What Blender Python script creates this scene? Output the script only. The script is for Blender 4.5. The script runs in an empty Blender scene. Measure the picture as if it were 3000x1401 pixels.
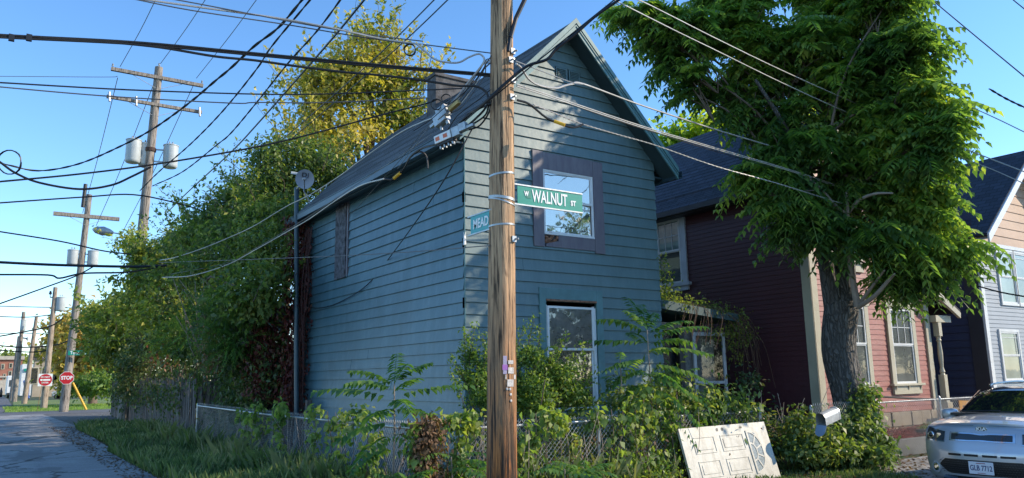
import bpy, math, random, re
import numpy as np
from mathutils import Matrix, Vector
random.seed(7); rng = np.random.default_rng(11)
PI = math.pi; R = math.radians
scn = bpy.context.scene; COL = scn.collection

# ------------------------------------------------------------------ camera (world X runs along the house front, Y away from the street)
FPX, PITCH, ROLL, AZ = 2248.5, .1786, -.016615, -.595606
CAM = np.array([-6.4247, -10.9007, 1.7])
_A = np.array([math.sin(AZ), math.cos(AZ)]); _B = np.array([math.cos(AZ), -math.sin(AZ)])
_M = np.array([[_B[0], _B[1], 0], [_A[0], _A[1], 0], [0, 0, 1]])
_F = np.array([0, math.cos(PITCH), math.sin(PITCH)]); _Rt = np.array([1., 0, 0]); _U = np.cross(_Rt, _F)
_r = _M @ (math.cos(ROLL)*_Rt + math.sin(ROLL)*_U); _u = _M @ (-math.sin(ROLL)*_Rt + math.cos(ROLL)*_U); _f = _M @ _F
cd = bpy.data.cameras.new('camera'); cam = bpy.data.objects.new('camera', cd); COL.objects.link(cam)
cd.sensor_width = 36; cd.lens = 36*FPX/3000; cd.clip_start = .1; cd.clip_end = 3000
cam.matrix_world = Matrix([[_r[0], _u[0], -_f[0], CAM[0]], [_r[1], _u[1], -_f[1], CAM[1]], [_r[2], _u[2], -_f[2], CAM[2]], [0, 0, 0, 1]])
scn.camera = cam

# ------------------------------------------------------------------ light
SUN_EL = R(28); sx, sy = .85, -.527
w = bpy.data.worlds.new('World'); scn.world = w; w.use_nodes = True
nt = w.node_tree; bg = nt.nodes['Background']; bg.inputs[1].default_value = .15
sky = nt.nodes.new('ShaderNodeTexSky'); sky.sky_type = 'NISHITA'; sky.sun_disc = False
sky.sun_elevation = SUN_EL; sky.sun_rotation = math.atan2(sx, sy)
sky.air_density = 1.0; sky.dust_density = .06; sky.ozone_density = 4.0; sky.altitude = 200
hs = nt.nodes.new('ShaderNodeHueSaturation'); hs.inputs['Saturation'].default_value = 1.12; hs.inputs['Value'].default_value = 1.07
nt.links.new(sky.outputs[0], hs.inputs['Color']); nt.links.new(hs.outputs[0], bg.inputs[0])
sd = bpy.data.lights.new('sun', 'SUN'); sd.energy = 3.0; sd.angle = R(.5); sd.color = (1, .86, .66)
so = bpy.data.objects.new('sun', sd); COL.objects.link(so)
sdir = Vector((sx*math.cos(SUN_EL), sy*math.cos(SUN_EL), math.sin(SUN_EL)))
so.rotation_euler = sdir.to_track_quat('Z', 'Y').to_euler(); so.location = (30, -20, 25)
scn.view_settings.view_transform = 'Standard'; scn.view_settings.look = 'None'
scn.view_settings.exposure = .90; scn.view_settings.gamma = 1
scn.cycles.max_bounces = 5; scn.cycles.diffuse_bounces = 2; scn.cycles.transparent_max_bounces = 8

# ------------------------------------------------------------------ measuring helpers: photo pixel -> point at a real distance
DP = 3000/2576
def _ray(x, y):
    x, y = x*DP, y*DP
    return (x-1500)*_r - (y-700.5)*_u + FPX*_f
def atD(x, y, D): d = _ray(x, y); return CAM + d*D/math.hypot(d[0], d[1])
def atX(x, y, v): d = _ray(x, y); return CAM + d*(v-CAM[0])/d[0]
def atY(x, y, v): d = _ray(x, y); return CAM + d*(v-CAM[1])/d[1]
def atZ(x, y, v): d = _ray(x, y); return CAM + d*(v-CAM[2])/d[2]

# ------------------------------------------------------------------ object helpers
def tag(o, label, cat=None, group=None, kind=None):
    if label: o['label'] = label
    if cat: o['category'] = cat
    if group: o['group'] = group
    if kind: o['kind'] = kind
    return o
def thing(name, label, cat, loc=(0, 0, 0), rz=0, group=None):
    o = bpy.data.objects.new(name, None); o.empty_display_size = .2; COL.objects.link(o)
    o.location = loc; o.rotation_euler = (0, 0, rz)
    return tag(o, label, cat, group)
def copy_tree(o, parent=None):
    c = o.copy(); COL.objects.link(c); c.parent = parent
    for ch in list(o.children): copy_tree(ch, c)
    return c
class MB:
    def __init__(s): s.v = []; s.f = []; s.n = 0
    def add(s, vs, fs):
        s.v.extend([tuple(map(float, p)) for p in vs]); s.f.extend([tuple(i+s.n for i in f) for f in fs]); s.n += len(vs); return s
    def box(s, a, b, rz=0, piv=None):
        x0, y0, z0 = a; x1, y1, z1 = b
        vs = [(x0, y0, z0), (x1, y0, z0), (x1, y1, z0), (x0, y1, z0), (x0, y0, z1), (x1, y0, z1), (x1, y1, z1), (x0, y1, z1)]
        if rz:
            px, py = piv or ((x0+x1)/2, (y0+y1)/2); c, q = math.cos(rz), math.sin(rz)
            vs = [(px+(x-px)*c-(y-py)*q, py+(x-px)*q+(y-py)*c, z) for x, y, z in vs]
        return s.add(vs, [(0, 3, 2, 1), (4, 5, 6, 7), (0, 1, 5, 4), (1, 2, 6, 5), (2, 3, 7, 6), (3, 0, 4, 7)])
    def hexa(s, P):  # eight corners, bottom loop then top loop
        return s.add(P, [(0, 3, 2, 1), (4, 5, 6, 7), (0, 1, 5, 4), (1, 2, 6, 5), (2, 3, 7, 6), (3, 0, 4, 7)])
    def bar(s, p, q, wd, ht, up=(0, 0, 1)):
        p, q = Vector(p), Vector(q); d = (q-p).normalized(); sd_ = d.cross(Vector(up)).normalized(); u = sd_.cross(d)
        a, b = sd_*wd/2, u*ht/2
        return s.hexa([p-a-b, p+a-b, q+a-b, q-a-b, p-a+b, p+a+b, q+a+b, q-a+b])
    def tube(s, pts, rad, n=8, cap=True):
        pts = [Vector(p) for p in pts]; m = len(pts)
        rad = [rad]*m if not hasattr(rad, '__len__') else list(rad)
        d0 = (pts[1]-pts[0]).normalized(); u = d0.orthogonal().normalized(); vs = []
        for i, p in enumerate(pts):
            d = (pts[min(i+1, m-1)]-pts[max(i-1, 0)]).normalized()
            u = (u-d*u.dot(d)); u = u.normalized() if u.length > 1e-6 else d.orthogonal().normalized()
            b = d.cross(u)
            for k in range(n):
                t = 2*PI*k/n; vs.append(p+(u*math.cos(t)+b*math.sin(t))*rad[i])
        fs = [(i*n+k, i*n+(k+1) % n, (i+1)*n+(k+1) % n, (i+1)*n+k) for i in range(m-1) for k in range(n)]
        if cap: fs += [tuple(reversed(range(n))), tuple(range((m-1)*n, m*n))]
        return s.add(vs, fs)
    def lathe(s, c, prof, n=20, ax=(0, 0, 1)):
        ax = Vector(ax).normalized(); u = ax.orthogonal().normalized(); b = ax.cross(u); c = Vector(c); vs = []
        for r_, h in prof:
            for k in range(n):
                t = 2*PI*k/n; vs.append(c+ax*h+(u*math.cos(t)+b*math.sin(t))*max(r_, 1e-4))
        m = len(prof)
        fs = [(i*n+k, i*n+(k+1) % n, (i+1)*n+(k+1) % n, (i+1)*n+k) for i in range(m-1) for k in range(n)]
        return s.add(vs, fs+[tuple(reversed(range(n))), tuple(range((m-1)*n, m*n))])
    def prism(s, poly, h):  # planar polygon (3D points) pushed along vector h
        n = len(poly); h = Vector(h); P = [Vector(p) for p in poly]
        return s.add(P+[p+h for p in P], [tuple(reversed(range(n))), tuple(range(n, 2*n))]+[(i, (i+1) % n, (i+1) % n+n, i+n) for i in range(n)])
    def quad(s, *P): return s.add(P, [tuple(range(len(P)))])
    def build(s, name, mat, parent=None, smooth=False, bevel=0):
        me = bpy.data.meshes.new(name); me.from_pydata(s.v, [], s.f); me.materials.append(mat)
        o = bpy.data.objects.new(name, me); COL.objects.link(o)
        if parent: o.parent = parent
        if smooth:
            for p in me.polygons: p.use_smooth = True
            me.update()
            try: me.set_sharp_from_angle(angle=R(40))
            except Exception: pass
        if bevel:
            m = o.modifiers.new('bevel', 'BEVEL'); m.width = bevel; m.segments = 2; m.limit_method = 'ANGLE'
        return o
def spline(P, k=6):
    P = [np.array(p, float) for p in P]; Q = [2*P[0]-P[1]]+P+[2*P[-1]-P[-2]]; out = []
    for i in range(1, len(Q)-2):
        a, b, c, d = Q[i-1:i+3]
        for t in np.linspace(0, 1, k, endpoint=False):
            out.append(.5*((2*b)+(-a+c)*t+(2*a-5*b+4*c-d)*t*t+(-a+3*b-3*c+d)*t**3))
    return out+[P[-1]]
def npmesh(name, V, Fq, mat, parent=None, smooth=False):  # V (n,3), Fq (m,k)
    me = bpy.data.meshes.new(name); V = np.asarray(V, np.float32); Fq = np.asarray(Fq, np.int32); m, k = Fq.shape
    me.vertices.add(len(V)); me.vertices.foreach_set('co', V.ravel())
    me.loops.add(m*k); me.loops.foreach_set('vertex_index', Fq.ravel())
    me.polygons.add(m); me.polygons.foreach_set('loop_start', np.arange(0, m*k, k, dtype=np.int32))
    me.update(calc_edges=True); me.materials.append(mat)
    if smooth: me.polygons.foreach_set('use_smooth', np.ones(m, bool))
    o = bpy.data.objects.new(name, me); COL.objects.link(o)
    if parent: o.parent = parent
    return o

# ------------------------------------------------------------------ materials
def mat_base(name):
    m = bpy.data.materials.new(name); m.use_nodes = True; t = m.node_tree
    return m, t, t.nodes['Principled BSDF']
def N(t, typ, **kw):
    n = t.nodes.new(typ)
    for k, v in kw.items(): setattr(n, k, v)
    return n
def ramp(t, src, stops):
    r_ = N(t, 'ShaderNodeValToRGB'); t.links.new(src, r_.inputs[0]); e = r_.color_ramp.elements
    while len(e) < len(stops): e.new(.5)
    for k, (p, c) in enumerate(stops): e[k].position = p; e[k].color = (*c, 1)
    return r_.outputs[0]
def coords(t, scale, kind='Object'):
    tc = N(t, 'ShaderNodeTexCoord'); mp = N(t, 'ShaderNodeMapping'); mp.inputs['Scale'].default_value = scale
    t.links.new(tc.outputs[kind], mp.inputs[0]); return mp.outputs[0]
def noise(t, vec, scale, det=5, rough=.6):
    n = N(t, 'ShaderNodeTexNoise'); n.inputs['Scale'].default_value = scale; n.inputs['Detail'].default_value = det
    n.inputs['Roughness'].default_value = rough; t.links.new(vec, n.inputs['Vector']); return n.outputs[0]
def mixc(t, fac, a, b, blend='MIX'):
    m = N(t, 'ShaderNodeMix', data_type='RGBA', blend_type=blend)
    for s_, v in ((m.inputs[0], fac), (m.inputs[6], a), (m.inputs[7], b)):
        if hasattr(v, 'links') or hasattr(v, 'is_linked'): t.links.new(v, s_)
        elif isinstance(v, (int, float)): s_.default_value = v
        else: s_.default_value = (*v, 1)
    return m.outputs[2]
def bump(t, b, h, strength=.3, dist=.01):
    n = N(t, 'ShaderNodeBump'); n.inputs['Strength'].default_value = strength; n.inputs['Distance'].default_value = dist
    t.links.new(h, n.inputs['Height']); t.links.new(n.outputs[0], b.inputs['Normal'])
def simple(name, col, rough=.6, metal=0, var=.18, scale=3, bmp=.1, stretch=(1, 1, 1), col2=None, spec=.5, coat=0):
    m, t, b = mat_base(name); v = coords(t, stretch); n = noise(t, v, scale)
    c2 = col2 or tuple(c*(1-var) for c in col); c1 = tuple(min(1, c*(1+var*.5)) for c in col)
    t.links.new(ramp(t, n, [(.3, c2), (.68, c1)]), b.inputs['Base Color'])
    b.inputs['Roughness'].default_value = rough; b.inputs['Metallic'].default_value = metal
    b.inputs['Specular IOR Level'].default_value = spec; b.inputs['Coat Weight'].default_value = coat
    if bmp: bump(t, b, noise(t, v, scale*8), bmp, .01)
    return m
def paint_wood(name, col, dirt, dirt_amt=.3, stain=None, rough=.5, streak=(3, 3, .5)):
    """Painted boards: broad fading, runs of dirt and fine grain."""
    m, t, b = mat_base(name)
    n1 = noise(t, coords(t, (1, 1, 1)), 1.1, 4); n2 = noise(t, coords(t, streak), 3.2, 6, .7); n3 = noise(t, coords(t, (1, 1, 1)), 26, 3)
    fade = ramp(t, n1, [(.3, tuple(c*.86 for c in col)), (.7, tuple(min(1, c*1.12) for c in col))])
    msk = ramp(t, n2, [(.46, (0, 0, 0)), (.66, (dirt_amt,)*3)])
    c = mixc(t, msk, fade, dirt)
    if stain:
        ms2 = ramp(t, n3, [(.66, (0, 0, 0)), (.74, (.5,)*3)]); c = mixc(t, ms2, c, stain)
    t.links.new(c, b.inputs['Base Color']); b.inputs['Roughness'].default_value = rough
    bump(t, b, noise(t, coords(t, (1, 1, 1)), 3.5, 3), .25, .02)
    return m
def leaf_mat(name, cols, trans=.4, noise_scale=.9, rough=.42, mixn=.5):
    m, t, b = mat_base(name); g = N(t, 'ShaderNodeNewGeometry')
    n = noise(t, coords(t, (1, 1, 1)), noise_scale, 3)
    nn = N(t, 'ShaderNodeMapRange'); nn.inputs[1].default_value = .3; nn.inputs[2].default_value = .7; t.links.new(n, nn.inputs[0])
    mx = N(t, 'ShaderNodeMix'); mx.inputs[0].default_value = mixn
    t.links.new(g.outputs['Random Per Island'], mx.inputs[2]); t.links.new(nn.outputs[0], mx.inputs[3])
    k = len(cols); c = ramp(t, mx.outputs[0], [(.12+.76*i/(k-1), cc) for i, cc in enumerate(cols)])
    t.links.new(c, b.inputs['Base Color']); b.inputs['Roughness'].default_value = rough; b.inputs['Specular IOR Level'].default_value = .45
    tr = N(t, 'ShaderNodeBsdfTranslucent'); cc = mixc(t, 1.0, c, (1.9, 2.1, .8), 'MULTIPLY'); t.links.new(cc, tr.inputs[0])
    ms = N(t, 'ShaderNodeMixShader'); ms.inputs[0].default_value = trans
    t.links.new(b.outputs[0], ms.inputs[1]); t.links.new(tr.outputs[0], ms.inputs[2])
    t.links.new(ms.outputs[0], t.nodes['Material Output'].inputs[0]); return m
def pane_mat(name, dark=(.02, .022, .025), refl=.25, col=(1, 1, 1), scale=2.5):
    m, t, b = mat_base(name); n = noise(t, coords(t, (1, 1, 1)), scale, 3)
    t.links.new(ramp(t, n, [(.35, dark), (.7, tuple(min(1, c*2.2+.01) for c in dark))]), b.inputs['Base Color'])
    b.inputs['Roughness'].default_value = .25
    g = N(t, 'ShaderNodeBsdfGlossy'); g.inputs['Roughness'].default_value = .02; g.inputs['Color'].default_value = (*col, 1)
    bp = N(t, 'ShaderNodeBump'); bp.inputs['Strength'].default_value = .06; bp.inputs['Distance'].default_value = .02
    t.links.new(noise(t, coords(t, (1, 1, 1)), 3, 2), bp.inputs['Height']); t.links.new(bp.outputs[0], g.inputs['Normal'])
    ms = N(t, 'ShaderNodeMixShader'); ms.inputs[0].default_value = refl
    t.links.new(b.outputs[0], ms.inputs[1]); t.links.new(g.outputs[0], ms.inputs[2])
    t.links.new(ms.outputs[0], t.nodes['Material Output'].inputs[0]); return m
def glass_mat(name):
    m, t, b = mat_base(name); tr = N(t, 'ShaderNodeBsdfTransparent'); tr.inputs[0].default_value = (.85, .87, .88, 1)
    g = N(t, 'ShaderNodeBsdfGlossy'); g.inputs['Roughness'].default_value = .03
    ms = N(t, 'ShaderNodeMixShader'); ms.inputs[0].default_value = .06
    t.links.new(tr.outputs[0], ms.inputs[1]); t.links.new(g.outputs[0], ms.inputs[2])
    t.links.new(ms.outputs[0], t.nodes['Material Output'].inputs[0]); return m
def pole_mat(name, base, dark, creosote=None, zlo=0, zhi=1, groove=.5, near=0):
    """Weathered pole: long vertical checks, darker drips, tar-stained butt below zhi."""
    m, t, b = mat_base(name); v = coords(t, (1, 1, .045)); v2 = coords(t, (1, 1, .16))
    n = noise(t, v, 38, 4, .6); n2 = noise(t, v2, 9, 5, .65)
    c = ramp(t, n, [(.40, tuple(x*.12 for x in base)), (.47, tuple(x*.7 for x in base)), (.66, tuple(x*1.15 for x in base))])
    c = mixc(t, ramp(t, n2, [(.5, (0, 0, 0)), (.68, (.6,)*3)]), c, dark)
    if near:
        n4 = noise(t, coords(t, (1, 1, .035)), 15, 8, .75); c = mixc(t, ramp(t, n4, [(.38, (.97,)*3), (.43, (0, 0, 0))]), c, tuple(x*.07 for x in base))
        n5 = noise(t, coords(t, (1, 1, .5)), 4.5, 2); c = mixc(t, ramp(t, n5, [(.66, (0, 0, 0)), (.72, (.7,)*3)]), c, (.09, .05, .03))
    if creosote:
        tc = N(t, 'ShaderNodeTexCoord'); sp = N(t, 'ShaderNodeSeparateXYZ'); t.links.new(tc.outputs['Object'], sp.inputs[0])
        ad = N(t, 'ShaderNodeMath', operation='ADD'); t.links.new(sp.outputs[2], ad.inputs[0])
        sc_ = N(t, 'ShaderNodeMath', operation='MULTIPLY'); sc_.inputs[1].default_value = 1.1; t.links.new(n2, sc_.inputs[0]); t.links.new(sc_.outputs[0], ad.inputs[1])
        mr = N(t, 'ShaderNodeMapRange'); mr.inputs[1].default_value = zhi+.55; mr.inputs[2].default_value = zlo+.55; t.links.new(ad.outputs[0], mr.inputs[0])
        tar = ramp(t, n, [(.38, (.008, .006, .005)), (.5, tuple(x*.45 for x in creosote)), (.68, creosote)])
        tar = mixc(t, ramp(t, n2, [(.46, (0, 0, 0)), (.56, (.85,)*3)]), tar, (.012, .009, .007))
        c = mixc(t, mr.outputs[0], c, tar)
    t.links.new(c, b.inputs['Base Color']); b.inputs['Roughness'].default_value = .85
    bump(t, b, n, groove, .03); return m
def ground_mat(name, cols, scale=.6, fine=30, bmp=.5, rough=.95, cracks=0):
    m, t, b = mat_base(name); v = coords(t, (1, 1, 1)); n = noise(t, v, scale, 6, .65); f_ = noise(t, v, fine, 4, .7)
    k = len(cols); c = ramp(t, n, [(.3+.4*i/(k-1), x) for i, x in enumerate(cols)])
    c = mixc(t, ramp(t, f_, [(.35, (.55,)*3), (.65, (0, 0, 0))]), c, tuple(x*.35 for x in cols[0]))
    if cracks:
        vo = N(t, 'ShaderNodeTexVoronoi', feature='DISTANCE_TO_EDGE'); vo.inputs['Scale'].default_value = .33
        ad = N(t, 'ShaderNodeVectorMath', operation='MULTIPLY_ADD'); t.links.new(noise(t, v, 1.3, 5), ad.inputs[0]); ad.inputs[1].default_value = (1.6, 1.6, 0); t.links.new(v, ad.inputs[2]); t.links.new(ad.outputs[0], vo.inputs['Vector'])
        c = mixc(t, ramp(t, vo.outputs['Distance'], [(.006, (.9,)*3), (.022, (0, 0, 0))]), c, (.04, .036, .03))
        c = mixc(t, ramp(t, noise(t, coords(t, (1, .35, 1)), .8, 4), [(.56, (0, 0, 0)), (.6, (.55,)*3)]), c, tuple(x*.5 for x in cols[0]))
    t.links.new(c, b.inputs['Base Color']); b.inputs['Roughness'].default_value = rough; bump(t, b, f_, bmp, .02); return m
def shingle_mat(name, col, row=.14, brick=.3):
    m, t, b = mat_base(name); tc = N(t, 'ShaderNodeTexCoord'); br = N(t, 'ShaderNodeTexBrick')
    t.links.new(tc.outputs['UV'], br.inputs[0]); br.inputs['Scale'].default_value = 1
    br.inputs['Brick Width'].default_value = brick; br.inputs['Row Height'].default_value = row; br.inputs['Mortar Size'].default_value = .012
    br.inputs['Color1'].default_value = (*[c*1.35 for c in col], 1); br.inputs['Color2'].default_value = (*[c*.7 for c in col], 1)
    br.inputs['Mortar'].default_value = (*[c*.25 for c in col], 1); br.inputs['Mortar Smooth'].default_value = .3
    n = noise(t, coords(t, (1, 1, 1)), 40, 3); c = mixc(t, .5, br.outputs[0], mixc(t, 1., br.outputs[0], ramp(t, n, [(.3, (.5,)*3), (.7, (1.4,)*3)]), 'MULTIPLY'))
    t.links.new(c, b.inputs['Base Color']); b.inputs['Roughness'].default_value = .75
    bump(t, b, n, .4, .01); return m

M = {}
M['teal'] = paint_wood('teal_siding_paint', (.098, .165, .172), (.17, .24, .235), .35, rough=.42)
M['teal_side'] = paint_wood('blue_side_paint', (.064, .142, .175), (.14, .23, .27), .45, rough=.42, streak=(1.1, 1.1, .35))  # same teal paint, with the sunless wall's blue skylight mixed into the colour
M['teal_trim'] = simple('teal_trim_paint', (.10, .215, .225), .5, var=.25)
M['teal_dark'] = simple('dark_teal_trim_paint', (.045, .095, .105), .5, var=.3)
M['gutter'] = simple('gutter_paint', (.035, .07, .09), .35, var=.25)
M['soffit'] = simple('soffit_paint', (.03, .06, .07), .7)
M['mauve'] = paint_wood('mauve_wood_paint', (.155, .138, .160), (.08, .06, .09), .5, stain=(.03, .02, .03))
M['rot'] = simple('rotten_bare_wood', (.30, .15, .09), .9, var=.7, scale=12, bmp=.8)
M['white'] = simple('white_frame_paint', (.72, .72, .70), .4, var=.1)
M['pane_up'] = pane_mat('reflecting_pane', (.03, .03, .03), .40, (1, .94, .84))
M['pane_lo'] = pane_mat('dusty_pane', (.05, .05, .052), .12, scale=5)
M['pane_dk'] = pane_mat('dark_pane', (.010, .012, .014), .16)
M['pane_blind'] = pane_mat('shaded_pane', (.05, .052, .05), .07, scale=1)
M['osb'] = simple('bitumen_board', (.11, .11, .125), .8, var=.9, scale=11, bmp=.6, col2=(.004, .004, .006))
M['roof'] = shingle_mat('grey_shingles', (.085, .10, .115), .105, .9)
M['roof_red'] = shingle_mat('slate_shingles', (.05, .055, .075), .15, .3)
M['roof_grey'] = shingle_mat('black_shingles', (.03, .035, .05), .15, .3)
M['chim'] = simple('sooty_brick_render', (.13, .125, .125), .95, var=.55, scale=6, bmp=.9)
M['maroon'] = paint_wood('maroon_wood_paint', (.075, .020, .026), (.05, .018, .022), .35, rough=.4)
M['red_front'] = paint_wood('rose_wood_paint', (.32, .095, .068), (.43, .19, .14), .6, rough=.5, streak=(.6, .6, 2.5))
M['cream'] = simple('cream_trim_paint', (.48, .43, .31), .5, var=.12)
M['stone'] = simple('foundation_block', (.36, .295, .21), .95, var=.35, scale=5, bmp=.9)
M['navy'] = simple('navy_vinyl', (.04, .05, .09), .45, var=.12)
M['navy_dk'] = simple('dark_navy_vinyl', (.045, .045, .05), .5)
M['grey_vinyl'] = simple('pale_grey_vinyl', (.30, .33, .36), .5, var=.08)
M['shake'] = paint_wood('tan_shake_paint', (.50, .31, .19), (.45, .26, .15), .3)
M['pole'] = pole_mat('pole_timber', (.58, .37, .21), (.40, .23, .12), (.54, .19, .045), .6, 3.0, 1.0, 1)
M['pole_far'] = pole_mat('grey_pole_timber', (.36, .31, .26), (.17, .14, .12), groove=.4)
M['pole_tan'] = pole_mat('tan_pole_timber', (.46, .36, .27), (.25, .17, .12), groove=.3)
M['galv'] = simple('galvanised_steel', (.40, .42, .43), .42, .7, var=.25, scale=14)
M['galv_dull'] = simple('dull_galvanised_wire', (.42, .43, .43), .5, .55, var=.3)
M['xfmr'] = simple('transformer_paint', (.47, .50, .50), .4, var=.12)
M['black'] = simple('black_rubber', (.012, .012, .014), .45, var=.3)
M['wire_lt'] = simple('bare_aluminium_cable', (.50, .48, .45), .45, .4, var=.2)
M['wire_md'] = simple('grey_cable_jacket', (.10, .105, .115), .45)
M['yellow'] = simple('yellow_plastic', (.75, .42, .02), .5)
M['sign_green'] = simple('street_sign_green', (.0, .27, .19), .35, var=.08)
M['sign_teal'] = simple('faded_sign_teal', (.02, .34, .34), .4, var=.12)
M['sign_red'] = simple('sign_red', (.50, .012, .02), .35, var=.08)
M['sign_white'] = simple('sign_white', (.80, .82, .80), .4, var=.04)
M['asphalt'] = ground_mat('alley_asphalt', [(.26, .25, .24), (.38, .365, .35), (.50, .485, .46)], .55, 45, .6, cracks=1)
M['street'] = ground_mat('street_asphalt', [(.12, .12, .125), (.17, .17, .18)], .4, 40, .5)
M['gravel'] = ground_mat('gravel', [(.07, .065, .06), (.16, .15, .135), (.22, .20, .18)], 2.5, 30, 1)
M['soil'] = ground_mat('grassy_soil', [(.035, .045, .018), (.06, .085, .025), (.085, .10, .035)], .8, 25, .8)
M['lawn'] = ground_mat('lawn_grass', [(.13, .19, .04), (.19, .26, .06), (.27, .31, .09)], .35, 18, .8)
M['conc'] = ground_mat('old_concrete', [(.20, .19, .175), (.33, .31, .28)], 1.5, 22, .5)
M['mulch'] = simple('red_mulch', (.46, .06, .035), .95, var=.5, scale=20, bmp=.6)
M['fence_wood'] = pole_mat('weathered_board', (.17, .145, .13), (.07, .06, .055), groove=.9)
M['tan_wood'] = pole_mat('tan_fence_board', (.42, .25, .11), (.24, .13, .06), groove=.3)
def bark_mat(name, base):
    m, t, b = mat_base(name); v = coords(t, (1, 1, .22)); wv = N(t, 'ShaderNodeTexVoronoi', feature='DISTANCE_TO_EDGE'); wv.inputs['Scale'].default_value = 13
    nz = noise(t, coords(t, (1, 1, .4)), 5, 4); ad = N(t, 'ShaderNodeVectorMath', operation='MULTIPLY_ADD'); t.links.new(v, ad.inputs[2]); t.links.new(nz, ad.inputs[0]); ad.inputs[1].default_value = (.25, .25, .25); t.links.new(ad.outputs[0], wv.inputs['Vector'])
    c = ramp(t, wv.outputs['Distance'], [(.02, tuple(x*.28 for x in base)), (.16, base)]); c = mixc(t, ramp(t, nz, [(.35, (0, 0, 0)), (.7, (.6,)*3)]), c, tuple(x*.6 for x in base))
    t.links.new(c, b.inputs['Base Color']); b.inputs['Roughness'].default_value = .9; bump(t, b, wv.outputs['Distance'], 1.0, .12); return m
M['bark'] = bark_mat('grey_furrowed_bark', (.17, .155, .14))
M['bark_big'] = None
M['twig'] = simple('twig_bark', (.16, .12, .09), .9, var=.3)
M['twig_lt'] = simple('pale_branch_bark', (.34, .27, .22), .85, var=.3)
M['door'] = paint_wood('dirty_white_door_paint', (.60, .565, .48), (.28, .25, .19), .5, stain=(.30, .26, .20), rough=.4)
M['lf_walnut'] = leaf_mat('walnut_leaf', [(.055, .105, .045), (.09, .165, .055), (.14, .235, .065), (.25, .35, .08), (.44, .47, .11)], .42, .7, .34, .5)  # palest leaf tones are brightened to stand for sunlit highlights
M['lf_maple'] = leaf_mat('yellowing_maple_leaf', [(0.084, 0.156, 0.036), (0.240, 0.252, 0.054), (0.456, 0.372, 0.084), (0.600, 0.468, 0.108), (0.672, 0.516, 0.168)], .34, .35, .5, .6)
M['lf_hedge'] = leaf_mat('hedgerow_leaf', [(0.048, 0.085, 0.035), (0.077, 0.130, 0.046), (0.117, 0.180, 0.054), (0.185, 0.238, 0.069), (0.342, 0.342, 0.089)], .35, .45, .45, .55)
M['lf_hedge_y'] = leaf_mat('yellow_green_leaf', [(0.082, 0.136, 0.039), (0.173, 0.216, 0.055), (0.309, 0.320, 0.073), (0.456, 0.413, 0.090)], .4, .45, .5, .6)
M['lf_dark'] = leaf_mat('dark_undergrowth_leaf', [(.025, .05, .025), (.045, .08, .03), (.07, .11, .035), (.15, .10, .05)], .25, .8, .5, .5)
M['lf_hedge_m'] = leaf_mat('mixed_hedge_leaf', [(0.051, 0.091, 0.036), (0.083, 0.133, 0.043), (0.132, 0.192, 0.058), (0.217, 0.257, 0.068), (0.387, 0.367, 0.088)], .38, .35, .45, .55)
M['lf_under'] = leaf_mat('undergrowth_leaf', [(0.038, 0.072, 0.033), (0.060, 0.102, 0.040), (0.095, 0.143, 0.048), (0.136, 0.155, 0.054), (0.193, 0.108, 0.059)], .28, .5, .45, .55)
M['lf_bush'] = leaf_mat('privet_leaf', [(0.057, 0.113, 0.032), (0.111, 0.183, 0.042), (0.200, 0.280, 0.063), (0.340, 0.372, 0.099)], .4, 1.5, .45, .4)
M['lf_vine'] = leaf_mat('lime_vine_leaf', [(0.087, 0.150, 0.044), (0.168, 0.253, 0.063), (0.280, 0.337, 0.097), (0.371, 0.357, 0.097)], .4, 1.2, .5, .5)
M['lf_creep'] = leaf_mat('red_creeper_leaf', [(.05, .014, .014), (.11, .022, .020), (.17, .035, .025), (.10, .06, .03)], .2, 1.2, .5, .4)
M['lf_dead'] = leaf_mat('dead_brown_leaf', [(.07, .04, .025), (.16, .09, .05), (.26, .16, .09)], .15, 2, .8, .3)
M['lf_sumac'] = leaf_mat('sapling_leaf', [(.05, .12, .045), (.08, .18, .05), (.14, .25, .06), (.24, .33, .08)], .35, 1.3, .38, .5)
M['lf_far'] = leaf_mat('golden_far_leaf', [(.16, .15, .04), (.36, .27, .06), (.50, .36, .09), (.45, .25, .09)], .35, .3, .6, .5)
M['grass'] = leaf_mat('grass_blade', [(0.041, 0.074, 0.030), (0.068, 0.121, 0.038), (0.115, 0.176, 0.054), (0.270, 0.270, 0.121)], .25, .5, .5, .5)
M['grass_far'] = leaf_mat('sunny_grass_blade', [(.14, .24, .04), (.25, .34, .06)], .3, .5, .6, .5)

# ------------------------------------------------------------------ foliage generators
def unit(v): return v/np.maximum(np.linalg.norm(v, axis=-1, keepdims=True), 1e-9)
def leaf_arrays(P, d, nrm, L, W, fold=.18, droop=.12):
    d = unit(d); s = unit(np.cross(d, nrm)); nn = np.cross(s, d); L = L[:, None]; W = W[:, None]
    a = P; b = P+d*L*.42+s*W*.5+nn*W*fold; c = P+d*L-nn*L*droop; e = P+d*L*.42-s*W*.5+nn*W*fold
    V = np.stack([a, b, c, e], 1).reshape(-1, 3); n = len(P)
    return V, np.arange(4*n).reshape(n, 4)
def blob_points(blobs, n, shell=.55, seed=0):
    """Random points in a set of ellipsoids (x, y, z, rx, ry, rz), more of them towards each skin, thinned by a clump field."""
    g = np.random.default_rng(seed); B_ = np.array(blobs, float)
    vol = (B_[:, 3]*B_[:, 4]*B_[:, 5])**(.72); idx = g.choice(len(B_), n, p=vol/vol.sum())
    d = unit(g.normal(size=(n, 3))); rr = shell+(1.04-shell)*g.random(n)**.7
    wob = 1+.16*np.sin(d[:, 0]*5+idx)+.13*np.sin(d[:, 2]*7+idx*2.3)+.1*np.sin(d[:, 1]*9+idx*1.7)
    P = B_[idx, :3]+d*B_[idx, 3:]*(rr*wob)[:, None]
    return P, d, idx
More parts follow.
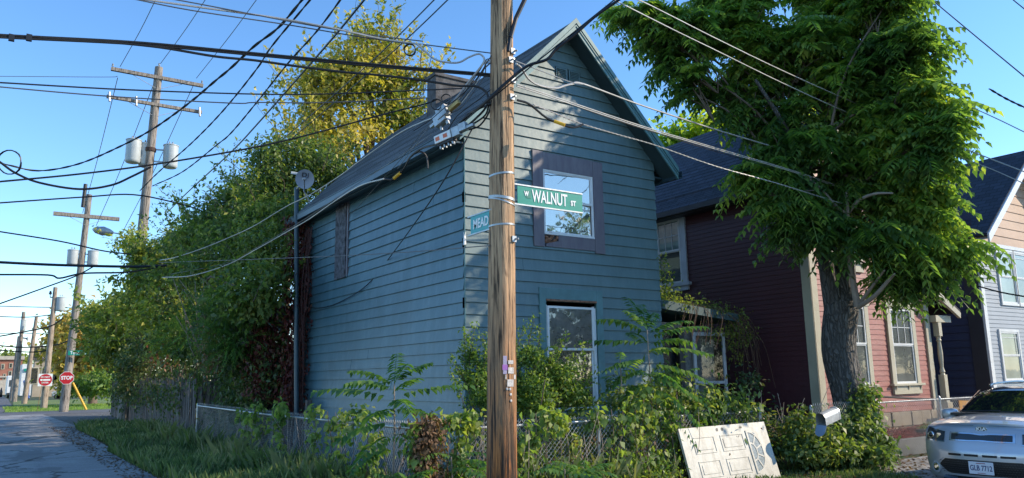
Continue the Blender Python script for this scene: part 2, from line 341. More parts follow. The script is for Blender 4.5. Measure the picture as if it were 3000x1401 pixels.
def subdivide(blobs, k, f, seed, lo_=.35):
    g = np.random.default_rng(seed+77); out = []
    for b in blobs:
        for _ in range(k):
            d = unit(g.normal(size=3)); q = (lo_+(1-lo_)*g.random())*(1-f*.6); s = f*(.6+.7*g.random()); out.append((b[0]+d[0]*b[3]*q, b[1]+d[1]*b[4]*q, b[2]+d[2]*b[5]*q, b[3]*s, b[4]*s, b[5]*s))
    return out
def leaf_crown(name, blobs, n, size, mat, parent=None, seed=0, shell=.5, clump=9, spread=.30, droop=.5, aspect=.5, kind=None, sub=0, f=.4):
    if sub: blobs = subdivide(blobs, sub, f, seed)
    g = np.random.default_rng(seed+1); nc = max(1, n//clump)
    C_, d, _ = blob_points(blobs, nc, shell, seed)
    off = g.normal(size=(nc, clump, 3))*spread*np.array([1, 1, .8]); P = (C_[:, None]+off).reshape(-1, 3)
    dd = np.repeat(d, clump, 0)*.5+g.normal(size=(len(P), 3))*.75+np.array([0, 0, -droop])
    nrm = np.array([0, 0, 1.])+np.repeat(d, clump, 0)*.6+g.normal(size=(len(P), 3))*.5
    L = size*(.6+.8*g.random(len(P))); V, F_ = leaf_arrays(P, dd, nrm, L, L*aspect)
    o = npmesh(name, V, F_, mat, parent)
    if kind: o['kind'] = kind
    return o, C_
def frond_arrays(base, d, L, drop, npair, leaf, g, asp=.34, ends=True):
    """Pinnate fronds: npair leaflets each side of a drooping stalk. base, d (n,3); L, drop (n,)."""
    n = len(base); d = unit(d); up = np.array([0, 0, 1.]); s = unit(np.cross(d, up)+g.normal(size=(n, 3))*.12)
    t = np.linspace(.14, 1, npair); pos = base[:, None]+d[:, None]*(L[:, None]*t)[..., None]-up*(drop[:, None]*t**2)[..., None]
    tan = unit(d[:, None]*L[:, None, None]-up*(2*drop[:, None]*t)[..., None])
    lf = leaf*(1-.45*np.abs(t-.45)*1.4)[None]*(L/L.mean())[:, None]**.5
    out = []
    for sg in (-1, 1):
        ld = sg*s[:, None]*.95+tan*.40-up*(.32+.25*g.random((n, npair, 1)))+g.normal(size=(n, npair, 3))*.10
        nr = np.broadcast_to(up, ld.shape)+sg*s[:, None]*.45+g.normal(size=ld.shape)*.12
        ll = lf*(.85+.3*g.random((n, npair)))
        out.append(leaf_arrays(pos.reshape(-1, 3), ld.reshape(-1, 3), nr.reshape(-1, 3), ll.ravel(), ll.ravel()*asp))
    V = np.concatenate([o[0] for o in out]); F_ = np.concatenate([out[0][1], out[1][1]+len(out[0][0])])
    # stalk as a thin strip
    tt = np.linspace(0, 1, 5); sp = base[:, None]+d[:, None]*(L[:, None]*tt)[..., None]-up*(drop[:, None]*tt**2)[..., None]
    wv = s[:, None]*.006; a = sp-wv; b = sp+wv; SV = np.stack([a, b], 2).reshape(-1, 3)
    q = np.array([[2*i, 2*i+1, 2*i+3, 2*i+2] for i in range(4)]); SF = (q[None]+(np.arange(n)*10)[:, None, None]).reshape(-1, 4)
    return np.concatenate([V, SV]), np.concatenate([F_, SF+len(V)])
def shoots(name, blobs, n, length, leaf, mat, parent, seed, up=.8, per=26, stem=None, thick=.012):
    """Long leafy shoots standing out of a crown's skin, each with its own stem."""
    g = np.random.default_rng(seed); P, d, _ = blob_points(blobs, n, .75, seed); Pl = []; dl = []; mb = MB()
    for p, dd in zip(P, d):
        v = unit(dd*(1, 1, .4)+np.array([0, 0, up])+g.normal(size=3)*.35); L = length*(.5+.8*g.random()); e = p+v*L; m = (p+e)/2+g.normal(size=3)*.06*L; S = spline([p-v*L*.3, p, m, e-np.array([0, 0, .08*L])], 4); mb.tube(S, list(np.linspace(thick, thick*.25, len(S))), 4)
        t_s = g.random(per)**.8; q = p+(e-p)*t_s[:, None]+g.normal(size=(per, 3))*leaf*.35; Pl.append(q); dl.append(v*.6+g.normal(size=(per, 3))*.8)
    Pl = np.concatenate(Pl); dl = np.concatenate(dl); LL = leaf*(.6+.7*g.random(len(Pl))); V, F_ = leaf_arrays(Pl, dl, np.array([0, 0, 1.])+g.normal(size=Pl.shape)*.6, LL, LL*.5)
    npmesh(name, V, F_, mat, parent); mb.build('branch', stem or M['twig'], parent)
def limbs(mb, base, targets, r0, g, n=6, sag=.0, mid=.45):
    for T in targets:
        b, T = np.array(base, float), np.array(T, float); m = b+(T-b)*mid+g.normal(size=3)*.12*np.linalg.norm(T-b)*.5+np.array([0, 0, .1*np.linalg.norm(T-b)-sag])
        P = spline([b, m, T], 5); k = len(P); mb.tube(P, [r0*(1-.8*i/(k-1))+.006 for i in range(k)], n)
def tree(name, label, cat, base, trunk_pts, r0, blobs, n, size, lm, bm, seed, group=None, sub=14, sh=None, **kw):
    t = thing(name, label, cat, group=group); g = np.random.default_rng(seed+5)
    mb = MB(); P = spline(trunk_pts, 6); k = len(P); mb.tube(P, [r0*(1.15-.75*i/(k-1)) for i in range(k)], 12)
    for bl in blobs:
        j = int(k*(.45+.45*g.random())); q = P[min(j, k-1)]
        c = np.array(bl[:3]); limbs(mb, q, [c], r0*.38, g)
        for _ in range(max(1, sub//len(blobs))):
            d = unit(g.normal(size=3)); limbs(mb, c-(c-q)*.25, [c+d*np.array(bl[3:])*.8], r0*.13, g, 5)
    mb.build('trunk', bm, t, smooth=True)
    leaf_crown('crown', blobs, n, size, lm, t, seed, sub=9, f=.42, **kw)
    if sh: shoots('shoot_leaves', blobs, sh[0], sh[1], size, lm, t, seed+9, sh[2])
    return t

# ------------------------------------------------------------------ text
def text(name, body, size, mat, parent, origin, xdir, updir, sx_=1., depth=.002, center=True, bold=0):
    cu = bpy.data.curves.new(name, 'FONT'); cu.body = body; cu.size = size; cu.extrude = depth; cu.offset = bold
    cu.align_x = 'CENTER' if center else 'LEFT'; cu.align_y = 'CENTER'
    o = bpy.data.objects.new(name, cu); me = bpy.data.meshes.new_from_object(o); bpy.data.objects.remove(o)
    x = Vector(xdir).normalized(); u = Vector(updir); u = (u-x*u.dot(x)).normalized(); z = x.cross(u); c = Vector(origin)
    me.transform(Matrix([[x.x*sx_, u.x, z.x, c.x], [x.y*sx_, u.y, z.y, c.y], [x.z*sx_, u.z, z.z, c.z], [0, 0, 0, 1]]))
    me.materials.clear(); me.materials.append(mat)
    t = bpy.data.objects.new(name, me); COL.objects.link(t); t.parent = parent; return t

# ------------------------------------------------------------------ the setting
def sheet(name, poly, z, mat, kind='structure', label=None):
    mb = MB(); mb.add([(x, y, z) for x, y in poly], [tuple(range(len(poly)))]); o = mb.build(name, mat); o['kind'] = kind
    if label: o['label'] = label
    return o
sheet('ground', [(-900, -400), (1500, -400), (1500, 1600), (-900, 1600)], 0, M['soil'])
sheet('alley', [(-9.3, -40), (-4.0, -40), (-3.62, 4), (-3.45, 16), (-3.1, 25), (-3.5, 43.5), (-9.5, 43.5), (-9.8, 20)], .008, M['asphalt'])
sheet('gravel_shoulder', [(-3.6, 24), (-3.1, 25), (-1.2, 29), (-.6, 36), (2, 39), (6, 43.5), (-3.5, 43.5), (-3.45, 34)], .004, M['gravel'])
sheet('cross_street', [(-90, 43.6), (120, 43.6), (120, 49.5), (-90, 49.5)], .006, M['street'])
sheet('far_road', [(-9.2, 49.6), (-5.4, 49.6), (-4.4, 70), (-3.9, 110), (-3.5, 300), (-16, 300), (-12, 100)], .012, M['street'])
sheet('town_lawn', [(-5.3, 49.6), (40, 49.6), (40, 95), (-3.7, 95), (-4.3, 70)], .010, M['lawn'])
sheet('walnut_street', [(-60, -14), (90, -14), (90, -4.3), (-60, -4.3)], .004, M['street'])
mb = MB(); mb.box((5.4, -4.35, -.02), (30, -4.2, .06)); o = mb.build('kerb', M['conc']); o['kind'] = 'structure'
sheet('sidewalk', [(6.0, -4.15), (30, -4.15), (30, -2.3), (8.2, -2.3), (7.0, -2.7), (6.2, -3.2)], .016, M['asphalt'])
# grassy bank along the alley
g = np.random.default_rng(3)
def grass(name, spots, n, h0, h1, mat, seed, label, lean=.35, wd=.012):
    g = np.random.default_rng(seed); out = []
    tot = sum((x1-x0)*(y1-y0) for x0, x1, y0, y1 in spots)
    V = []; k = 0
    for x0, x1, y0, y1 in spots:
        m = int(n*(x1-x0)*(y1-y0)/tot); x = x0+(x1-x0)*g.random(m); y = y0+(y1-y0)*g.random(m)
        cl = .55+.45*np.sin(x*2.1+1)*np.sin(y*1.7)+.25*np.sin(x*5+y*4); keep = g.random(m) < np.clip(cl+.25, .12, 1); x = x[keep]; y = y[keep]; cl = cl[keep]; m = len(x)
        h = (h0+(h1-h0)*g.random(m)**1.6)*np.clip(.55+.6*cl, .35, 1.2); a = g.random(m)*2*PI; la = a+g.normal(size=m)*.8
        dx, dy = np.cos(la)*h*lean*(.3+1.2*g.random(m)), np.sin(la)*h*lean*(.3+1.2*g.random(m)); wv = wd*(.6+.8*g.random(m)); cx, cy = -np.sin(a)*wv/2, np.cos(a)*wv/2
        z = np.zeros(m)
        P = [np.stack([x-cx, y-cy, z], 1), np.stack([x+cx, y+cy, z], 1), np.stack([x+cx*.7+dx*.35, y+cy*.7+dy*.35, h*.6], 1), np.stack([x+dx, y+dy, h*(1-.25*lean)], 1)]
        V.append(np.stack(P, 1).reshape(-1, 3))
    V = np.concatenate(V); F_ = np.arange(len(V)).reshape(-1, 4); o = npmesh(name, V, F_, mat); return tag(o, label, 'grass', kind='stuff')
grass('tall_grass', [(-3.7, -1.9, -2.2, 12), (-3.4, -1.5, 12, 24), (-2.5, -1.85, 0, 11.5), (-2.6, -1.9, 12, 18)], 70000, .10, .44, M['grass'], 5, 'long uncut grass on the bank between the alley and the chain link fence')
M['dry_grass'] = leaf_mat('dry_grass_blade', [(.07, .11, .04), (.12, .16, .06), (.22, .21, .11)], .3, .5, .6, .5)
grass('tall_weed_grass', [(-2.5, -1.9, -1.8, 11.8), (-2.3, -1.75, 12.2, 17), (-2.2, 2.2, -2.6, -2.2)], 6500, .25, .75, M['dry_grass'], 15, 'tall pale seeding grass standing against the fences', lean=.35, wd=.007)
grass('verge_grass', [(-3.0, 6.4, -3.2, -2.3), (5.0, 8.4, -2.3, -.6), (3.4, 6.0, -4.1, -3.1)], 24000, .04, .16, M['grass'], 6, 'short shaded grass in front of the fences', wd=.010)
grass('lawn_grass', [(-5.2, 12, 50, 66)], 16000, .06, .16, M['grass_far'], 7, 'sunlit mown grass beyond the cross street', wd=.05)
# bits of fallen leaf on the ground
P = np.stack([rng.uniform(3.2, 9.5, 900), rng.uniform(-4.0, -1.2, 900), rng.uniform(.02, .05, 900)], 1)
V, F_ = leaf_arrays(P, np.concatenate([rng.normal(size=(900, 2)), rng.normal(size=(900, 1))*.2], 1), np.array([0, 0, 1.])+rng.normal(size=(900, 3))*.3, np.full(900, .09), np.full(900, .05))
tag(npmesh('leaf_litter', V, F_, M['lf_dead']), 'brown fallen leaves scattered over the verge', 'leaves', kind='stuff')
P = np.stack([rng.uniform(-4.2, -3.2, 1500), rng.uniform(3, 26, 1500), rng.uniform(.015, .03, 1500)], 1)
V, F_ = leaf_arrays(P, np.concatenate([rng.normal(size=(1500, 2)), np.zeros((1500, 1))], 1), np.array([0, 0, 1.])+rng.normal(size=(1500, 3))*.3, np.full(1500, .07), np.full(1500, .04))
tag(npmesh('alley_debris', V, F_, M['lf_dead']), 'twigs and dead leaves gathered along the alley edge', 'leaves', kind='stuff')

# ------------------------------------------------------------------ siding
def siding(mb, P, z0, z1, expo, lap, ulim, holes=(), wob=0, joints=0, seed=0):
    """Lapped boards. P(u, z, off) gives the point; holes are (u0, u1, z0, z1)."""
    g = random.Random(seed); z = z0; row = 0
    while z < z1-1e-4:
        ze = min(z+expo, z1); cuts = sorted({z, ze} | {c for h in holes for c in (h[2], h[3]) if z < c < ze})
        dz = g.uniform(-wob, wob)
        for a, b in zip(cuts, cuts[1:]):
            zm = (a+b)/2; A0, A1 = ulim(a); B0, B1 = ulim(b)
            hs = sorted((h[0], h[1]) for h in holes if h[2] <= zm <= h[3]); xs = [None]
            for h in hs: xs += [h[0], h[1]]
            xs += [None]
            for i in range(0, len(xs), 2):
                ua, ub = (A0 if xs[i] is None else xs[i]), (A1 if xs[i+1] is None else xs[i+1])
                va, vb = (B0 if xs[i] is None else xs[i]), (B1 if xs[i+1] is None else xs[i+1])
                if ub-ua < .01: continue
                oa = lap*(1-(a-z)/expo); ob = lap*(1-(b-z)/expo)
                za0 = a+(dz if a == z else 0)
                mb.quad(P(ua, za0, oa), P(ub, a-(dz if a == z else 0), oa), P(vb, b, ob), P(va, b, ob))
                if a == z: mb.quad(P(ua, za0, 0), P(ub, a-dz, 0), P(ub, a-dz, lap), P(ua, za0, lap))
        if joints and g.random() < joints:   # butt joint between two board lengths
            A0, A1 = ulim(z); uj = A0+(A1-A0)*g.uniform(.08, .92)
            if not any(h[0]-.05 < uj < h[1]+.05 and h[2] < ze and h[3] > z for h in holes):
                k = g.uniform(.001, .004); mb.quad(P(uj, z+dz, lap+k), P(uj+.012, z+dz, lap+k+.002), P(uj+.012, ze, k+.002), P(uj, ze, k)); mb.quad(P(uj, z+dz, lap-.002), P(uj, z+dz, lap+k+.002), P(uj, ze, k+.002), P(uj, ze, -.001))
        z = ze; row += 1
def uvquads(o, f):  # UVs in metres for shingles
    me = o.data; uv = me.uv_layers.new(name='UVMap')
    for l in me.loops: uv.data[l.index].uv = f(me.vertices[l.vertex_index].co)

# ------------------------------------------------------------------ the blue house
W_, L_, EAVE, RID, RX = 4.47, 8.06, 5.98, 8.24, 2.235
house = thing('blue_house', 'weathered two storey house with blue green lapped siding, steep gable and sooty chimney', 'house')
# windows in the front wall: upper casing x 1.41..3.06, z 4.0..5.76 ; lower opening x 1.5..2.95, z 1.3..3.2
UW = (1.41, 3.06, 4.00, 5.76); LW = (1.50, 2.95, 1.10, 3.26)
slope = (RID-EAVE)/RX
mb = MB()
siding(mb, lambda u, z, o: (u, -o, z), .30, RID-.12, .2032, .026, lambda z: (0, W_) if z < EAVE else (min(RX, (z-EAVE)/slope), max(RX, W_-(z-EAVE)/slope)), [UW, LW, (2.0, 2.62, 7.26, 7.50)], .003, .25, 3)
mb.box((0, .002, 0), (W_, .06, .30))
mb.add([(0, .03, .3), (W_, .03, .3), (W_, .03, EAVE), (RX, .03, RID-.1), (0, .03, EAVE)], [(0, 1, 2, 3, 4)])
mb.build('front_wall', M['teal'], house)
SW = (5.03, 5.73, 3.99, 5.78)
mb = MB(); siding(mb, lambda u, z, o: (-o, u, z), .30, EAVE, .2032, .028, lambda z: (0, L_), [SW], .003, .4, 4)
mb.box((.002, .03, 0), (.06, L_, .30)); mb.build('side_wall', M['teal_side'], house)
mb = MB(); mb.quad((W_, 0, 0), (W_, L_, 0), (W_, L_, EAVE), (W_, 0, EAVE)); mb.add([(0, L_, 0), (W_, L_, 0), (W_, L_, EAVE), (RX, L_, RID-.1), (0, L_, EAVE)], [(0, 1, 2, 3, 4)])
mb.build('back_wall', M['teal'], house)
# folded metal corner caps, a few missing or bent
mb = MB(); z = atX(1169, 600, 0)[2]; mb.hexa([(-.05, -.035, z-.12), (-.03, -.06, z-.12), (.01, -.045, z-.10), (-.01, -.02, z-.10), (-.03, -.03, z+.10), (-.02, -.035, z+.10), (.012, -.03, z+.10), (0, -.025, z+.10)]); mb.build('corner_cap', M['white'], house)
mb = MB(); z = atX(1169, 350, 0)[2]; mb.tube([(-.012, -.03, .9), (-.012, -.03, 3.2), (-.010, -.03, z)], .012, 6); mb.build('corner_cap', M['teal_trim'], house)
for yy in (496, 612, 762):
    mb = MB(); z = atX(1169, yy, 0)[2]; mb.box((-.034, -.036, z-.085), (.006, .010, z+.085)); mb.build('corner_gap', simple('dark_gap', (.002, .002, .002), .95, bmp=0, spec=0), house)
# roof: two slabs with front overhang
OH, EO = -.36, .30
def roof_slab(sgn):
    xe = -EO if sgn < 0 else W_+EO; ze = EAVE-EO*slope+.10; n = 26; mb = MB()
    for i in range(n):   # courses of shingles, each lapping the one below
        t0, t1 = i/n, (i+1)/n; x0, x1 = xe+(RX-xe)*t0, xe+(RX-xe)*t1; z0_, z1_ = ze+(RID+.10-ze)*t0, ze+(RID+.10-ze)*t1
        mb.quad((x0, OH, z0_+.022), (x0, L_+.3, z0_+.022), (x1, L_+.3, z1_+.003), (x1, OH, z1_+.003)); mb.quad((x0, OH, z0_), (x0, L_+.3, z0_), (x0, L_+.3, z0_+.022), (x0, OH, z0_+.022))
    mb.quad((xe, OH, ze-.03), (xe, L_+.3, ze-.03), (RX, L_+.3, RID+.02), (RX, OH, RID+.02))
    return mb, xe, ze
ro = thing('roof', None, None); ro.parent = house
for sgn in (-1, 1):
    mb, xe, ze = roof_slab(sgn); o = mb.build('roof_slope', M['roof'], ro); uvquads(o, lambda c: (c.y, c.z*1.35+.01))
    # rake: fascia board, crown strip and soffit
    mb = MB(); dx = RX-xe
    def rk(t, y, dz): return (xe+dx*t, y, ze+(RID+.10-ze)*t+dz)
    for y0, y1, a, b in ((OH-.03, OH, -.21, .02), (OH-.055, OH-.03, -.07, .035), (OH-.045, OH-.03, -.13, -.10)):
        mb.hexa([rk(0, y0, a), rk(0, y1, a), rk(1, y1, a), rk(1, y0, a), rk(0, y0, b), rk(0, y1, b), rk(1, y1, b), rk(1, y0, b)])
    mb.build('rake_board', M['teal_trim'], ro)
    mb = MB(); mb.hexa([rk(0, OH, -.16), rk(0, .05, -.16), rk(1, .05, -.16), rk(1, OH, -.16), rk(0, OH, -.13), rk(0, .05, -.13), rk(1, .05, -.13), rk(1, OH, -.13)])
    mb.build('soffit', M['soffit'], ro)
    mb = MB(); gx = xe-.12 if sgn < 0 else xe; mb.box((gx, OH-.02, ze-.17), (gx+.12, L_+.3, ze-.155)); mb.box((gx if sgn < 0 else gx+.108, OH-.02, ze-.155), (gx+(.012 if sgn < 0 else .12), L_+.3, ze-.02))
    mb.box((gx-.012 if sgn < 0 else gx+.12, OH-.02, ze-.035), (gx+(0 if sgn < 0 else .132), L_+.3, ze-.018))
    mb.box((min(xe, 0) if sgn < 0 else W_, .0, ze-.13), (0 if sgn < 0 else xe, L_, ze-.10)); mb.box((xe if sgn < 0 else xe-.03, OH, ze-.19), (xe+.03 if sgn < 0 else xe, L_+.3, ze-.01))
    mb.build('gutter', M['gutter'], ro)
mb = MB(); mb.box((1.74, 4.25, 7.2), (2.86, 4.68, 8.80)); mb.box((1.70, 4.21, 8.74), (2.90, 4.72, 8.83)); mb.box((1.8, 4.3, 8.83), (2.2, 4.63, 8.87)); mb.box((2.3, 4.3, 8.83), (2.75, 4.63, 8.86)); mb.build('chimney', M['chim'], ro, bevel=.03)
# gable vents
for x0 in (2.02, 2.33):
    f = MB(); f.box((x0, -.024, 7.27), (x0+.27, -.008, 7.49)); fo = f.build('gable_vent', M['teal'], house)
    s_ = MB()
    for i in range(6): s_.hexa([(x0+.025, -.045, 7.292+i*.032), (x0+.245, -.045, 7.292+i*.032), (x0+.245, -.025, 7.312+i*.032), (x0+.025, -.025, 7.312+i*.032), (x0+.025, -.045, 7.297+i*.032), (x0+.245, -.045, 7.297+i*.032), (x0+.245, -.025, 7.317+i*.032), (x0+.025, -.025, 7.317+i*.032)])
    s_.build('louvre', M['teal'], fo)
def sash(mb, x0, x1, z0, z1, y, b=.04, d=.03):
    mb.box((x0, y, z0), (x0+b, y+d, z1)); mb.box((x1-b, y, z0), (x1, y+d, z1)); mb.box((x0+b, y, z0), (x1-b, y+d, z0+b)); mb.box((x0+b, y, z1-b), (x1-b, y+d, z1))
# upper window
x0, x1, z0, z1 = UW; win = thing('upper_window', None, None); win.parent = house; win['label'] = 'upper window in a wide mauve casing with rotten sill board'
mb = MB(); mb.box((x0, -.045, z0-.01), (x0+.23, .0, z1)); mb.box((x1-.24, -.045, z0-.04), (x1, .0, z1-.02)); mb.box((x0+.232, -.042, z1-.33), (x1-.242, .0, z1-.012))
mb.box((x0+.55, -.040, z0), (x1-.242, .0, z0+.235)); mb.hexa([(x0+.26, -.04, z0), (x0+.55, -.04, z0), (x0+.55, 0, z0), (x0+.26, 0, z0), (x0+.27, -.04, z0+.05), (x0+.55, -.04, z0+.12), (x0+.55, 0, z0+.12), (x0+.27, 0, z0+.05)])
mb.build('casing', M['mauve'], win, bevel=.004)
mb = MB(); g = random.Random(4)
for i in range(46):
    a, b = x0+.24+g.random()*.42, z0+.04+g.random()*.20; mb.hexa([(a, -.035+g.random()*.02, b), (a+.07, -.03+g.random()*.02, b), (a+.07, .0, b), (a, .0, b), (a, -.03, b+.03), (a+.06, -.035, b+.03), (a+.06, 0, b+.03), (a, 0, b+.03)])
mb.build('rotten_board', M['rot'], win)
mb = MB(); mb.box((x0+.2, .0, z0), (x1-.2, .02, z0+.3)); mb.build('cavity', M['black'], win)
mb = MB(); sx0, sx1 = 1.645, 2.815; mb.box((sx0-.0, -.03, 4.24), (sx0+.025, -.0, 5.43)); mb.box((sx1-.05, -.03, 4.24), (sx1, -.0, 5.43)); mb.box((sx0, -.034, 5.40), (sx1, -.0, 5.432)); mb.box((sx0, -.04, 4.225), (sx1, -.0, 4.262))
sash(mb, sx0+.02, sx1-.045, 4.86, 5.40, -.024, .022, .02); sash(mb, sx0+.02, sx1-.02, 4.262, 4.885, -.012, .03, .02); mb.box((sx0+.02, -.034, 4.855), (sx1-.02, -.010, 4.895)); mb.build('frame', M['white'], win)
mb = MB(); mb.quad((sx0+.03, -.012, 4.88), (sx1-.06, -.012, 4.88), (sx1-.06, -.012, 5.39), (sx0+.03, -.012, 5.39)); mb.build('pane', M['pane_up'], win)
mb = MB(); mb.quad((sx0+.03, -.002, 4.28), (sx1-.03, -.002, 4.28), (sx1-.03, -.002, 4.87), (sx0+.03, -.002, 4.87)); mb.build('pane', M['pane_up'], win)
# lower window
x0, x1, z0, z1 = LW; win = thing('lower_window', None, None); win.parent = house; win['label'] = 'lower window with white sashes in a teal casing behind the bush'
mb = MB(); mb.box((x0, -.04, z0), (x0+.14, 0, z1)); mb.box((x1-.15, -.04, z0), (x1, 0, z1)); mb.box((x0+.14, -.037, z1-.20), (x1-.15, 0, z1-.003)); mb.box((x0-.05, -.07, z0-.06), (x1+.05, 0, z0)); mb.build('casing', M['teal_trim'], win, bevel=.004)
mb = MB(); mb.box((x0+.14, -.05, z1-.235), (x1-.15, 0, z1-.202)); mb.build('head_drip', M['rot'], win)
mb = MB(); mb.box((x0+.14, .03, z0), (x1-.15, .05, z1-.24)); mb.build('cavity', M['black'], win)
a, b = x0+.165, x1-.23; mb = MB(); sash(mb, a, b, 2.16, 2.94, -.035, .04, .03); mb.box((a-.02, -.02, z0), (a, .03, 2.96)); mb.box((b, -.02, z0), (b+.025, .03, 2.96)); mb.box((b+.03, -.012, z0), (b+.07, .03, 2.93)); sash(mb, a, b, z0+.02, 2.2, .0, .045, .025); mb.build('frame', M['white'], win)
mb = MB(); mb.quad((a+.03, -.02, 2.19), (b-.03, -.02, 2.19), (b-.03, -.02, 2.92), (a+.03, -.02, 2.92)); mb.build('pane', M['pane_lo'], win)
mb = MB(); mb.quad((a+.03, .012, z0+.05), (b-.03, .012, z0+.05), (b-.03, .012, 2.17), (a+.03, .012, 2.17)); mb.build('pane', M['pane_dk'], win)
# boarded window in the side wall
y0, y1, z0, z1 = SW; win = thing('boarded_window', None, None); win.parent = house; win['label'] = 'narrow side window boarded with black flaking board'
mb = MB(); mb.box((-.03, y0, z0), (.02, y0+.10, z1-.03)); mb.box((-.045, y0-.012, z0-.03), (.0, y0+.0, z1)); mb.build('casing', M['mauve'], win)
mb = MB(); mb.box((-.05, y0+.11, z0-.04), (.0, y1+.03, z1+.0)); mb.build('board', M['osb'], win)
# downpipe, service mast and vent stack at the rear corner
mb = MB(); mb.tube([(-.35, 7.05, 0), (-.38, 7.25, 2.5), (-.42, 7.5, 6.45)], .055, 12); mb.tube([(-.42, 7.45, 5.55), (-.1, 7.45, 5.6)], .02); mb.build('service_mast', M['gutter'], house, smooth=True)
mb = MB(); mb.tube([(-.10, 7.95, .2), (-.1, 7.95, 5.5), (-.3, 8.1, 5.75)], .05, 10); mb.build('downpipe', M['white'], house, smooth=True)
mb = MB(); mb.box((-.6, 8.9, 0), (3.5, 11.0, 2.6)); mb.add([(-1.15, 8.8, 2.62), (-1.15, 11.2, 2.62), (.1, 11.2, 3.45), (.1, 8.8, 3.45), (-1.15, 8.8, 2.72), (-1.15, 11.2, 2.72), (.1, 11.2, 3.56), (.1, 8.8, 3.56)], [(0, 3, 2, 1), (4, 5, 6, 7), (0, 1, 5, 4), (1, 2, 6, 5), (2, 3, 7, 6), (3, 0, 4, 7)])
mb.add([(.1, 8.8, 3.45), (3.6, 8.8, 3.45), (3.6, 11.2, 3.45), (.1, 11.2, 3.45), (.1, 8.8, 3.56), (3.6, 8.8, 3.56), (3.6, 11.2, 3.56), (.1, 11.2, 3.56)], [(0, 3, 2, 1), (4, 5, 6, 7), (0, 1, 5, 4), (1, 2, 6, 5), (2, 3, 7, 6), (3, 0, 4, 7)])
mb.build('rear_lean_to', simple('dark_weathered_boards', (.035, .035, .038), .9, var=.5), house)
mb = MB(); mb.tube([(-.8, 9.6, 2.8), (-.8, 9.6, 3.95)], .04, 10); mb.lathe((-.8, 9.6, 3.93), [(.05, 0), (.075, .03), (.075, .1), (.02, .14)], 12); mb.build('vent_stack', M['galv_dull'], house, smooth=True)
# side entry with open storm door
YE = .55
ent = thing('side_entry', None, None); ent.parent = house
mb = MB(); XE = 6.55
mb.box((W_, YE, 0), (4.95, YE+.1, 2.75)); mb.box((5.62, YE, 0), (XE, YE+.1, 2.70)); mb.box((4.95, YE, 2.62), (5.62, YE+.1, 2.78)); mb.box((XE-.1, YE+.1, 0), (XE, YE+2.4, 2.6)); mb.build('entry_wall', M['conc'], ent)
mb = MB(); mb.box((4.95, YE+.12, .3), (5.62, YE+.16, 2.62)); mb.build('dark_doorway', M['pane_dk'], ent)
mb = MB(); mb.box((5.50, YE-.02, .3), (5.64, YE+.02, 2.66)); mb.box((4.93, YE-.02, .3), (4.99, YE+.02, 2.66)); mb.build('door_jamb', M['navy_dk'], ent)
mb = MB(); mb.hexa([(W_, YE-.45, 3.02), (XE+.35, YE-.45, 2.80), (XE+.35, YE+2.5, 2.80), (W_, YE+2.5, 3.02), (W_, YE-.45, 3.20), (XE+.35, YE-.45, 2.96), (XE+.35, YE+2.5, 2.96), (W_, YE+2.5, 3.20)]); mb.build('entry_roof', M['teal_dark'], ent)
sdr = thing('storm_door', None, None, (5.80, YE-.12, .52), R(-4)); sdr.parent = ent; sdr['label'] = 'aluminium storm door standing open with two glass panels'
mb = MB(); sash(mb, 0, .92, 0, 2.06, 0, .075, .035); mb.box((.065, 0, .98), (.855, .035, 1.04)); mb.build('frame', simple('storm_door_aluminium', (.50, .53, .58), .4, .3), sdr)
mb = MB(); mb.quad((.06, .015, 1.03), (.86, .015, 1.03), (.86, .015, 2.0), (.06, .015, 2.0)); mb.build('glass', glass_mat('storm_glass'), sdr)
mb = MB(); mb.box((4.53, -.03, 2.06), (4.54, -.01, 2.2)); 

# ------------------------------------------------------------------ red house
RXc, RY, RW = 7.9, -1.0, 4.55
rh = thing('red_house', 'red clapboard house with cream trim, dark maroon side wall and dark shingled roof', 'house')
W1 = (10.78, 11.66, 1.42, 3.13); W2 = (8.86, 9.74, 1.42, 3.13)
W3, W4 = (8.86, 9.74, 4.15, 5.75), (10.78, 11.66, 4.15, 5.75)
mb = MB(); siding(mb, lambda u, z, o: (u, RY-o, z), .80, 8.2, .115, .012, lambda z: (RXc, RXc+RW) if z < 5.9 else (RXc+(z-5.9)/1.1, RXc+RW-(z-5.9)/1.1), [], 0)
mb.build('front_wall', M['red_front'], rh)
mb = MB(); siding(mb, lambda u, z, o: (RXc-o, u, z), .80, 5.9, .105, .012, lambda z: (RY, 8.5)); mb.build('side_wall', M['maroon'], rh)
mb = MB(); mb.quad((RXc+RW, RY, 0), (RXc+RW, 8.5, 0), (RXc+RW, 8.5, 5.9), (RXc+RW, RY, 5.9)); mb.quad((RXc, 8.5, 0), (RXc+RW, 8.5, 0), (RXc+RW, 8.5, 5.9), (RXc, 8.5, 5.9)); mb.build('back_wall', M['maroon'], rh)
mb = MB(); g = random.Random(8)
for r_ in range(2):
    x = RXc-.03+(.0 if r_ else -.2)
    while x < RXc+RW+2.3:
        e = min(x+.42, RXc+RW+2.35); a = max(x, RXc-.03); mb.box((a+.006, RY-.05-g.random()*.03, .16+r_*.32 if r_ else .1), (e-.006, RY+.1, .46+r_*.33)); x += .42
mb.box((RXc+.02, RY-.02, .0), (RXc+RW+2.3, RY+.09, .78)); y = RY
while y < 8: mb.box((RXc-.05-g.random()*.02, y+.006, .1), (RXc+.05, y+.41, .79)); y += .42
mb.build('foundation', M['stone'], rh, bevel=.012)
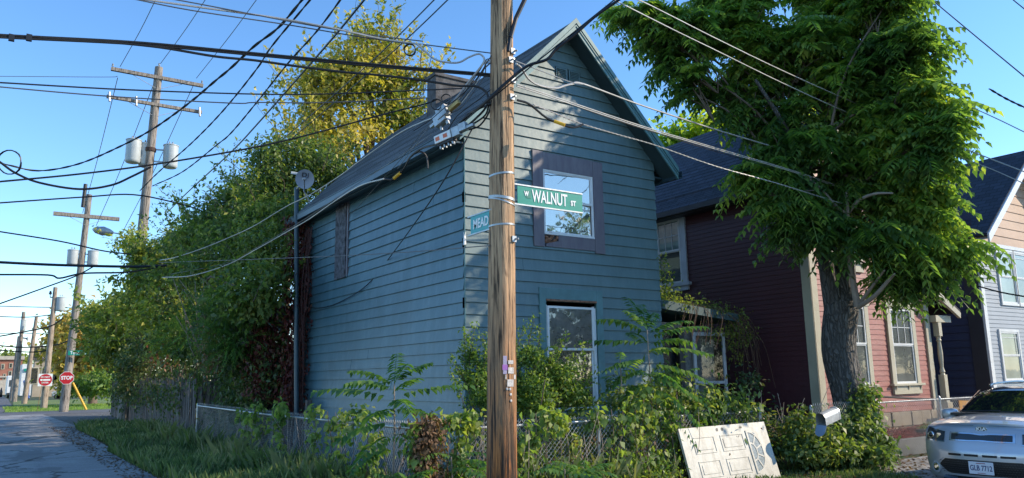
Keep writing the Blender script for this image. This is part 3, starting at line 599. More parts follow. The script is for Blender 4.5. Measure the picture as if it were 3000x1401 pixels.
mb = MB(); mb.box((RXc-.03, RY-.045, .72), (RXc+.20, RY-.0, 6.0)); mb.box((RXc-.035, RY-.045, .72), (RXc-.0, RY+.17, 6.0)); mb.build('corner_board', M['cream'], rh, bevel=.006); mb = MB(); mb.box((RXc+RW-.17, RY-.05, .6), (RXc+RW+.03, RY, 6.0)); mb.build('corner_board', M['cream'], rh, bevel=.006)
for x0, x1, z0, z1 in (W1, W2, W3, W4):
    wn = thing('window', None, None); wn.parent = rh
    mb = MB(); mb.box((x0-.15, RY-.055, z0), (x0, RY-.0, z1+.02)); mb.box((x1, RY-.055, z0), (x1+.15, RY-.0, z1+.02)); mb.box((x0-.22, RY-.11, z0-.05), (x1+.22, RY-.0, z0)); mb.box((x0-.14, RY-.06, z0-.24), (x1+.14, RY-.0, z0-.05))
    for xx in (x0-.1, (x0+x1)/2-.02, x1+.06): mb.prism([(xx, RY-.10, z0-.05), (xx, RY-.06, z0-.05), (xx, RY-.06, z0-.16)], (.04, 0, 0))
    xm = (x0+x1)/2; mb.prism([(x0-.2, RY-.07, z1+.02), (x1+.2, RY-.07, z1+.02), (x1+.2, RY-.07, z1+.14), (x1+.12, RY-.07, z1+.15), (xm+.12, RY-.07, z1+.29), (xm, RY-.07, z1+.31), (xm-.12, RY-.07, z1+.29), (x0-.12, RY-.07, z1+.15), (x0-.2, RY-.07, z1+.14)], (0, .07, 0))
    mb.build('casing', M['cream'], wn, bevel=.004)
    zm = (z0+z1)/2+.02; mb = MB(); sash(mb, x0, x1, z0, zm+.02, RY-.035, .045, .035); sash(mb, x0, x1, zm, z1, RY-.045, .04, .03)
    for f in (.333, .667): mb.box((x0+(x1-x0)*f-.008, RY-.028, zm+.04), (x0+(x1-x0)*f+.008, RY-.018, z1-.04))
    mb.box((x0+.04, RY-.028, zm+.40), (x1-.04, RY-.018, zm+.416)); mb.build('frame', M['white'], wn)
    mb = MB(); mb.quad((x0, RY-.017, z0), (x1, RY-.017, z0), (x1, RY-.017, z1), (x0, RY-.017, z1)); mb.build('pane', M['pane_blind'], wn)
    mb = MB(); k = 0; zz = z0+.35
    while zz < z1-.05: mb.box((x0+.08, RY-.0168, zz), (x0+.62, RY-.0158, zz+.028)); zz += .045
    mb.build('blind', simple('grey_blind_slats', (.22, .23, .22), .6), wn)
# side window near the rear, with wide pale trim
x = RXc; wn = thing('window', None, None); wn.parent = rh; wn['label'] = 'tall side window with pale trim under the eave'
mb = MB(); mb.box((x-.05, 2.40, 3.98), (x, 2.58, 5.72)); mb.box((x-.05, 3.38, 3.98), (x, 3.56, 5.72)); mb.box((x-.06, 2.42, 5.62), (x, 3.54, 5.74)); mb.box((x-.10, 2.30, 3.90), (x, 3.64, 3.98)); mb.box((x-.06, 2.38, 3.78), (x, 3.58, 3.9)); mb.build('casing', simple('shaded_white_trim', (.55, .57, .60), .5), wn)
mb = MB()
for a, b, y in ((3.98, 4.83, -.02), (4.80, 5.62, -.035)):
    mb.box((x+y-.02, 2.58, a), (x+y, 2.63, b)); mb.box((x+y-.02, 3.33, a), (x+y, 3.38, b)); mb.box((x+y-.02, 2.63, a), (x+y, 3.33, a+.05)); mb.box((x+y-.02, 2.63, b-.05), (x+y, 3.33, b))
for f in (2.865, 3.10): mb.box((x-.045, f-.008, 4.85), (x-.035, f+.008, 5.57))
mb.box((x-.045, 2.63, 5.20), (x-.035, 3.33, 5.216)); mb.build('frame', M['white'], wn)
mb = MB(); mb.quad((x-.018, 2.6, 4.0), (x-.018, 3.36, 4.0), (x-.018, 3.36, 4.82), (x-.018, 2.6, 4.82)); mb.build('pane', M['pane_dk'], wn)
mb = MB(); mb.quad((x-.034, 2.6, 4.82), (x-.034, 3.36, 4.82), (x-.034, 3.36, 5.6), (x-.034, 2.6, 5.6)); mb.build('pane', pane_mat('curtained_pane', (.10, .16, .15), .25, scale=1), wn)
# roof
mb = MB(); ex, ez, rx, rz = RXc-.35, 5.80, RXc+RW/2, 8.55
rf = thing('roof', None, None); rf.parent = rh
for sgn in (-1, 1):
    xe = ex if sgn < 0 else RXc+RW+.35; n = 22; mb = MB()
    for i in range(n):
        t0, t1 = i/n, (i+1)/n; x0, x1 = xe+(rx-xe)*t0, xe+(rx-xe)*t1; a, b = ez+(rz-ez)*t0, ez+(rz-ez)*t1; d = .05 if i == 3 else .014
        mb.quad((x0, RY-.4, a+d), (x0, 8.6, a+d), (x1, 8.6, b+.003), (x1, RY-.4, b+.003)); mb.quad((x0, RY-.4, a), (x0, 8.6, a), (x0, 8.6, a+d), (x0, RY-.4, a+d))
    mb.quad((xe, RY-.4, ez-.04), (xe, 8.6, ez-.04), (rx, 8.6, rz-.05), (rx, RY-.4, rz-.05)); o = mb.build('roof_slope', M['roof_red'], rf); uvquads(o, lambda c: (c.y, c.z*1.3))
mb = MB(); mb.box((ex-.10, RY-.42, ez-.15), (ex+.02, 8.6, ez-.03)); mb.box((ex, RY-.4, ez-.17), (RXc, 8.6, ez-.14)); mb.build('gutter', M['navy_dk'], rf)
mb = MB()
for sgn in (-1, 1):
    xe = ex if sgn < 0 else RXc+RW+.35; mb.hexa([(xe, RY-.44, ez-.2), (xe, RY-.4, ez-.2), (rx, RY-.4, rz-.2), (rx, RY-.44, rz-.2), (xe, RY-.44, ez), (xe, RY-.4, ez), (rx, RY-.4, rz), (rx, RY-.44, rz)])
mb.build('rake_board', M['cream'], rf)
# porch at the right: roof, turned column, wall stub
pc = thing('porch', None, None); pc.parent = rh; X0 = RXc+RW
mb = MB(); mb.hexa([(X0-.02, RY-.35, 3.62), (X0+.95, RY-.35, 3.08), (X0+.95, 3.0, 3.08), (X0-.02, 3.0, 3.62), (X0-.02, RY-.35, 3.70), (X0+.95, RY-.35, 3.16), (X0+.95, 3.0, 3.16), (X0-.02, 3.0, 3.70)]); mb.build('porch_roof', M['roof_red'], pc)
mb = MB(); mb.hexa([(X0-.02, RY-.37, 3.42), (X0+.9, RY-.37, 2.96), (X0+.9, RY-.30, 2.96), (X0-.02, RY-.30, 3.42), (X0-.02, RY-.37, 3.60), (X0+.93, RY-.37, 3.09), (X0+.93, RY-.30, 3.09), (X0-.02, RY-.30, 3.60)]); mb.box((X0+.05, RY-.2, 2.86), (X0+.75, RY+.0, 3.02)); mb.build('porch_beam', M['cream'], pc)
mb = MB(); c = (X0+.22, RY-.12, 0); mb.box((c[0]-.07, c[1]-.07, .72), (c[0]+.07, c[1]+.07, 1.60)); mb.box((c[0]-.11, c[1]-.10, .66), (c[0]+.12, c[1]+.1, .95))
mb.lathe(c, [(.06, 1.6), (.045, 1.63), (.065, 1.67), (.05, 1.72), (.038, 1.78), (.052, 1.95), (.058, 2.1), (.05, 2.25), (.04, 2.38), (.06, 2.42), (.045, 2.46), (.06, 2.5), (.05, 2.52)], 14); mb.box((c[0]-.07, c[1]-.07, 2.52), (c[0]+.07, c[1]+.07, 2.90)); mb.build('porch_column', M['cream'], pc)
mb = MB(); mb.quad((X0+.9, 2.0, .2), (X0+.9, 2.0, 3), (X0, 2.0, 3), (X0, 2.0, .2)); mb.build('porch_back', M['maroon'], pc)

# ------------------------------------------------------------------ grey house at the right edge
GX = 15.3; gh = thing('grey_house', 'grey vinyl sided house with tan shingled gable at the far right', 'house')
mb = MB(); siding(mb, lambda u, z, o: (u, RY-o, z), .5, 5.1, .11, .014, lambda z: (GX, GX+5.9), [(15.98, 17.1, 1.35, 2.76), (16.38, 18.4, 3.45, 5.0)]); mb.build('front_wall', M['grey_vinyl'], gh)
mb = MB(); siding(mb, lambda u, z, o: (GX-o, u, z), .3, 5.9, .2, .016, lambda z: (RY, 10)); mb.build('side_wall', M['navy'], gh)
mb = MB(); mb.quad((GX, 10, 0), (GX+5.9, 10, 0), (GX+5.9, 10, 5.8), (GX, 10, 5.8)); mb.quad((GX+5.9, RY, 0), (GX+5.9, 10, 0), (GX+5.9, 10, 5.8), (GX+5.9, RY, 5.8)); mb.build('back_wall', M['navy'], gh)
mb = MB(); siding(mb, lambda u, z, o: (u, RY-.05-o, z), 5.1, 7.75, .26, .02, lambda z: (GX+max(0, (z-5.35))/.82, GX+5.9-max(0, (z-5.35))/.82), [], .012); mb.build('gable', M['shake'], gh)
mb = MB(); mb.box((GX-.03, RY-.06, .3), (GX+.14, RY, 5.2)); mb.build('corner_board', M['white'], gh); mb = MB(); mb.box((GX, RY-.07, 5.02), (GX+5.9, RY, 5.12)); mb.build('frieze_board', M['white'], gh)
mb = MB(); mb.box((GX-.05, RY+.0, .3), (GX-.012, RY+.36, 5.6)); mb.build('side_trim', M['navy_dk'], gh)
rx, rz, ez, ex = GX+2.95, 7.95, 5.15, GX-.45
for sgn in (-1, 1):
    xe = ex if sgn < 0 else GX+6.35; mb = MB(); mb.hexa([(xe, RY-.55, ez), (xe, 10.2, ez), (rx, 10.2, rz), (rx, RY-.55, rz), (xe, RY-.55, ez+.06), (xe, 10.2, ez+.06), (rx, 10.2, rz+.06), (rx, RY-.55, rz+.06)]); o = mb.build('roof_slope', M['roof_grey'], gh); uvquads(o, lambda c: (c.y, c.z*1.3))
    mb = MB(); mb.hexa([(xe, RY-.60, ez-.20), (xe, RY-.552, ez-.20), (rx, RY-.552, rz-.20), (rx, RY-.60, rz-.20), (xe, RY-.60, ez+.03), (xe, RY-.552, ez+.03), (rx, RY-.552, rz+.03), (rx, RY-.60, rz+.03)]); mb.build('rake_board', M['white'], gh)
    mb = MB()
    for i in range(5): y = RY-.55+i*.11; mb.hexa([(xe, y, ez-.10), (xe, y+.105, ez-.10), (rx, y+.105, rz-.10), (rx, y, rz-.10), (xe, y, ez-.085), (xe, y+.105, ez-.085), (rx, y+.105, rz-.085), (rx, y, rz-.085)])
    mb.build('soffit', M['cream'], gh)
for (x0, x1, z0, z1, nn_) in ((16.05, 17.05, 1.42, 2.7, 1), (16.45, 17.35, 3.5, 4.95, 1), (17.45, 18.35, 3.5, 4.95, 1)):
    wn = thing('window', None, None); wn.parent = gh; mb = MB(); sash(mb, x0-.07, x1+.07, z0-.07, z1+.07, RY-.05, .07, .05); zm = (z0+z1)/2; sash(mb, x0, x1, z0, zm+.02, RY-.03, .04, .02); sash(mb, x0, x1, zm, z1, RY-.04, .04, .03)
    mb.box((x0+.04, RY-.03, z1-.16), (x1-.04, RY-.022, z1-.145)); mb.box((x1-.17, RY-.03, zm), (x1-.155, RY-.022, z1)); mb.build('frame', M['white'], wn)
    mb = MB(); mb.quad((x0, RY-.012, z0), (x1, RY-.012, z0), (x1, RY-.012, zm), (x0, RY-.012, zm)); mb.quad((x0, RY-.016, zm), (x1, RY-.016, zm), (x1, RY-.016, z1), (x0, RY-.016, z1)); mb.build('pane', pane_mat('curtain_pane', (.16, .18, .15), .08, scale=.7), wn)
    mb = MB(); zz = zm+.05
    while zz < z1-.05: mb.box((x0+.06, RY-.0158, zz), (x1-.06, RY-.0150, zz+.02)); zz += .035
    mb.build('blind', simple('pale_blind_slats', (.35, .40, .30), .6), wn)

# retaining wall, mulch bed
mb = MB(); mb.box((8.55, -1.98, 0), (16, -1.83, .33), R(0)); tag(mb.build('retaining_wall', M['conc'], bevel=.012), 'low concrete retaining wall in front of the mulch bed', 'wall')
mb = MB(); mb.box((8.6, -1.83, 0), (16, -1.05, .24)); o = mb.build('garden_soil', M['soil']); o['kind'] = 'structure'
n = 9000; P = np.stack([rng.uniform(8.6, 15.8, n), rng.uniform(-1.83, -1.1, n), .24+.10*rng.random(n)+.03*np.sin(rng.random(n)*6)], 1)
P[:, 2] += .13*(P[:, 1]+1.83)/.75
V, F_ = leaf_arrays(P, np.concatenate([rng.normal(size=(n, 2)), rng.normal(size=(n, 1))*.35], 1), np.array([0, 0, 1.])+rng.normal(size=(n, 3))*.5, np.full(n, .085), np.full(n, .022), .2, 0)
tag(npmesh('mulch', V, F_, M['mulch']), 'shredded red wood mulch covering the flower bed', 'mulch', kind='stuff')
pt = thing('planter', 'dark plastic planter with seedlings on the red mulch', 'planter', (10.9, -1.6, .28))
mb = MB(); mb.hexa([(-.3, -.1, 0), (.3, -.1, 0), (.3, .1, 0), (-.3, .1, 0), (-.36, -.13, .16), (.36, -.13, .16), (.36, .13, .16), (-.36, .13, .16)]); mb.build('tub', M['black'], pt, bevel=.01)
leaf_crown('seedlings', [(0, 0, .2, .16, .08, .1)], 90, .09, M['lf_bush'], pt, 4, clump=3, spread=.04)

# ------------------------------------------------------------------ the near utility pole
PX0, PY0 = -1.68, -3.61
pole = thing('utility_pole', 'near timber utility pole with tar stained butt, nailed tags and steel bands', 'utility pole', (PX0, PY0, 0))
g = np.random.default_rng(2); nseg, hh = 48, 9.0; rows = 60; V = []; F_ = []
for i in range(rows+1):
    z = hh*i/rows; r_ = .172-.0062*z
    for k in range(nseg):
        a = 2*PI*k/nseg; rr = r_*(1+.012*math.sin(3*a+z*.7)+.008*math.sin(9*a+z*.3)+.010*math.sin(17*a+.35*z)+.006*math.sin(29*a-.2*z)); V.append((rr*math.cos(a)+.012*z*.9, rr*math.sin(a)-.008*z, z))
F_ = [(i*nseg+k, i*nseg+(k+1) % nseg, (i+1)*nseg+(k+1) % nseg, (i+1)*nseg+k) for i in range(rows) for k in range(nseg)]
o = npmesh('pole_shaft', V, F_, M['pole'], pole, smooth=True)
def pc_(z): return np.array([PX0+.0108*z, PY0-.008*z, z])
def pr_(z): return .172-.0062*z
def on_pole(x, y, lift=.0):  # point on the pole's skin facing the camera at a photo pixel
    d = _ray(x, y); h = CAM[:2]-np.array([PX0, PY0]); z = 1.7
    for _ in range(4):
        c = pc_(z)[:2]; r_ = pr_(z)+lift; dd = d[:2]; o_ = CAM[:2]-c; a = dd@dd; b = 2*o_@dd; cc = o_@o_-r_*r_; q = max(b*b-4*a*cc, 0); t = (-b-math.sqrt(q))/(2*a); z = CAM[2]+d[2]*t
    p = CAM+d*t; n = p-np.array([*pc_(p[2])[:2], p[2]]); return p, n/np.linalg.norm(n)
def plate(mb, x0, y0, x1, y1, th=.004, lift=.004):
    P_ = []
    for x, y in ((x0, y1), (x1, y1), (x1, y0), (x0, y0)):
        P_.append(on_pole(x, y, lift)[0])
    n = on_pole((x0+x1)/2, (y0+y1)/2)[1]; mb.prism([p-np.array([PX0, PY0, 0]) for p in P_], n*th)
c_ = lambda x, y: ((1300+x/3)/DP, (1000+y/3)/DP)
M['tagw'] = simple('worn_white_tag', (.62, .58, .54), .6, var=.4, scale=40)
for (a, b, c, d, m) in ((522, 128, 555, 288, 'pinkw'), (566, 168, 610, 200, 'tagw'), (566, 230, 613, 284, 'tagw'), (542, 294, 630, 333, 'tagw'), (558, 336, 612, 398, 'tagw')):
    mb = MB(); p0, p1 = c_(a, b), c_(c, d); plate(mb, *p0, *p1); mb.build('tag', M['tagw'] if m == 'tagw' else simple('pink_white_tag', (.62, .48, .58), .5), pole)
mb = MB(); plate(mb, *c_(516, 206), *c_(560, 252), th=.007); mb.build('tag', simple('pink_plastic', (.62, .22, .58), .4), pole)
for (x, y) in ((557, 419), (583, 421), (589, 467), (592, 523)):
    p, n = on_pole(*c_(x, y), .004); mb = MB(); mb.lathe(p-np.array([PX0, PY0, 0]), [(.014, -.004), (.014, .004), (.008, .006)], 10, n); mb.build('round_tag', M['tagw'], pole)
for zz, th, tilt in ((4.02, .022, .02), (3.74, .03, -.02), (3.70, .016, -.045), (3.42, .02, .01)):
    mb = MB(); c = pc_(zz)-np.array([PX0, PY0, 0]); r_ = pr_(zz)+.006; P_ = [(c[0]+r_*math.cos(t)*1., c[1]+r_*math.sin(t), c[2]+tilt*math.cos(t+.6)) for t in np.linspace(0, 2*PI, 33)]
    V = []
    for p in P_: V += [(p[0], p[1], p[2]-th/2), (p[0], p[1], p[2]+th/2)]
    mb.add(V, [(2*i, 2*i+2, 2*i+3, 2*i+1) for i in range(32)]); mb.build('steel_band', M['galv'], pole, smooth=True)
for (x, y) in ((1291, 602), (1288, 130), (1289, 203), (1286, 245), (1283, 152)):
    p, n = on_pole(x, y, .0); p = p-np.array([PX0, PY0, 0]); mb = MB(); s = Vector((0, 0, 1)).cross(Vector(n)); mb.box((p[0]-.028, p[1]-.028, p[2]-.035), (p[0]+.028, p[1]+.028, p[2]+.035)); mb.tube([p, p+n*.07], .011, 8); mb.build('bolt_plate', M['galv'], pole)
mb = MB(); a, _ = on_pole(1284, 95, .03); b, _ = on_pole(1298, 0, .03); d = b-a; o_ = np.array([PX0, PY0, 0]); mb.bar(a-d*.35-o_, a-o_, .035, .03); mb.tube([a-o_, a+d*.5+np.array([.02, -.03, 0])-o_, a+d*1.8+np.array([.16, -.2, 0])-o_], .028, 8); mb.build('bracket', M['black'], pole)

# street name signs
def name_sign(name, label, body, o0, xdir, length, hgt, col, tx, loc0, tilt=0):
    t = thing(name, label, 'street sign'); x = Vector(xdir).normalized(); x = (x+Vector((0, 0, tilt))).normalized(); nrm = x.cross(Vector((0, 0, 1))).normalized(); p = Vector(o0); u = nrm.cross(x)*-1
    u = Vector((0, 0, 1)); mb = MB()
    mb.prism([p-u*hgt/2, p+x*length-u*hgt/2, p+x*length+u*hgt/2, p+u*hgt/2], nrm*-.006); mb.build('blade', col, t)
    mb = MB()
    for s in (-1, 1): q = p+u*s*(hgt/2+.003)-nrm*.003; mb.bar(q-x*.06, q+x*length, .022, .016)
    mb.build('rail', M['galv'], t)
    for (s, sz, off, dz, sxx) in tx: text('lettering', s, sz, M['sign_white'], t, p+x*off+u*dz+nrm*.004, x, u, sxx, .0012, True, .004)
    return t
a = atY(1302, 489, PY0-.10); b = atY(1465, 513.5, PY0-.10)
t = name_sign('street_sign', 'green WALNUT street name sign on the right of the pole', None, (a[0], a[1], a[2]), (b[0]-a[0], 0, 0), b[0]-a[0], .232, M['sign_green'], [('W', .075, .125, .02, .75), ('WALNUT', .205, .47, 0, .60), ('ST', .085, .825, -.02, .85)], None)
mb = MB(); mb.prism([(a[0]+.12, a[1]-.0035, a[2]-.03), (a[0]+.192, a[1]-.0035, a[2]-.03), (a[0]+.192, a[1]-.0035, a[2]+.065), (a[0]+.12, a[1]-.0035, a[2]+.065)], (0, .002, 0)); mb.build('patch', simple('patch_green', (.0, .2, .14), .4), t)
a = atX(1184, 569, PX0-.10); b = atX(1236, 554, PX0-.10)
t = name_sign('street_sign', 'faded teal MEAD street name sign on the left of the pole', None, (a[0], a[1], a[2]+.003), (0, b[1]-a[1]-.3, 0), abs(b[1]-a[1])+.03, .218, M['sign_teal'], [('MEAD', .155, .235, -.005, .82)], None)

# ------------------------------------------------------------------ far poles
def pole_pts(bx, by, tx, ty, D): b = atD(bx, by, D); b[2] = 0; t_ = atD(tx, ty, D); return b, t_
def insulator(mb, p, s=1): mb.lathe(p, [(.012*s, 0), (.012*s, .10*s), (.05*s, .11*s), (.055*s, .15*s), (.035*s, .17*s), (.05*s, .19*s), (.03*s, .23*s), (.01*s, .25*s)], 10)
def transformer(root, c, r_=.24, h=.75, pol=None):
    mb = MB(); mb.lathe(c, [(r_*.8, 0), (r_*.92, .03), (r_, .12), (r_, h), (r_*1.07, h+.01), (r_*1.07, h+.045), (r_*.9, h+.075), (.05, h+.1)], 24)
    if pol is not None:
        for z in (.25*h, .8*h): mb.bar(Vector(c)+Vector((0, 0, z)), Vector((pol[0], pol[1], c[2]+z)), .06, .07)
    tr = mb.build('transformer', M['xfmr'], root, smooth=True)
    mb = MB()
    for s in (-.08, .07): insulator(mb, (c[0]+s, c[1], c[2]+h+.06), .8)
    mb.build('bushing', M['galv_dull'], tr); return tr
def crossarm(root, c, half, z, wd=.11, pins=(), braces=True, tiltz=0, name='crossarm'):
    d = Vector((1, .0, 0)); mb = MB(); a = Vector((c[0], c[1]-.16, z)); mb.bar(a-d*half+Vector((0, 0, tiltz)), a+d*half-Vector((0, 0, tiltz)), wd, wd); o = mb.build(name, M['pole_far'], root)
    mb = MB()
    for p in pins: insulator(mb, a+d*p*half+Vector((0, 0, .05-tiltz*p)))
    if pins: mb.build('insulator', M['galv_dull'], o)
    if braces:
        mb = MB()
        for s in (-.6, .6): mb.bar(a+d*half*s-Vector((0, 0, .05)), (c[0], c[1]-.15, z-.62), .03, .02)
        mb.build('brace', M['galv_dull'], o)
def shaft(root, b, t_, r0, r1, mat, n=14):
    mb = MB(); mb.tube([b, b+(t_-b)*.5, t_], [r0, (r0+r1)/2, r1], n); mb.build('pole_shaft', mat, root, smooth=True)
D2 = 41; b, t_ = pole_pts(314, 995, 400, 170, D2)
p2 = thing('utility_pole', 'tall grey pole with two crossarms and three transformers above the hedge', 'utility pole', group=None); shaft(p2, b, t_, .26, .19, M['pole_far'])
lp = lambda z: b+(t_-b)*(z-b[2])/(t_[2]-b[2])
za = atD(397, 198, D2)[2]; crossarm(p2, lp(za), 2.15, za, wd=.17, pins=(-.97, .97), tiltz=.0)
zb = atD(392, 266, D2)[2]; crossarm(p2, lp(zb), 2.2, zb, wd=.15)
mb = MB(); insulator(mb, t_, 1); mb.build('insulator', M['galv_dull'], p2)
for f in (-.96, -.42, .93): mb = MB(); c = lp(zb)+np.array([2.2*f, -.3, 0]); mb.tube([c+np.array([0, 0, .2]), c+np.array([.03, -.07, -.3])], .05, 8); mb.build('cutout', M['galv_dull'], p2)
for (x, y, dy) in ((333, 410, 0), (366, 420, .25), (427, 423, -.05)):
    c = atD(x, y, D2+dy); transformer(p2, c, .35, 1.12, lp(c[2]+.4))
mb = MB(); c = lp(atD(375, 378, D2)[2]); mb.lathe(c-np.array([0, 0, .08]), [(.25, 0), (.26, .02), (.26, .18), (.25, .2)], 14); mb.build('collar', simple('rusty_iron', (.07, .04, .03), .8), p2)
# street lamp on an arm from this pole
e = atD(233, 577, D2+1.0); h_ = atD(285, 586, D2+.8); r_ = lp(7.0)
lm = thing('street_lamp', 'cobra head street lamp reaching left from the hedge', 'street lamp')
mb = MB(); d = h_-e; mb.tube([e, e+d*.15, e+d*.5, e+d*.8, h_], [.04, .16, .23, .16, .07], 14); mb.build('lamp_head', M['galv_dull'], lm, smooth=True)
mb = MB(); mb.tube(spline([h_-d*.1, atD(305, 592, D2+.5), atD(345, 625, D2)], 5), .03, 8); mb.build('arm', M['galv_dull'], lm, smooth=True)
D3 = 58; b, t_ = pole_pts(160, 1033, 225, 490, D3); p3 = thing('utility_pole', 'leaning grey pole by the far corner carrying a STOP sign and two transformers', 'utility pole'); shaft(p3, b, t_, .27, .17, M['pole_far'])
lp3 = lambda z: b+(t_-b)*(z-b[2])/(t_[2]-b[2]); z = atD(221, 546, D3)[2]; crossarm(p3, lp3(z), 1.95, z, wd=.24)
mb = MB(); c = lp3(t_[2]-.9)+np.array([-.3, 0, 0]); mb.tube([c, c+np.array([.05, 0, 1.6])], .12, 8); mb.build('cutout', M['black'], p3)
for (x, y) in ((181, 667), (232, 669)): c = atD(x, y, D3); transformer(p3, c, .33, .95, lp3(c[2]+.4))
def oct_sign(c, r_, nrm, name, label, cat, stop=True):
    t = thing(name, label, cat); nv = Vector(nrm).normalized(); x = Vector((0, 0, 1)).cross(nv).normalized(); u = Vector((0, 0, 1)); c = Vector(c)
    def ring(rad, k, a0): return [c+x*rad*math.cos(a0+2*PI*i/k)+u*rad*math.sin(a0+2*PI*i/k) for i in range(k)]
    if stop:
        mb = MB(); mb.prism(ring(r_, 8, PI/8), nv*.01); mb.build('border', M['sign_white'], t); mb = MB(); mb.prism([p+nv*.012 for p in ring(r_*.94, 8, PI/8)], nv*.004); mb.build('face', M['sign_red'], t)
        text('lettering', 'STOP', r_*.72, M['sign_white'], t, c+nv*.02, x, u, .85, .003, True, .012)
    else:
        mb = MB(); mb.prism([c+x*r_*1.05*a+u*r_*1.05*b_ for a, b_ in ((-1, -1), (1, -1), (1, 1), (-1, 1))], nv*.01); mb.build('backing', M['sign_white'], t)
        mb = MB(); mb.prism([p+nv*.012 for p in ring(r_, 28, 0)], nv*.004); mb.build('face', M['sign_red'], t)
        mb = MB(); mb.prism([c+nv*.018+x*r_*.74*a+u*r_*.14*b_ for a, b_ in ((-1, -1), (1, -1), (1, 1), (-1, 1))], nv*.004); mb.build('bar', M['sign_white'], t)
        text('lettering', 'DO NOT', r_*.36, M['sign_white'], t, c+nv*.02+u*r_*.48, x, u, .95, .003, True, .004); text('lettering', 'ENTER', r_*.36, M['sign_white'], t, c+nv*.02-u*r_*.48, x, u, .95, .003, True, .004)
    return t
def to_cam(c): d = CAM-c; return (d[0], d[1], 0)
c = atD(168, 951, D3-.6); oct_sign(c, .43, to_cam(c), 'stop_sign', 'red octagonal STOP sign fixed to the leaning pole', 'stop sign')
c = atD(196, 888, D3-.6); tv = Vector(to_cam(c)).normalized(); xv = Vector((0, 0, 1)).cross(tv); ts = thing('street_sign', 'small green Town street name sign above the stop sign', 'street sign')
mb = MB(); q = Vector(c); mb.prism([q-xv*.55-Vector((0, 0, .15)), q+xv*.55-Vector((0, 0, .15)), q+xv*.55+Vector((0, 0, .15)), q-xv*.55+Vector((0, 0, .15))], tv*.01); mb.build('blade', M['sign_green'], ts)
text('lettering', 'Town St', .27, M['sign_white'], ts, q+tv*.015, xv, (0, 0, 1), .95, .003, True, .006)
mb = MB(); a = atD(183, 963, D3); e = atD(218, 1020, D3); e[2] = .1; mb.tube([a, e], .07, 8); tag(mb.build('guy_guard', M['yellow']), 'slanting yellow guy wire guard behind the stop sign', 'guy guard')
D4 = 68; b, t_ = pole_pts(110, 1023, 140, 723, D4); p4 = thing('utility_pole', 'tan pole with one transformer and a DO NOT ENTER sign', 'utility pole'); shaft(p4, b, t_, .24, .15, M['pole_tan']); c = atD(151, 783, D4); transformer(p4, c, .33, 1.0, (t_[0], t_[1]))
mb = MB(); c = atD(126, 748, D4); mb.bar(c, (t_[0], t_[1], c[2]), .08, .08); insulator(mb, c, 2); mb.build('pin_bracket', M['black'], p4)
c = atD(114, 956, D4-.5); oct_sign(c, .43, to_cam(c), 'no_entry_sign', 'round red DO NOT ENTER sign on the tan pole', 'road sign', False)
D5 = 88; b, t_ = pole_pts(62, 1001, 92, 797, D5); p5 = thing('utility_pole', 'plain leaning pole left of the no entry sign', 'utility pole'); shaft(p5, b, t_, .25, .15, M['pole_tan'])
D6 = 100; b, t_ = pole_pts(37, 993, 60, 785, D6); p6 = thing('utility_pole', 'brown pole with one small transformer at the far left', 'utility pole'); shaft(p6, b, t_, .27, .17, M['pole_far']); transformer(p6, atD(57, 832, D6), .28, 1.1, (t_[0], t_[1]))
D7 = 108; b, t_ = pole_pts(30, 991, 49, 846, D7); p7 = thing('utility_pole', 'short grey pole with a lamp arm behind the brown pole', 'utility pole'); shaft(p7, b, t_, .27, .2, M['pole_far']); mb = MB(); mb.tube(spline([atD(46, 860, D7), atD(56, 851, D7), atD(68, 852, D7)], 4), .1, 8); mb.lathe(atD(66, 853, D7), [(.05, 0), (.3, .1), (.05, .25)], 10, (1, 0, 0)); mb.build('lamp_arm', M['galv_dull'], p7)
mb = MB(); a = atD(95, 1012, 62); a[2] = 0; e = atD(110, 945, 62); mb.bar(a, e, .09, .03); tag(mb.build('marker_post', M['tan_wood']), 'thin pale marker post leaning in the lawn', 'post')

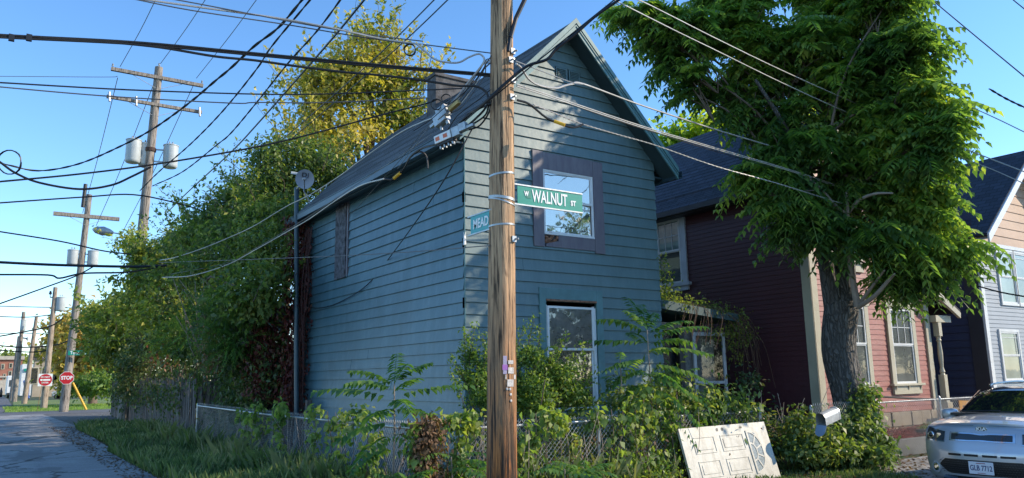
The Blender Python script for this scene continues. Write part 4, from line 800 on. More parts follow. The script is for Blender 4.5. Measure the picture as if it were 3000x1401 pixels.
# ------------------------------------------------------------------ chain link fences
def chain_fence(name, label, a, b, h, posts, z0=.04, r_=.0027, post_h=None, rail=True, group=None, top=.07, parts=True, rr=.022, sag=0):
    t = thing(name, label, 'chain link fence'); a, b = Vector((*a, 0)), Vector((*b, 0)); L = (b-a).length; d = (b-a)/L; n = Vector((-d.y, d.x, 0)); st = .0735; H = h+top-z0; mb = MB(); m = int((L+H)/st)
    for k in range(m+1):
        for fam in (0, 1):
            s0 = k*st-H if fam == 0 else k*st; P0, P1 = (s0, 0), (s0+H, H)
            if fam: P0, P1 = (s0, 0), (s0-H, H)
            (x0, y0), (x1, y1) = P0, P1
            def clip(x0, y0, x1, y1):
                if x0 > x1: x0, y0, x1, y1 = x1, y1, x0, y0
                if x1 <= 0 or x0 >= L: return None
                if x0 < 0: y0 += (y1-y0)*(-x0)/(x1-x0); x0 = 0
                if x1 > L: y1 = y0+(y1-y0)*(L-x0)/(x1-x0); x1 = L
                return x0, y0, x1, y1
            c = clip(x0, y0, x1, y1)
            if not c or abs(c[2]-c[0]) < .02: continue
            x0, y0, x1, y1 = c; off = n*(.0028 if fam else -.0028); seg = max(1, int((x1-x0)/.35)); pts = []
            for i in range(seg+1):
                f = i/seg; x = x0+(x1-x0)*f; y = y0+(y1-y0)*f; bow = .018*math.sin(x*2.3+y*2)+.012*math.sin(x*5.1); pts.append(a+d*x+n*bow+off+Vector((0, 0, z0+y+.006*math.sin(x*3+y*4)-sag*math.sin(PI*x/L))))
            mb.tube(pts, r_, 4, False)
    for k in range(int(L/st)):   # twisted barbs along the top
        x = (k+.5)*st; z = h+top-sag*math.sin(PI*x/L); p = a+d*x+Vector((0, 0, z)); mb.tube([p-d*.012-Vector((0, 0, .02)), p, p+d*.008+Vector((0, 0, .018))], r_, 4, False)
    mb.build('wire_mesh', M['galv_dull'], t)
    if rail:
        mb = MB(); mb.tube([a+n*.03+Vector((0, 0, h)), (a+b)/2+n*.03+Vector((0, 0, h-sag)), b+n*.03+Vector((0, 0, h))], rr, 10); mb.build('top_rail', M['galv'], t, smooth=True)
    for x in posts:
        p = a+d*x+n*.03; mb = MB(); ph = post_h or h+.03; mb.tube([p, p+Vector((0, 0, ph))], .03, 12); mb.lathe(p+Vector((0, 0, ph)), [(.036, -.03), (.036, 0), (.025, .03), (.005, .05)], 12); mb.build('post', M['galv'], t, smooth=True)
    return t
chain_fence('chain_link_fence', 'vine hung chain link fence in front of the blue house', (-1.85, -2.12), (4.62, -2.12), 1.06, [0, 2.85, 6.45])
chain_fence('chain_link_fence', 'sagging chain link fence along the alley beside the blue house', (-1.82, -2.05), (-1.52, 11.8), 1.08, [13.85], r_=.0022, sag=.03)
chain_fence('chain_link_fence', 'short chain link run behind the mailbox with a bent top', (5.72, -2.35), (8.1, -2.15), 1.06, [0, 2.38], rail=False, top=.09)
chain_fence('chain_link_fence', 'chain link fence above the mulch bed of the red house', (8.2, -2.05), (14.6, -2.05), 1.09, [.02, 2.45, 5.0], top=.02, rr=.016)
mb = MB(); mb.tube(spline([atY(2212, 998, -2.0), atY(2330, 1004, -1.9), atY(2440, 1006, -1.85), atY(2445, 1012, -1.9)], 4), .02, 8); tag(mb.build('bent_rail', simple('rusted_rail', (.03, .025, .025), .8)), 'dark loose rail lying over the fence left of the trunk', 'rail')
mb = MB(); mb.tube([(8.02, -2.2, 0), (8.0, -2.2, 1.12)], .018, 10); tag(mb.build('fence_post', M['galv'], smooth=True), 'thin spare pipe standing beside the gate post', 'post')

# wooden fence along the alley and its return towards the house
wf = thing('wooden_fence', 'weathered grey board fence under the overgrown hedge', 'wooden fence')
g = random.Random(12)
def boards(name, x0, y0, x1, y1, h, mat, root, wd=.14, dog=0, jit=.10, lean=.05):
    L = math.hypot(x1-x0, y1-y0); dx, dy = (x1-x0)/L, (y1-y0)/L; nx, ny = -dy, dx; mb = MB(); s = 0
    while s < L:
        hh_ = h+g.uniform(-jit, jit*.6); o_ = g.uniform(-.012, .012); l = g.uniform(-lean, lean); w_ = wd*g.uniform(.85, 1.0); t1 = g.uniform(-.03, .03); n0 = g.uniform(0, lean)
        P_ = []
        for z, k in ((0, 0), (hh_, 1)):
            for (u, v) in ((0, 0), (w_, 0), (w_, .02), (0, .02)):
                zz = z+(t1 if u and k else 0); P_.append((x0+dx*(s+u+l*k)+nx*(v+o_+n0*k), y0+dy*(s+u+l*k)+ny*(v+o_+n0*k), zz))
        if dog:
            B0, T0 = P_[:4], P_[4:]; mb.prism([B0[0], B0[1], (T0[1][0], T0[1][1], hh_-.03), (T0[0][0]+dx*(w_-.03), T0[0][1]+dy*(w_-.03), hh_), (T0[0][0]+dx*.03, T0[0][1]+dy*.03, hh_), (T0[0][0], T0[0][1], hh_-.03)], (nx*.02, ny*.02, 0))
        else: mb.hexa(P_)
        s += wd*1.02
    return mb.build(name, mat, root)
boards('board_panel', -1.55, 12.0, -1.0, 20, 1.86, M['fence_wood'], wf); boards('board_panel', -1.0, 20, -.6, 37, 1.88, M['fence_wood'], wf)
boards('board_panel', -1.5, 11.95, .9, 11.4, 1.72, M['fence_wood'], wf, jit=.2)
mb = MB(); mb.bar((-1.2, 12.2, 1.3), (-.95, 20, 1.35), .04, .09); mb.bar((-1.2, 12.2, .4), (-.95, 20, .4), .04, .09); mb.build('rail', M['fence_wood'], wf)
tf = thing('wooden_fence', 'tan dog eared fence panel between the two houses', 'wooden fence'); boards('board_panel', 6.9, 1.9, 8.0, 1.9, 1.62, M['tan_wood'], tf, dog=1, jit=.01, lean=0); mb = MB(); mb.box((6.9, 1.86, 1.36), (8.0, 1.895, 1.46)); mb.box((8.0, 1.8, 0), (8.09, 1.95, 1.66)); mb.build('rail', M['tan_wood'], tf)
mb = MB(); mb.box((-.30, 6.6, 0), (-.18, 6.72, 1.27)); tag(mb.build('wooden_stake', M['fence_wood']), 'short grey stake standing by the rear house corner', 'stake')

# ------------------------------------------------------------------ door leaning on the fence
dr = thing('discarded_door', 'dirty white six panel door lying on its side against the fence', 'door')
p0 = np.array(atY(1706, 1079, -2.28)); p1 = np.array(atY(1917, 1061, -2.28)); u = p1-p0; Ld = 2.03; u = u/np.linalg.norm(u); dn = np.array([.0, -.28, -.96]); dn = dn-u*(dn@u); dn /= np.linalg.norm(dn); nr = np.cross(u, dn); nr = nr if nr[1] < 0 else -nr
def dp(s, t, o_=0): return p0+u*s+dn*t+nr*o_
def dbox(mb, s0, s1, t0, t1, o0, o1): mb.hexa([dp(s0, t0, o0), dp(s1, t0, o0), dp(s1, t1, o0), dp(s0, t1, o0), dp(s0, t0, o1), dp(s1, t0, o1), dp(s1, t1, o1), dp(s0, t1, o1)])
mb = MB(); dbox(mb, 0, Ld, 0, .91, -.044, 0); mb.build('slab', M['door'], dr, bevel=.003)
for (s0, s1) in ((.24, .72), (.86, 1.40)):
    for (t0, t1) in ((.155, .41), (.52, .775)):
        mb = MB()
        for (a, b, c, d) in ((s0, s1, t0, t0+.016), (s0, s1, t1-.016, t1), (s0, s0+.016, t0+.016, t1-.016), (s1-.016, s1, t0+.016, t1-.016)): dbox(mb, a, b, c, d, .0005, .008)
        dbox(mb, s0+.055, s1-.055, t0+.055, t1-.055, .0005, .007); mb.build('panel', M['door'], dr, bevel=.003)
# half round light at the top end
mb = MB(); cs, ct, r0 = 1.52, .465, .345
def arc(r_, n=20): return [(cs+r_*math.sin(PI*i/n)*.82, ct-r_*math.cos(PI*i/n)) for i in range(n+1)]
gl = [dp(s, t, .004) for s, t in arc(r0-.03)]; mb = MB(); mb.prism(gl, nr*.003); mb.build('fan_light', simple('frosted_glass', (.30, .34, .33), .25, scale=30, var=.5), dr)
mb = MB(); A0 = arc(r0); A1 = arc(r0-.035)
for i in range(20): mb.hexa([dp(*A0[i], .004), dp(*A0[i+1], .004), dp(*A1[i+1], .004), dp(*A1[i], .004), dp(*A0[i], .014), dp(*A0[i+1], .014), dp(*A1[i+1], .014), dp(*A1[i], .014)])
A0 = arc(.15); A1 = arc(.125)
for i in range(20): mb.hexa([dp(*A0[i], .007), dp(*A0[i+1], .007), dp(*A1[i+1], .007), dp(*A1[i], .007), dp(*A0[i], .013), dp(*A0[i+1], .013), dp(*A1[i+1], .013), dp(*A1[i], .013)])
for k in (1, 2, 3, 4):
    th = PI*k/5; a, b = (cs+.14*math.sin(th)*.82, ct-.14*math.cos(th)), (cs+.32*math.sin(th)*.82, ct-.32*math.cos(th)); mb.bar(dp(*a, .010), dp(*b, .010), .022, .008, nr)
dbox(mb, cs-.035, cs, ct-r0, ct+r0, .004, .014); mb.build('light_moulding', M['door'], dr)
mb = MB()
for s in (.845, .965): mb.lathe(dp(s, .065, .001), [(.026, 0), (.026, .004)], 16, nr)
mb.build('lock_hole', M['black'], dr)

# ------------------------------------------------------------------ mailbox
mbx = thing('mailbox', 'open galvanised mailbox hanging crooked on the fence', 'mailbox')
c0 = np.array(atD(2064, 1055, 14.1)); c1 = np.array(atD(2106, 1036, 14.55)); ax = Vector(c1-c0).normalized()*.47; up = Vector((.0, -.05, 1)); sd_ = ax.normalized().cross(up).normalized(); up = sd_.cross(ax.normalized()); c0 = Vector(c0)-up*.10
prof = [(-.09, 0), (.09, 0), (.09, .11)]+[(.09*math.cos(t), .11+.09*math.sin(t)) for t in np.linspace(0, PI, 14)[1:-1]]+[(-.09, .11)]
mb = MB(); n = len(prof); V = []
for s, kk in ((0, 1.0), (.93, 1.0), (.93, 1.04), (1.0, 1.04)):
    for a, b in prof: V.append(c0+ax*s+sd_*a*kk+up*(b*kk))
for s, kk in ((.98, .95), (0, .95)):
    for a, b in prof: V.append(c0+ax*s+sd_*a*kk+up*(b*kk+.004))
F_ = []
for r_ in range(5):
    for k in range(n): F_.append((r_*n+k, r_*n+(k+1) % n, (r_+1)*n+(k+1) % n, (r_+1)*n+k))
F_.append(tuple(range(3*n, 4*n))); mb.add(V, F_); mb.build('box', simple('mailbox_zinc', (.62, .63, .62), .42, .5, var=.25, scale=9), mbx, smooth=True)
mb = MB(); dd_ = (-ax.normalized()*.55-up*.75).normalized(); ln = [(a, b*.98) for a, b in prof]; mb.prism([c0+sd_*a+dd_*b for a, b in ln], ax.normalized()*.008); mb.build('door', simple('bluish_zinc', (.32, .42, .58), .35, .6), mbx)
mb = MB(); mb.bar(c0+ax*.9, Vector((5.75, -2.33, c0.z+.1)), .02, .02); mb.build('bracket', M['galv_dull'], mbx)

# yellow yard sign behind the fence
c = atY(2437, 1022, -1.5); ys = thing('yard_sign', 'orange yellow sign behind the far fence with dark capitals', 'sign'); x0, y0, z0 = c
mb = MB(); mb.box((x0-.42, y0, z0-.30), (x0+.75, y0+.02, z0+.16)); mb.build('board', simple('orange_sign', (.62, .27, .02), .5), ys); text('lettering', 'EREF', .30, M['black'], ys, (x0+.08, y0-.004, z0-.10), (1, 0, 0), (0, 0, 1), 1.15, .002, True, .012)
mb = MB(); mb.box((x0-.02, y0+.02, 0), (x0+.03, y0+.05, z0)); mb.build('stake', M['fence_wood'], ys)

# ------------------------------------------------------------------ satellite dish
c = np.array(atX(767, 451, -.45)); dish = thing('satellite_dish', 'round grey satellite dish on the mast above the gutter', 'satellite dish')
nv = Vector(CAM-c)+Vector((3.2, .0, -1)); nv.normalize(); xx = Vector((0, 0, 1)).cross(nv).normalized(); uu = nv.cross(xx); cv = Vector(c)
V = []; F_ = []; nr_, na = 6, 32; mb = MB()
for i in range(nr_+1):
    for k in range(na): a = 2*PI*k/na; r_ = .222*i/nr_; V.append(cv+xx*r_*math.cos(a)+uu*r_*1.07*math.sin(a)+nv*(.05*(i/nr_)**2-.05))
F_ = [(i*na+k, i*na+(k+1) % na, (i+1)*na+(k+1) % na, (i+1)*na+k) for i in range(nr_) for k in range(na)]; mb.add(V, F_)
mb.add([v-nv*.012 for v in V], [tuple(reversed(f)) for f in F_]); mb.add([V[nr_*na+k] for k in range(na)]+[V[nr_*na+k]-nv*.012 for k in range(na)], [(k, (k+1) % na, (k+1) % na+na, k+na) for k in range(na)])
mb.build('reflector', simple('dish_grey', (.40, .42, .46), .5, var=.08), dish, smooth=True)
text('lettering', 'D', .14, M['navy_dk'], dish, cv+uu*.10-xx*.02+nv*.012, xx, uu, 1.25, .001, True, .004); text('lettering', 'J', .12, M['navy_dk'], dish, cv+uu*.11+xx*.075+nv*.014, xx, uu, 1.2, .001, True, .002)
text('lettering', 'DIRECTV', .035, M['navy_dk'], dish, cv+uu*.035+xx*.02+nv*.012, xx, uu, 1.0, .001)
mb = MB(); lnb = cv-xx*.06+uu*.02+nv*.30; mb.tube([cv-uu*.25-nv*.03, cv-uu*.30+nv*.08, lnb], .014, 8); mb.lathe(lnb-nv*.02, [(.03, -.05), (.04, -.02), (.04, .04), (.02, .06)], 12, nv); mb.build('feed_arm', M['galv_dull'], dish)
mb = MB(); mb.tube([cv-nv*.06, Vector((-.42, 7.5, 6.40))], .025, 8); mb.bar(cv-xx*.32-nv*.1+uu*.12, cv-xx*.1-nv*.1+uu*.1, .05, .06); mb.tube([cv-uu*.28-nv*.05, Vector((-.2, 7.1, 6.0))], .018, 8); mb.build('bracket', M['xfmr'], dish)

# ------------------------------------------------------------------ overhead lines: photo directions, real heights
def zline(pts, za, zb):  # heights run from za to zb; returns world points
    out = []; n = len(pts)-1; xs = [0]
    for a, b in zip(pts, pts[1:]): xs.append(xs[-1]+math.hypot(a[0]-b[0], a[1]-b[1]))
    for p, s in zip(pts, xs): out.append(atZ(p[0], p[1], za+(zb-za)*s/xs[-1]))
    return out
def dline(pts): return [atD(*p) for p in pts]
def cable(label, P, r_, mat, name='overhead_cable', twist=0, group=None, k=6, strands=1, offs=None):
    P = spline(P, k); mb = MB()
    if twist:
        L = [0]
        for a, b in zip(P, P[1:]): L.append(L[-1]+np.linalg.norm(b-a))
        m = max(8, int(L[-1]/twist*7)); ss = np.linspace(0, L[-1], m); Pa = np.array(P); Q = np.stack([np.interp(ss, L, Pa[:, i]) for i in range(3)], 1)
        for j in range(2):
            a = ss*2*PI/twist+j*PI; d = unit(np.gradient(Q, axis=0)); s = unit(np.cross(d, [0, 0, 1.])); u = np.cross(s, d); mb.tube(list(Q+s*(np.cos(a)*r_*.42)[:, None]+u*(np.sin(a)*r_*.42)[:, None]), r_*.62, 5)
    else:
        for o_ in (offs or [(0, 0)]): mb.tube([p+np.array([0, 0, o_[0]])+_r*o_[1] for p in P], r_, 6)
    return tag(mb.build(name, mat, smooth=True), label, 'cable', group)
BK, LT, MD = M['black'], M['wire_lt'], M['wire_md']
PD = 8.7
cable('thick black double cable from the left edge to the near pole', dline([(-60, 84, 8.6), (0, 88, 8.6), (72, 92, 8.6), (350, 107, 8.6), (640, 134, 8.6), (940, 162, 8.6), (1236, 187, PD)]), .0125, BK, offs=[(0, 0), (-.024, .004)])
cable('black cable sagging from the thick pair and looping down past the near pole', dline([(90, 93, 8.6), (250, 104, 8.6), (400, 119, 8.6), (540, 142, 8.6), (640, 152, 8.6), (740, 166, 8.6), (860, 181, 8.6), (960, 190, 8.6), (1060, 202, 8.6), (1150, 216, 8.6), (1200, 218, 8.6), (1226, 238, 8.6), (1222, 270, 8.6), (1195, 300, 8.7), (1150, 340, 8.8)]), .014, BK)
mb = MB()
for x in (28, 72): p = atD(x, 92, 8.6); mb.box((p[0]-.02, p[1]-.02, p[2]-.045), (p[0]+.03, p[1]+.02, p[2]+.02))
tag(mb.build('cable_clamp', BK), 'black clamp tying the double cable near the left edge', 'clamp')
cable('pair of grey cables crossing the top left to the line junction', dline([(300, -15, 8.4), (345, -4, 8.4), (500, 18, 8.4), (700, 46, 8.5), (850, 74, 8.5), (960, 98, 8.6), (1060, 112, 8.6)]), .011, LT, offs=[(0, 0)])
cable('thin dark line above the grey cable at the top left', dline([(330, -20, 8.4), (500, 10, 8.4), (760, 60, 8.5), (930, 88, 8.6), (1064, 104, 8.6)]), .007, MD)
cable('thin dark line below the grey cable at the top left', dline([(300, -10, 8.4), (480, 26, 8.4), (720, 62, 8.5), (900, 92, 8.6), (1040, 112, 8.6)]), .007, MD)
cable('thin line from the junction to the near pole', dline([(1064, 112, 8.6), (1236, 134, PD)]), .007, MD)
cable('grey cable drooping from the junction and up to the near pole', dline([(1050, 112, 8.6), (1070, 130, 8.6), (1100, 152, 8.6), (1150, 158, 8.6), (1180, 144, 8.6), (1205, 136, 8.6), (1218, 148, 8.6), (1212, 165, 8.6), (1180, 205, 8.7), (1150, 245, 8.8), (1120, 275, 8.9)]), .013, LT)
for i, (dx, dy) in enumerate(((0, 0), (8, 6), (14, 10), (-6, 4))):
    cable(['drop wire fanning from the near pole to the silver splice box, upper of four', 'drop wire fanning from the near pole to the splice box, second of four', 'drop wire fanning from the near pole, lowest of four', 'drop wire fanning from the near pole, leftmost of four'][i], dline([(1235, 148+dy, 8.65), (1222, 152+dy, 8.65), (1205+dx, 180+dy, 8.7), (1175+dx, 225+dy, 8.75), (1145+dx, 262+dy, 8.8), (1118+dx, 285, 8.9)]), .0065, LT if i % 2 else MD)
# loops and coils of wire
def coil(label, x, y, rpx, D, r_, n=2):
    c = atD(x, y, D); rr = rpx*DP/FPX*D; P_ = []
    for i in range(n*18+1): a = 2*PI*i/18; P_.append(c+_r*rr*math.cos(a)*(1+.06*math.sin(i))+_u*rr*math.sin(a)+_f*(.02*i/18))
    mb = MB(); mb.tube(P_, r_, 5); return tag(mb.build('wire_coil', BK, smooth=True), label, 'coil')
coil('small coil of black wire left of the splice box', 1097, 262, 14, 8.85, .006); coil('upper coil of black wire by the chimney', 1122, 248, 12, 8.85, .006); coil('coil of wire hanging at the line junction', 1030, 124, 15, 8.6, .006, 3); coil('wide loose loop of wire in front of the yellow tree', 1060, 284, 17, 8.8, .004, 1); coil('loose loop of cable near the left edge', 22, 408, 26, 18, .012, 2)
cable('fine wire hanging from the junction past the chimney', dline([(1068, 114, 8.6), (1086, 125, 8.6), (1080, 165, 8.6), (1066, 210, 8.7), (1068, 262, 8.8), (1074, 300, 8.8)]), .004, MD); cable('second fine wire hanging from the junction in a curve', dline([(1062, 122, 8.6), (1058, 160, 8.6), (1072, 215, 8.7), (1050, 260, 8.8)]), .004, MD)
for lb, pa, r_ in (('heavy twisted cable bundle sagging across the tall pole', [(790, -40), (758, 2), (700, 70), (640, 116), (580, 172), (540, 205), (480, 256), (392, 320), (312, 364), (200, 412), (100, 430), (24, 416), (-20, 404)], .036), ('second twisted cable running from the top to the tall pole', [(800, -30), (780, 0), (684, 116), (644, 176), (560, 280), (480, 362), (400, 432), (352, 480)], .026), ('third twisted cable dropping to the junction left of the yellow tree', [(875, -30), (856, 0), (796, 80), (724, 160), (644, 260), (580, 336), (544, 366), (460, 432), (384, 468)], .026)):
    cable(lb, zline(pa, 8.2, 7.6), r_*.75, BK, twist=1.1)
cable('black line from the top edge down behind the hedge', zline([(940, -30), (916, 0), (844, 88), (764, 180), (644, 316), (580, 384), (476, 480), (420, 535)], 8.6, 8.4), .022, BK)
cable('thin black line crossing the yellow tree, left one', zline([(1110, -20), (1092, 0), (984, 108), (884, 200), (724, 340), (600, 440)], 8.6, 8.6), .014, BK)
cable('thin black line crossing the yellow tree, right one', zline([(1145, -20), (1126, 0), (1004, 116), (844, 256), (644, 424), (560, 490)], 8.6, 8.6), .014, BK)
zt = t_[2]
for lb, a, b_ in (('high line from the left insulator of the tall pole', (302, 168), (398, -14)), ('high line from the top of the tall pole', (404, 160), (524, -12)), ('high line from the right insulator of the tall pole', (494, 197), (655, -14))):
    cable(lb, zline([a, ((a[0]+b_[0])/2+3, (a[1]+b_[1])/2), b_], atD(*a, D2)[2], atD(*a, D2)[2]+.4), .016, BK)
for lb, a, b_ in (('line from the tall pole to the far pole, left', (296, 196), (208, 536)), ('line from the tall pole to the far pole, middle', (388, 208), (242, 568)), ('line from the tall pole to the far pole, right', (486, 216), (300, 600))):
    A_ = atD(*a, D2); B__ = atD(*b_, 55); m_ = (A_+B__)/2; m_[2] -= .3; cable(lb, [A_, m_, B__], .018, MD)
for lb, pa, D, r_ in (('grey line across the sky below the crossarms', [(-20, 207), (0, 208), (320, 226), (644, 237), (844, 236), (1084, 226), (1180, 222)], 14, .013), ('second line across the sky just below it', [(-20, 217), (192, 236), (360, 248), (592, 260), (644, 258), (824, 258), (1084, 246)], 14, .011), ('line rising from the left edge behind the yellow tree to the chimney', [(-20, 459), (200, 438), (400, 412), (644, 370), (804, 332), (964, 288), (1068, 262), (1100, 250)], 15, .016),
    ('cable sagging from the left edge to the transformers', [(-20, 396), (0, 408), (40, 436), (100, 460), (200, 476), (280, 466), (332, 444), (380, 420)], 22, .028), ('wavy cable passing the top of the far pole', [(-20, 512), (210, 496), (336, 490), (456, 514), (520, 535)], 26, .022), ('thin cable sloping down to the far transformers', [(-20, 579), (0, 583), (150, 607), (258, 631), (330, 640)], 30, .024), ('thick black line level with the far transformers', [(-20, 659), (0, 660), (150, 667), (330, 671), (420, 668)], 26, .045), ('black cable just below the thick line', [(-20, 691), (120, 692), (150, 700), (210, 688), (318, 685), (400, 672)], 26, .026),
    ('cable from the left edge up to the far transformers', [(-20, 770), (0, 764), (120, 721), (192, 694), (240, 668)], 40, .03), ('low cable rising between the distant poles', [(-20, 848), (0, 846), (60, 835), (126, 821), (160, 800)], 60, .045), ('distant line near the horizon poles, upper', [(-20, 770), (140, 774), (240, 776)], 70, .03), ('distant line near the horizon poles, second', [(-20, 796), (70, 798), (130, 792)], 80, .04), ('distant line near the horizon poles, third', [(-20, 868), (60, 874), (140, 868), (175, 856)], 70, .05), ('distant line near the horizon poles, lowest', [(-20, 880), (80, 886), (130, 880)], 80, .05), ('distant line high between the poles', [(-20, 840), (50, 838), (140, 842)], 95, .04), ('faint line left of the tall pole crossarm', [(-20, 192), (262, 194), (296, 192)], 24, .008)):
    cable(lb, dline([(x, y, D) for x, y in pa]), r_, BK if r_ > .012 else MD)
for lb, pa, r_, m in (('light service cable swooping from the tree to the eave, upper', [(402, 655), (440, 648), (510, 625), (590, 592), (644, 566), (720, 520), (780, 490), (850, 446), (905, 405), (1000, 338), (1060, 308), (1110, 290)], .011, LT), ('light service cable swooping below it along the wall', [(408, 698), (480, 694), (570, 667), (644, 628), (725, 582), (780, 550), (840, 508), (905, 468), (965, 450)], .012, LT), ('grey cable beside the lower service cable', [(430, 690), (570, 662), (644, 624), (725, 577), (800, 530), (900, 462), (1000, 398), (1090, 335)], .007, MD)):
    n = len(pa); cable(lb, [atD(x, y, 24-(24-11)*(i/(n-1))**.8 if i < n-1 else 10.2) for i, (x, y) in enumerate(pa)], r_, m)
cable('black cable curling from the yellow tag to the splice case', dline([(965, 450, 11), (985, 452, 10.9), (1003, 440, 10.8), (1020, 418, 10.6), (1032, 396, 10.3), (1060, 374, 9.9), (1100, 362, 9.4), (1140, 345, 9.1), (1160, 320, 8.9)]), .015, BK)
cable('short black tail of cable hanging under the gutter', dline([(1040, 388, 10.2), (1058, 382, 10), (1072, 392, 10), (1076, 414, 10), (1076, 424, 10)]), .013, BK)
def sleeve(label, a, b, r_=.024): mb = MB(); mb.tube([atD(*a), atD(*b)], r_, 10); tag(mb.build('cable_marker', M['yellow']), label, 'cable marker')
sleeve('yellow marker sleeve on the cable by the gutter', (991, 449, 10.85), (1006, 436, 10.75)); sleeve('yellow marker sleeve on the cable in front of the gable', (1394, 305, 8.6), (1421, 315, 8.6), .020)
cable('thin wire stretched level across the blue side wall', dline([(400, 661, 22), (760, 648, 14), (1000, 636, 11), (1232, 618, 8.6)]), .006, MD)
cable('thin black wire drooping across the side wall from the eave', [atD(1187, 326, 9.5), atD(1100, 480, 9.8), atX(980, 648, -.06), atX(920, 720, -.05), atX(851, 762, -.05), atX(800, 775, -.05), atX(760, 768, -.05)], .009, BK)
cable('thin black wire from the gutter down to the boarded window', [atD(1067, 326, 11), atX(1000, 410, -.5), atX(884, 538, -.08)], .006, BK); cable('thin wire slanting past the gutter brackets', [atD(1098, 290, 9), atD(1060, 345, 10.5), atD(1000, 425, 12)], .005, MD)
for lb, pa, r_ in (('outer black cable loop between the near pole and the amplifier', [(1236, 262), (1212, 270), (1185, 286), (1160, 306), (1146, 326), (1136, 342)], .014), ('inner black cable loop between the near pole and the amplifier', [(1236, 236), (1230, 262), (1222, 288), (1200, 306), (1176, 318)], .012), ('slack black cable hanging lowest beside the near pole', [(1236, 252), (1229, 285), (1208, 315), (1186, 325), (1165, 330), (1128, 352)], .011), ('thin black cable knotted above the amplifier', [(1234, 225), (1205, 250), (1180, 268), (1150, 292), (1132, 318), (1122, 338)], .007), ('grey bundle cable between the splice box and the near pole', [(1234, 158), (1214, 178), (1190, 216), (1168, 246), (1140, 276), (1112, 300)], .010), ('thin wire running from the splice box up to the pole top', [(1236, 140), (1200, 196), (1160, 240), (1120, 270), (1085, 300), (1040, 330)], .005)):
    n = len(pa); cable(lb, [atD(x, y, 8.62+.3*i/(n-1)) for i, (x, y) in enumerate(pa)], r_, BK if r_ != .010 else MD)
# right of the pole
cable('thick black cable climbing right from behind the near pole to the top edge', dline([(1120, 352, 9.0), (1152, 318, 8.9), (1179, 288, 8.8), (1205, 272, 8.55), (1239, 240, 8.45), (1283, 200, 8.45), (1327, 166, 8.5), (1375, 150, 8.5), (1399, 124, 8.5), (1447, 86, 8.5), (1499, 40, 8.5), (1559, -2, 8.5), (1590, -30, 8.5)]), .020, BK)
cable('thin black cable twisted beside the thick climbing one', dline([(1130, 340, 9.0), (1200, 278, 8.6), (1290, 205, 8.45), (1345, 160, 8.5), (1420, 100, 8.5), (1500, 36, 8.5), (1560, -12, 8.5)]), .009, BK)
WR = 17.
def rightline(label, pts, D0, D1, r_, m, **kw):
    n = len(pts); x0, x1 = pts[0][0], pts[-1][0]; cable(label, [atD(x, y, D0+(D1-D0)*(x-x0)/(x1-x0)) for x, y in pts], r_, m, **kw)
rightline('thick white cable looping from the pole and running right into the tree', [(1298, 160), (1312, 172), (1331, 200), (1359, 216), (1399, 222), (1420, 216), (1439, 212), (1469, 212), (1599, 260), (1719, 300), (1803, 327), (1900, 356), (2005, 388), (2150, 432)], 8.55, 17.5, .014, LT)
rightline('thin strand above the white cable', [(1298, 154), (1370, 182), (1439, 208), (1470, 213)], 8.55, 9.0, .007, LT)
rightline('pair of grey cables crossing the gable towards the tree', [(1300, 212), (1399, 245), (1559, 299), (1647, 327), (1803, 373), (1993, 429), (2130, 475), (2300, 530)], 8.6, 17.5, .0085, LT, offs=[(0, 0), (-.026, 0)])
rightline('thin dark line just under the pair of grey cables', [(1300, 216), (1399, 250), (1559, 306), (1803, 382), (1993, 437), (2200, 500)], 8.6, 17, .006, BK)
rightline('black cable dipping to a yellow marker in front of the gable', [(1301, 252), (1331, 262), (1371, 294), (1400, 308), (1435, 320), (1452, 319), (1467, 313)], 8.55, 9.0, .014, BK)
rightline('lower light cable crossing the gable to the red house tree', [(1341, 263), (1400, 287), (1467, 313), (1559, 340), (1650, 366), (1803, 419), (1950, 460), (2104, 508), (2210, 540), (2300, 566)], 8.6, 17, .010, LT, twist=.22)
rightline('upper bare line from the top edge down into the tree', [(1560, -14), (1611, 2), (1700, 46), (1803, 98), (1960, 174), (2120, 246), (2250, 300)], 9.2, 17, .010, LT); rightline('lower bare line from the top edge down into the tree', [(1530, -8), (1553, 4), (1700, 78), (1803, 128), (1960, 205), (2120, 278), (2250, 330)], 9.2, 17, .010, LT)
rightline('line leaving the tree top towards the right edge, upper', [(2330, -15), (2345, 0), (2460, 96), (2576, 192), (2600, 212)], 16, 14, .011, MD); rightline('dark twisted line leaving the crown at the right', [(2489, 224), (2530, 248), (2576, 270), (2610, 284)], 15, 14, .018, BK, twist=.4); rightline('line from the crown to the right edge, middle', [(2440, 268), (2510, 300), (2576, 332), (2610, 348)], 15, 14, .010, LT); rightline('line from the crown over the grey gable, upper', [(2400, 364), (2480, 395), (2576, 432), (2610, 445)], 15, 14, .010, LT); rightline('line in the top right corner', [(2520, -25), (2549, 0), (2576, 22), (2600, 42)], 15, 14, .010, MD)
rightline('line from the crown over the grey gable, lower', [(2414, 395), (2500, 428), (2576, 462), (2600, 472)], 15, 14, .008, LT); rightline('dark line low beside the grey house windows', [(2460, 720), (2520, 736), (2600, 750)], 14, 13, .012, BK)
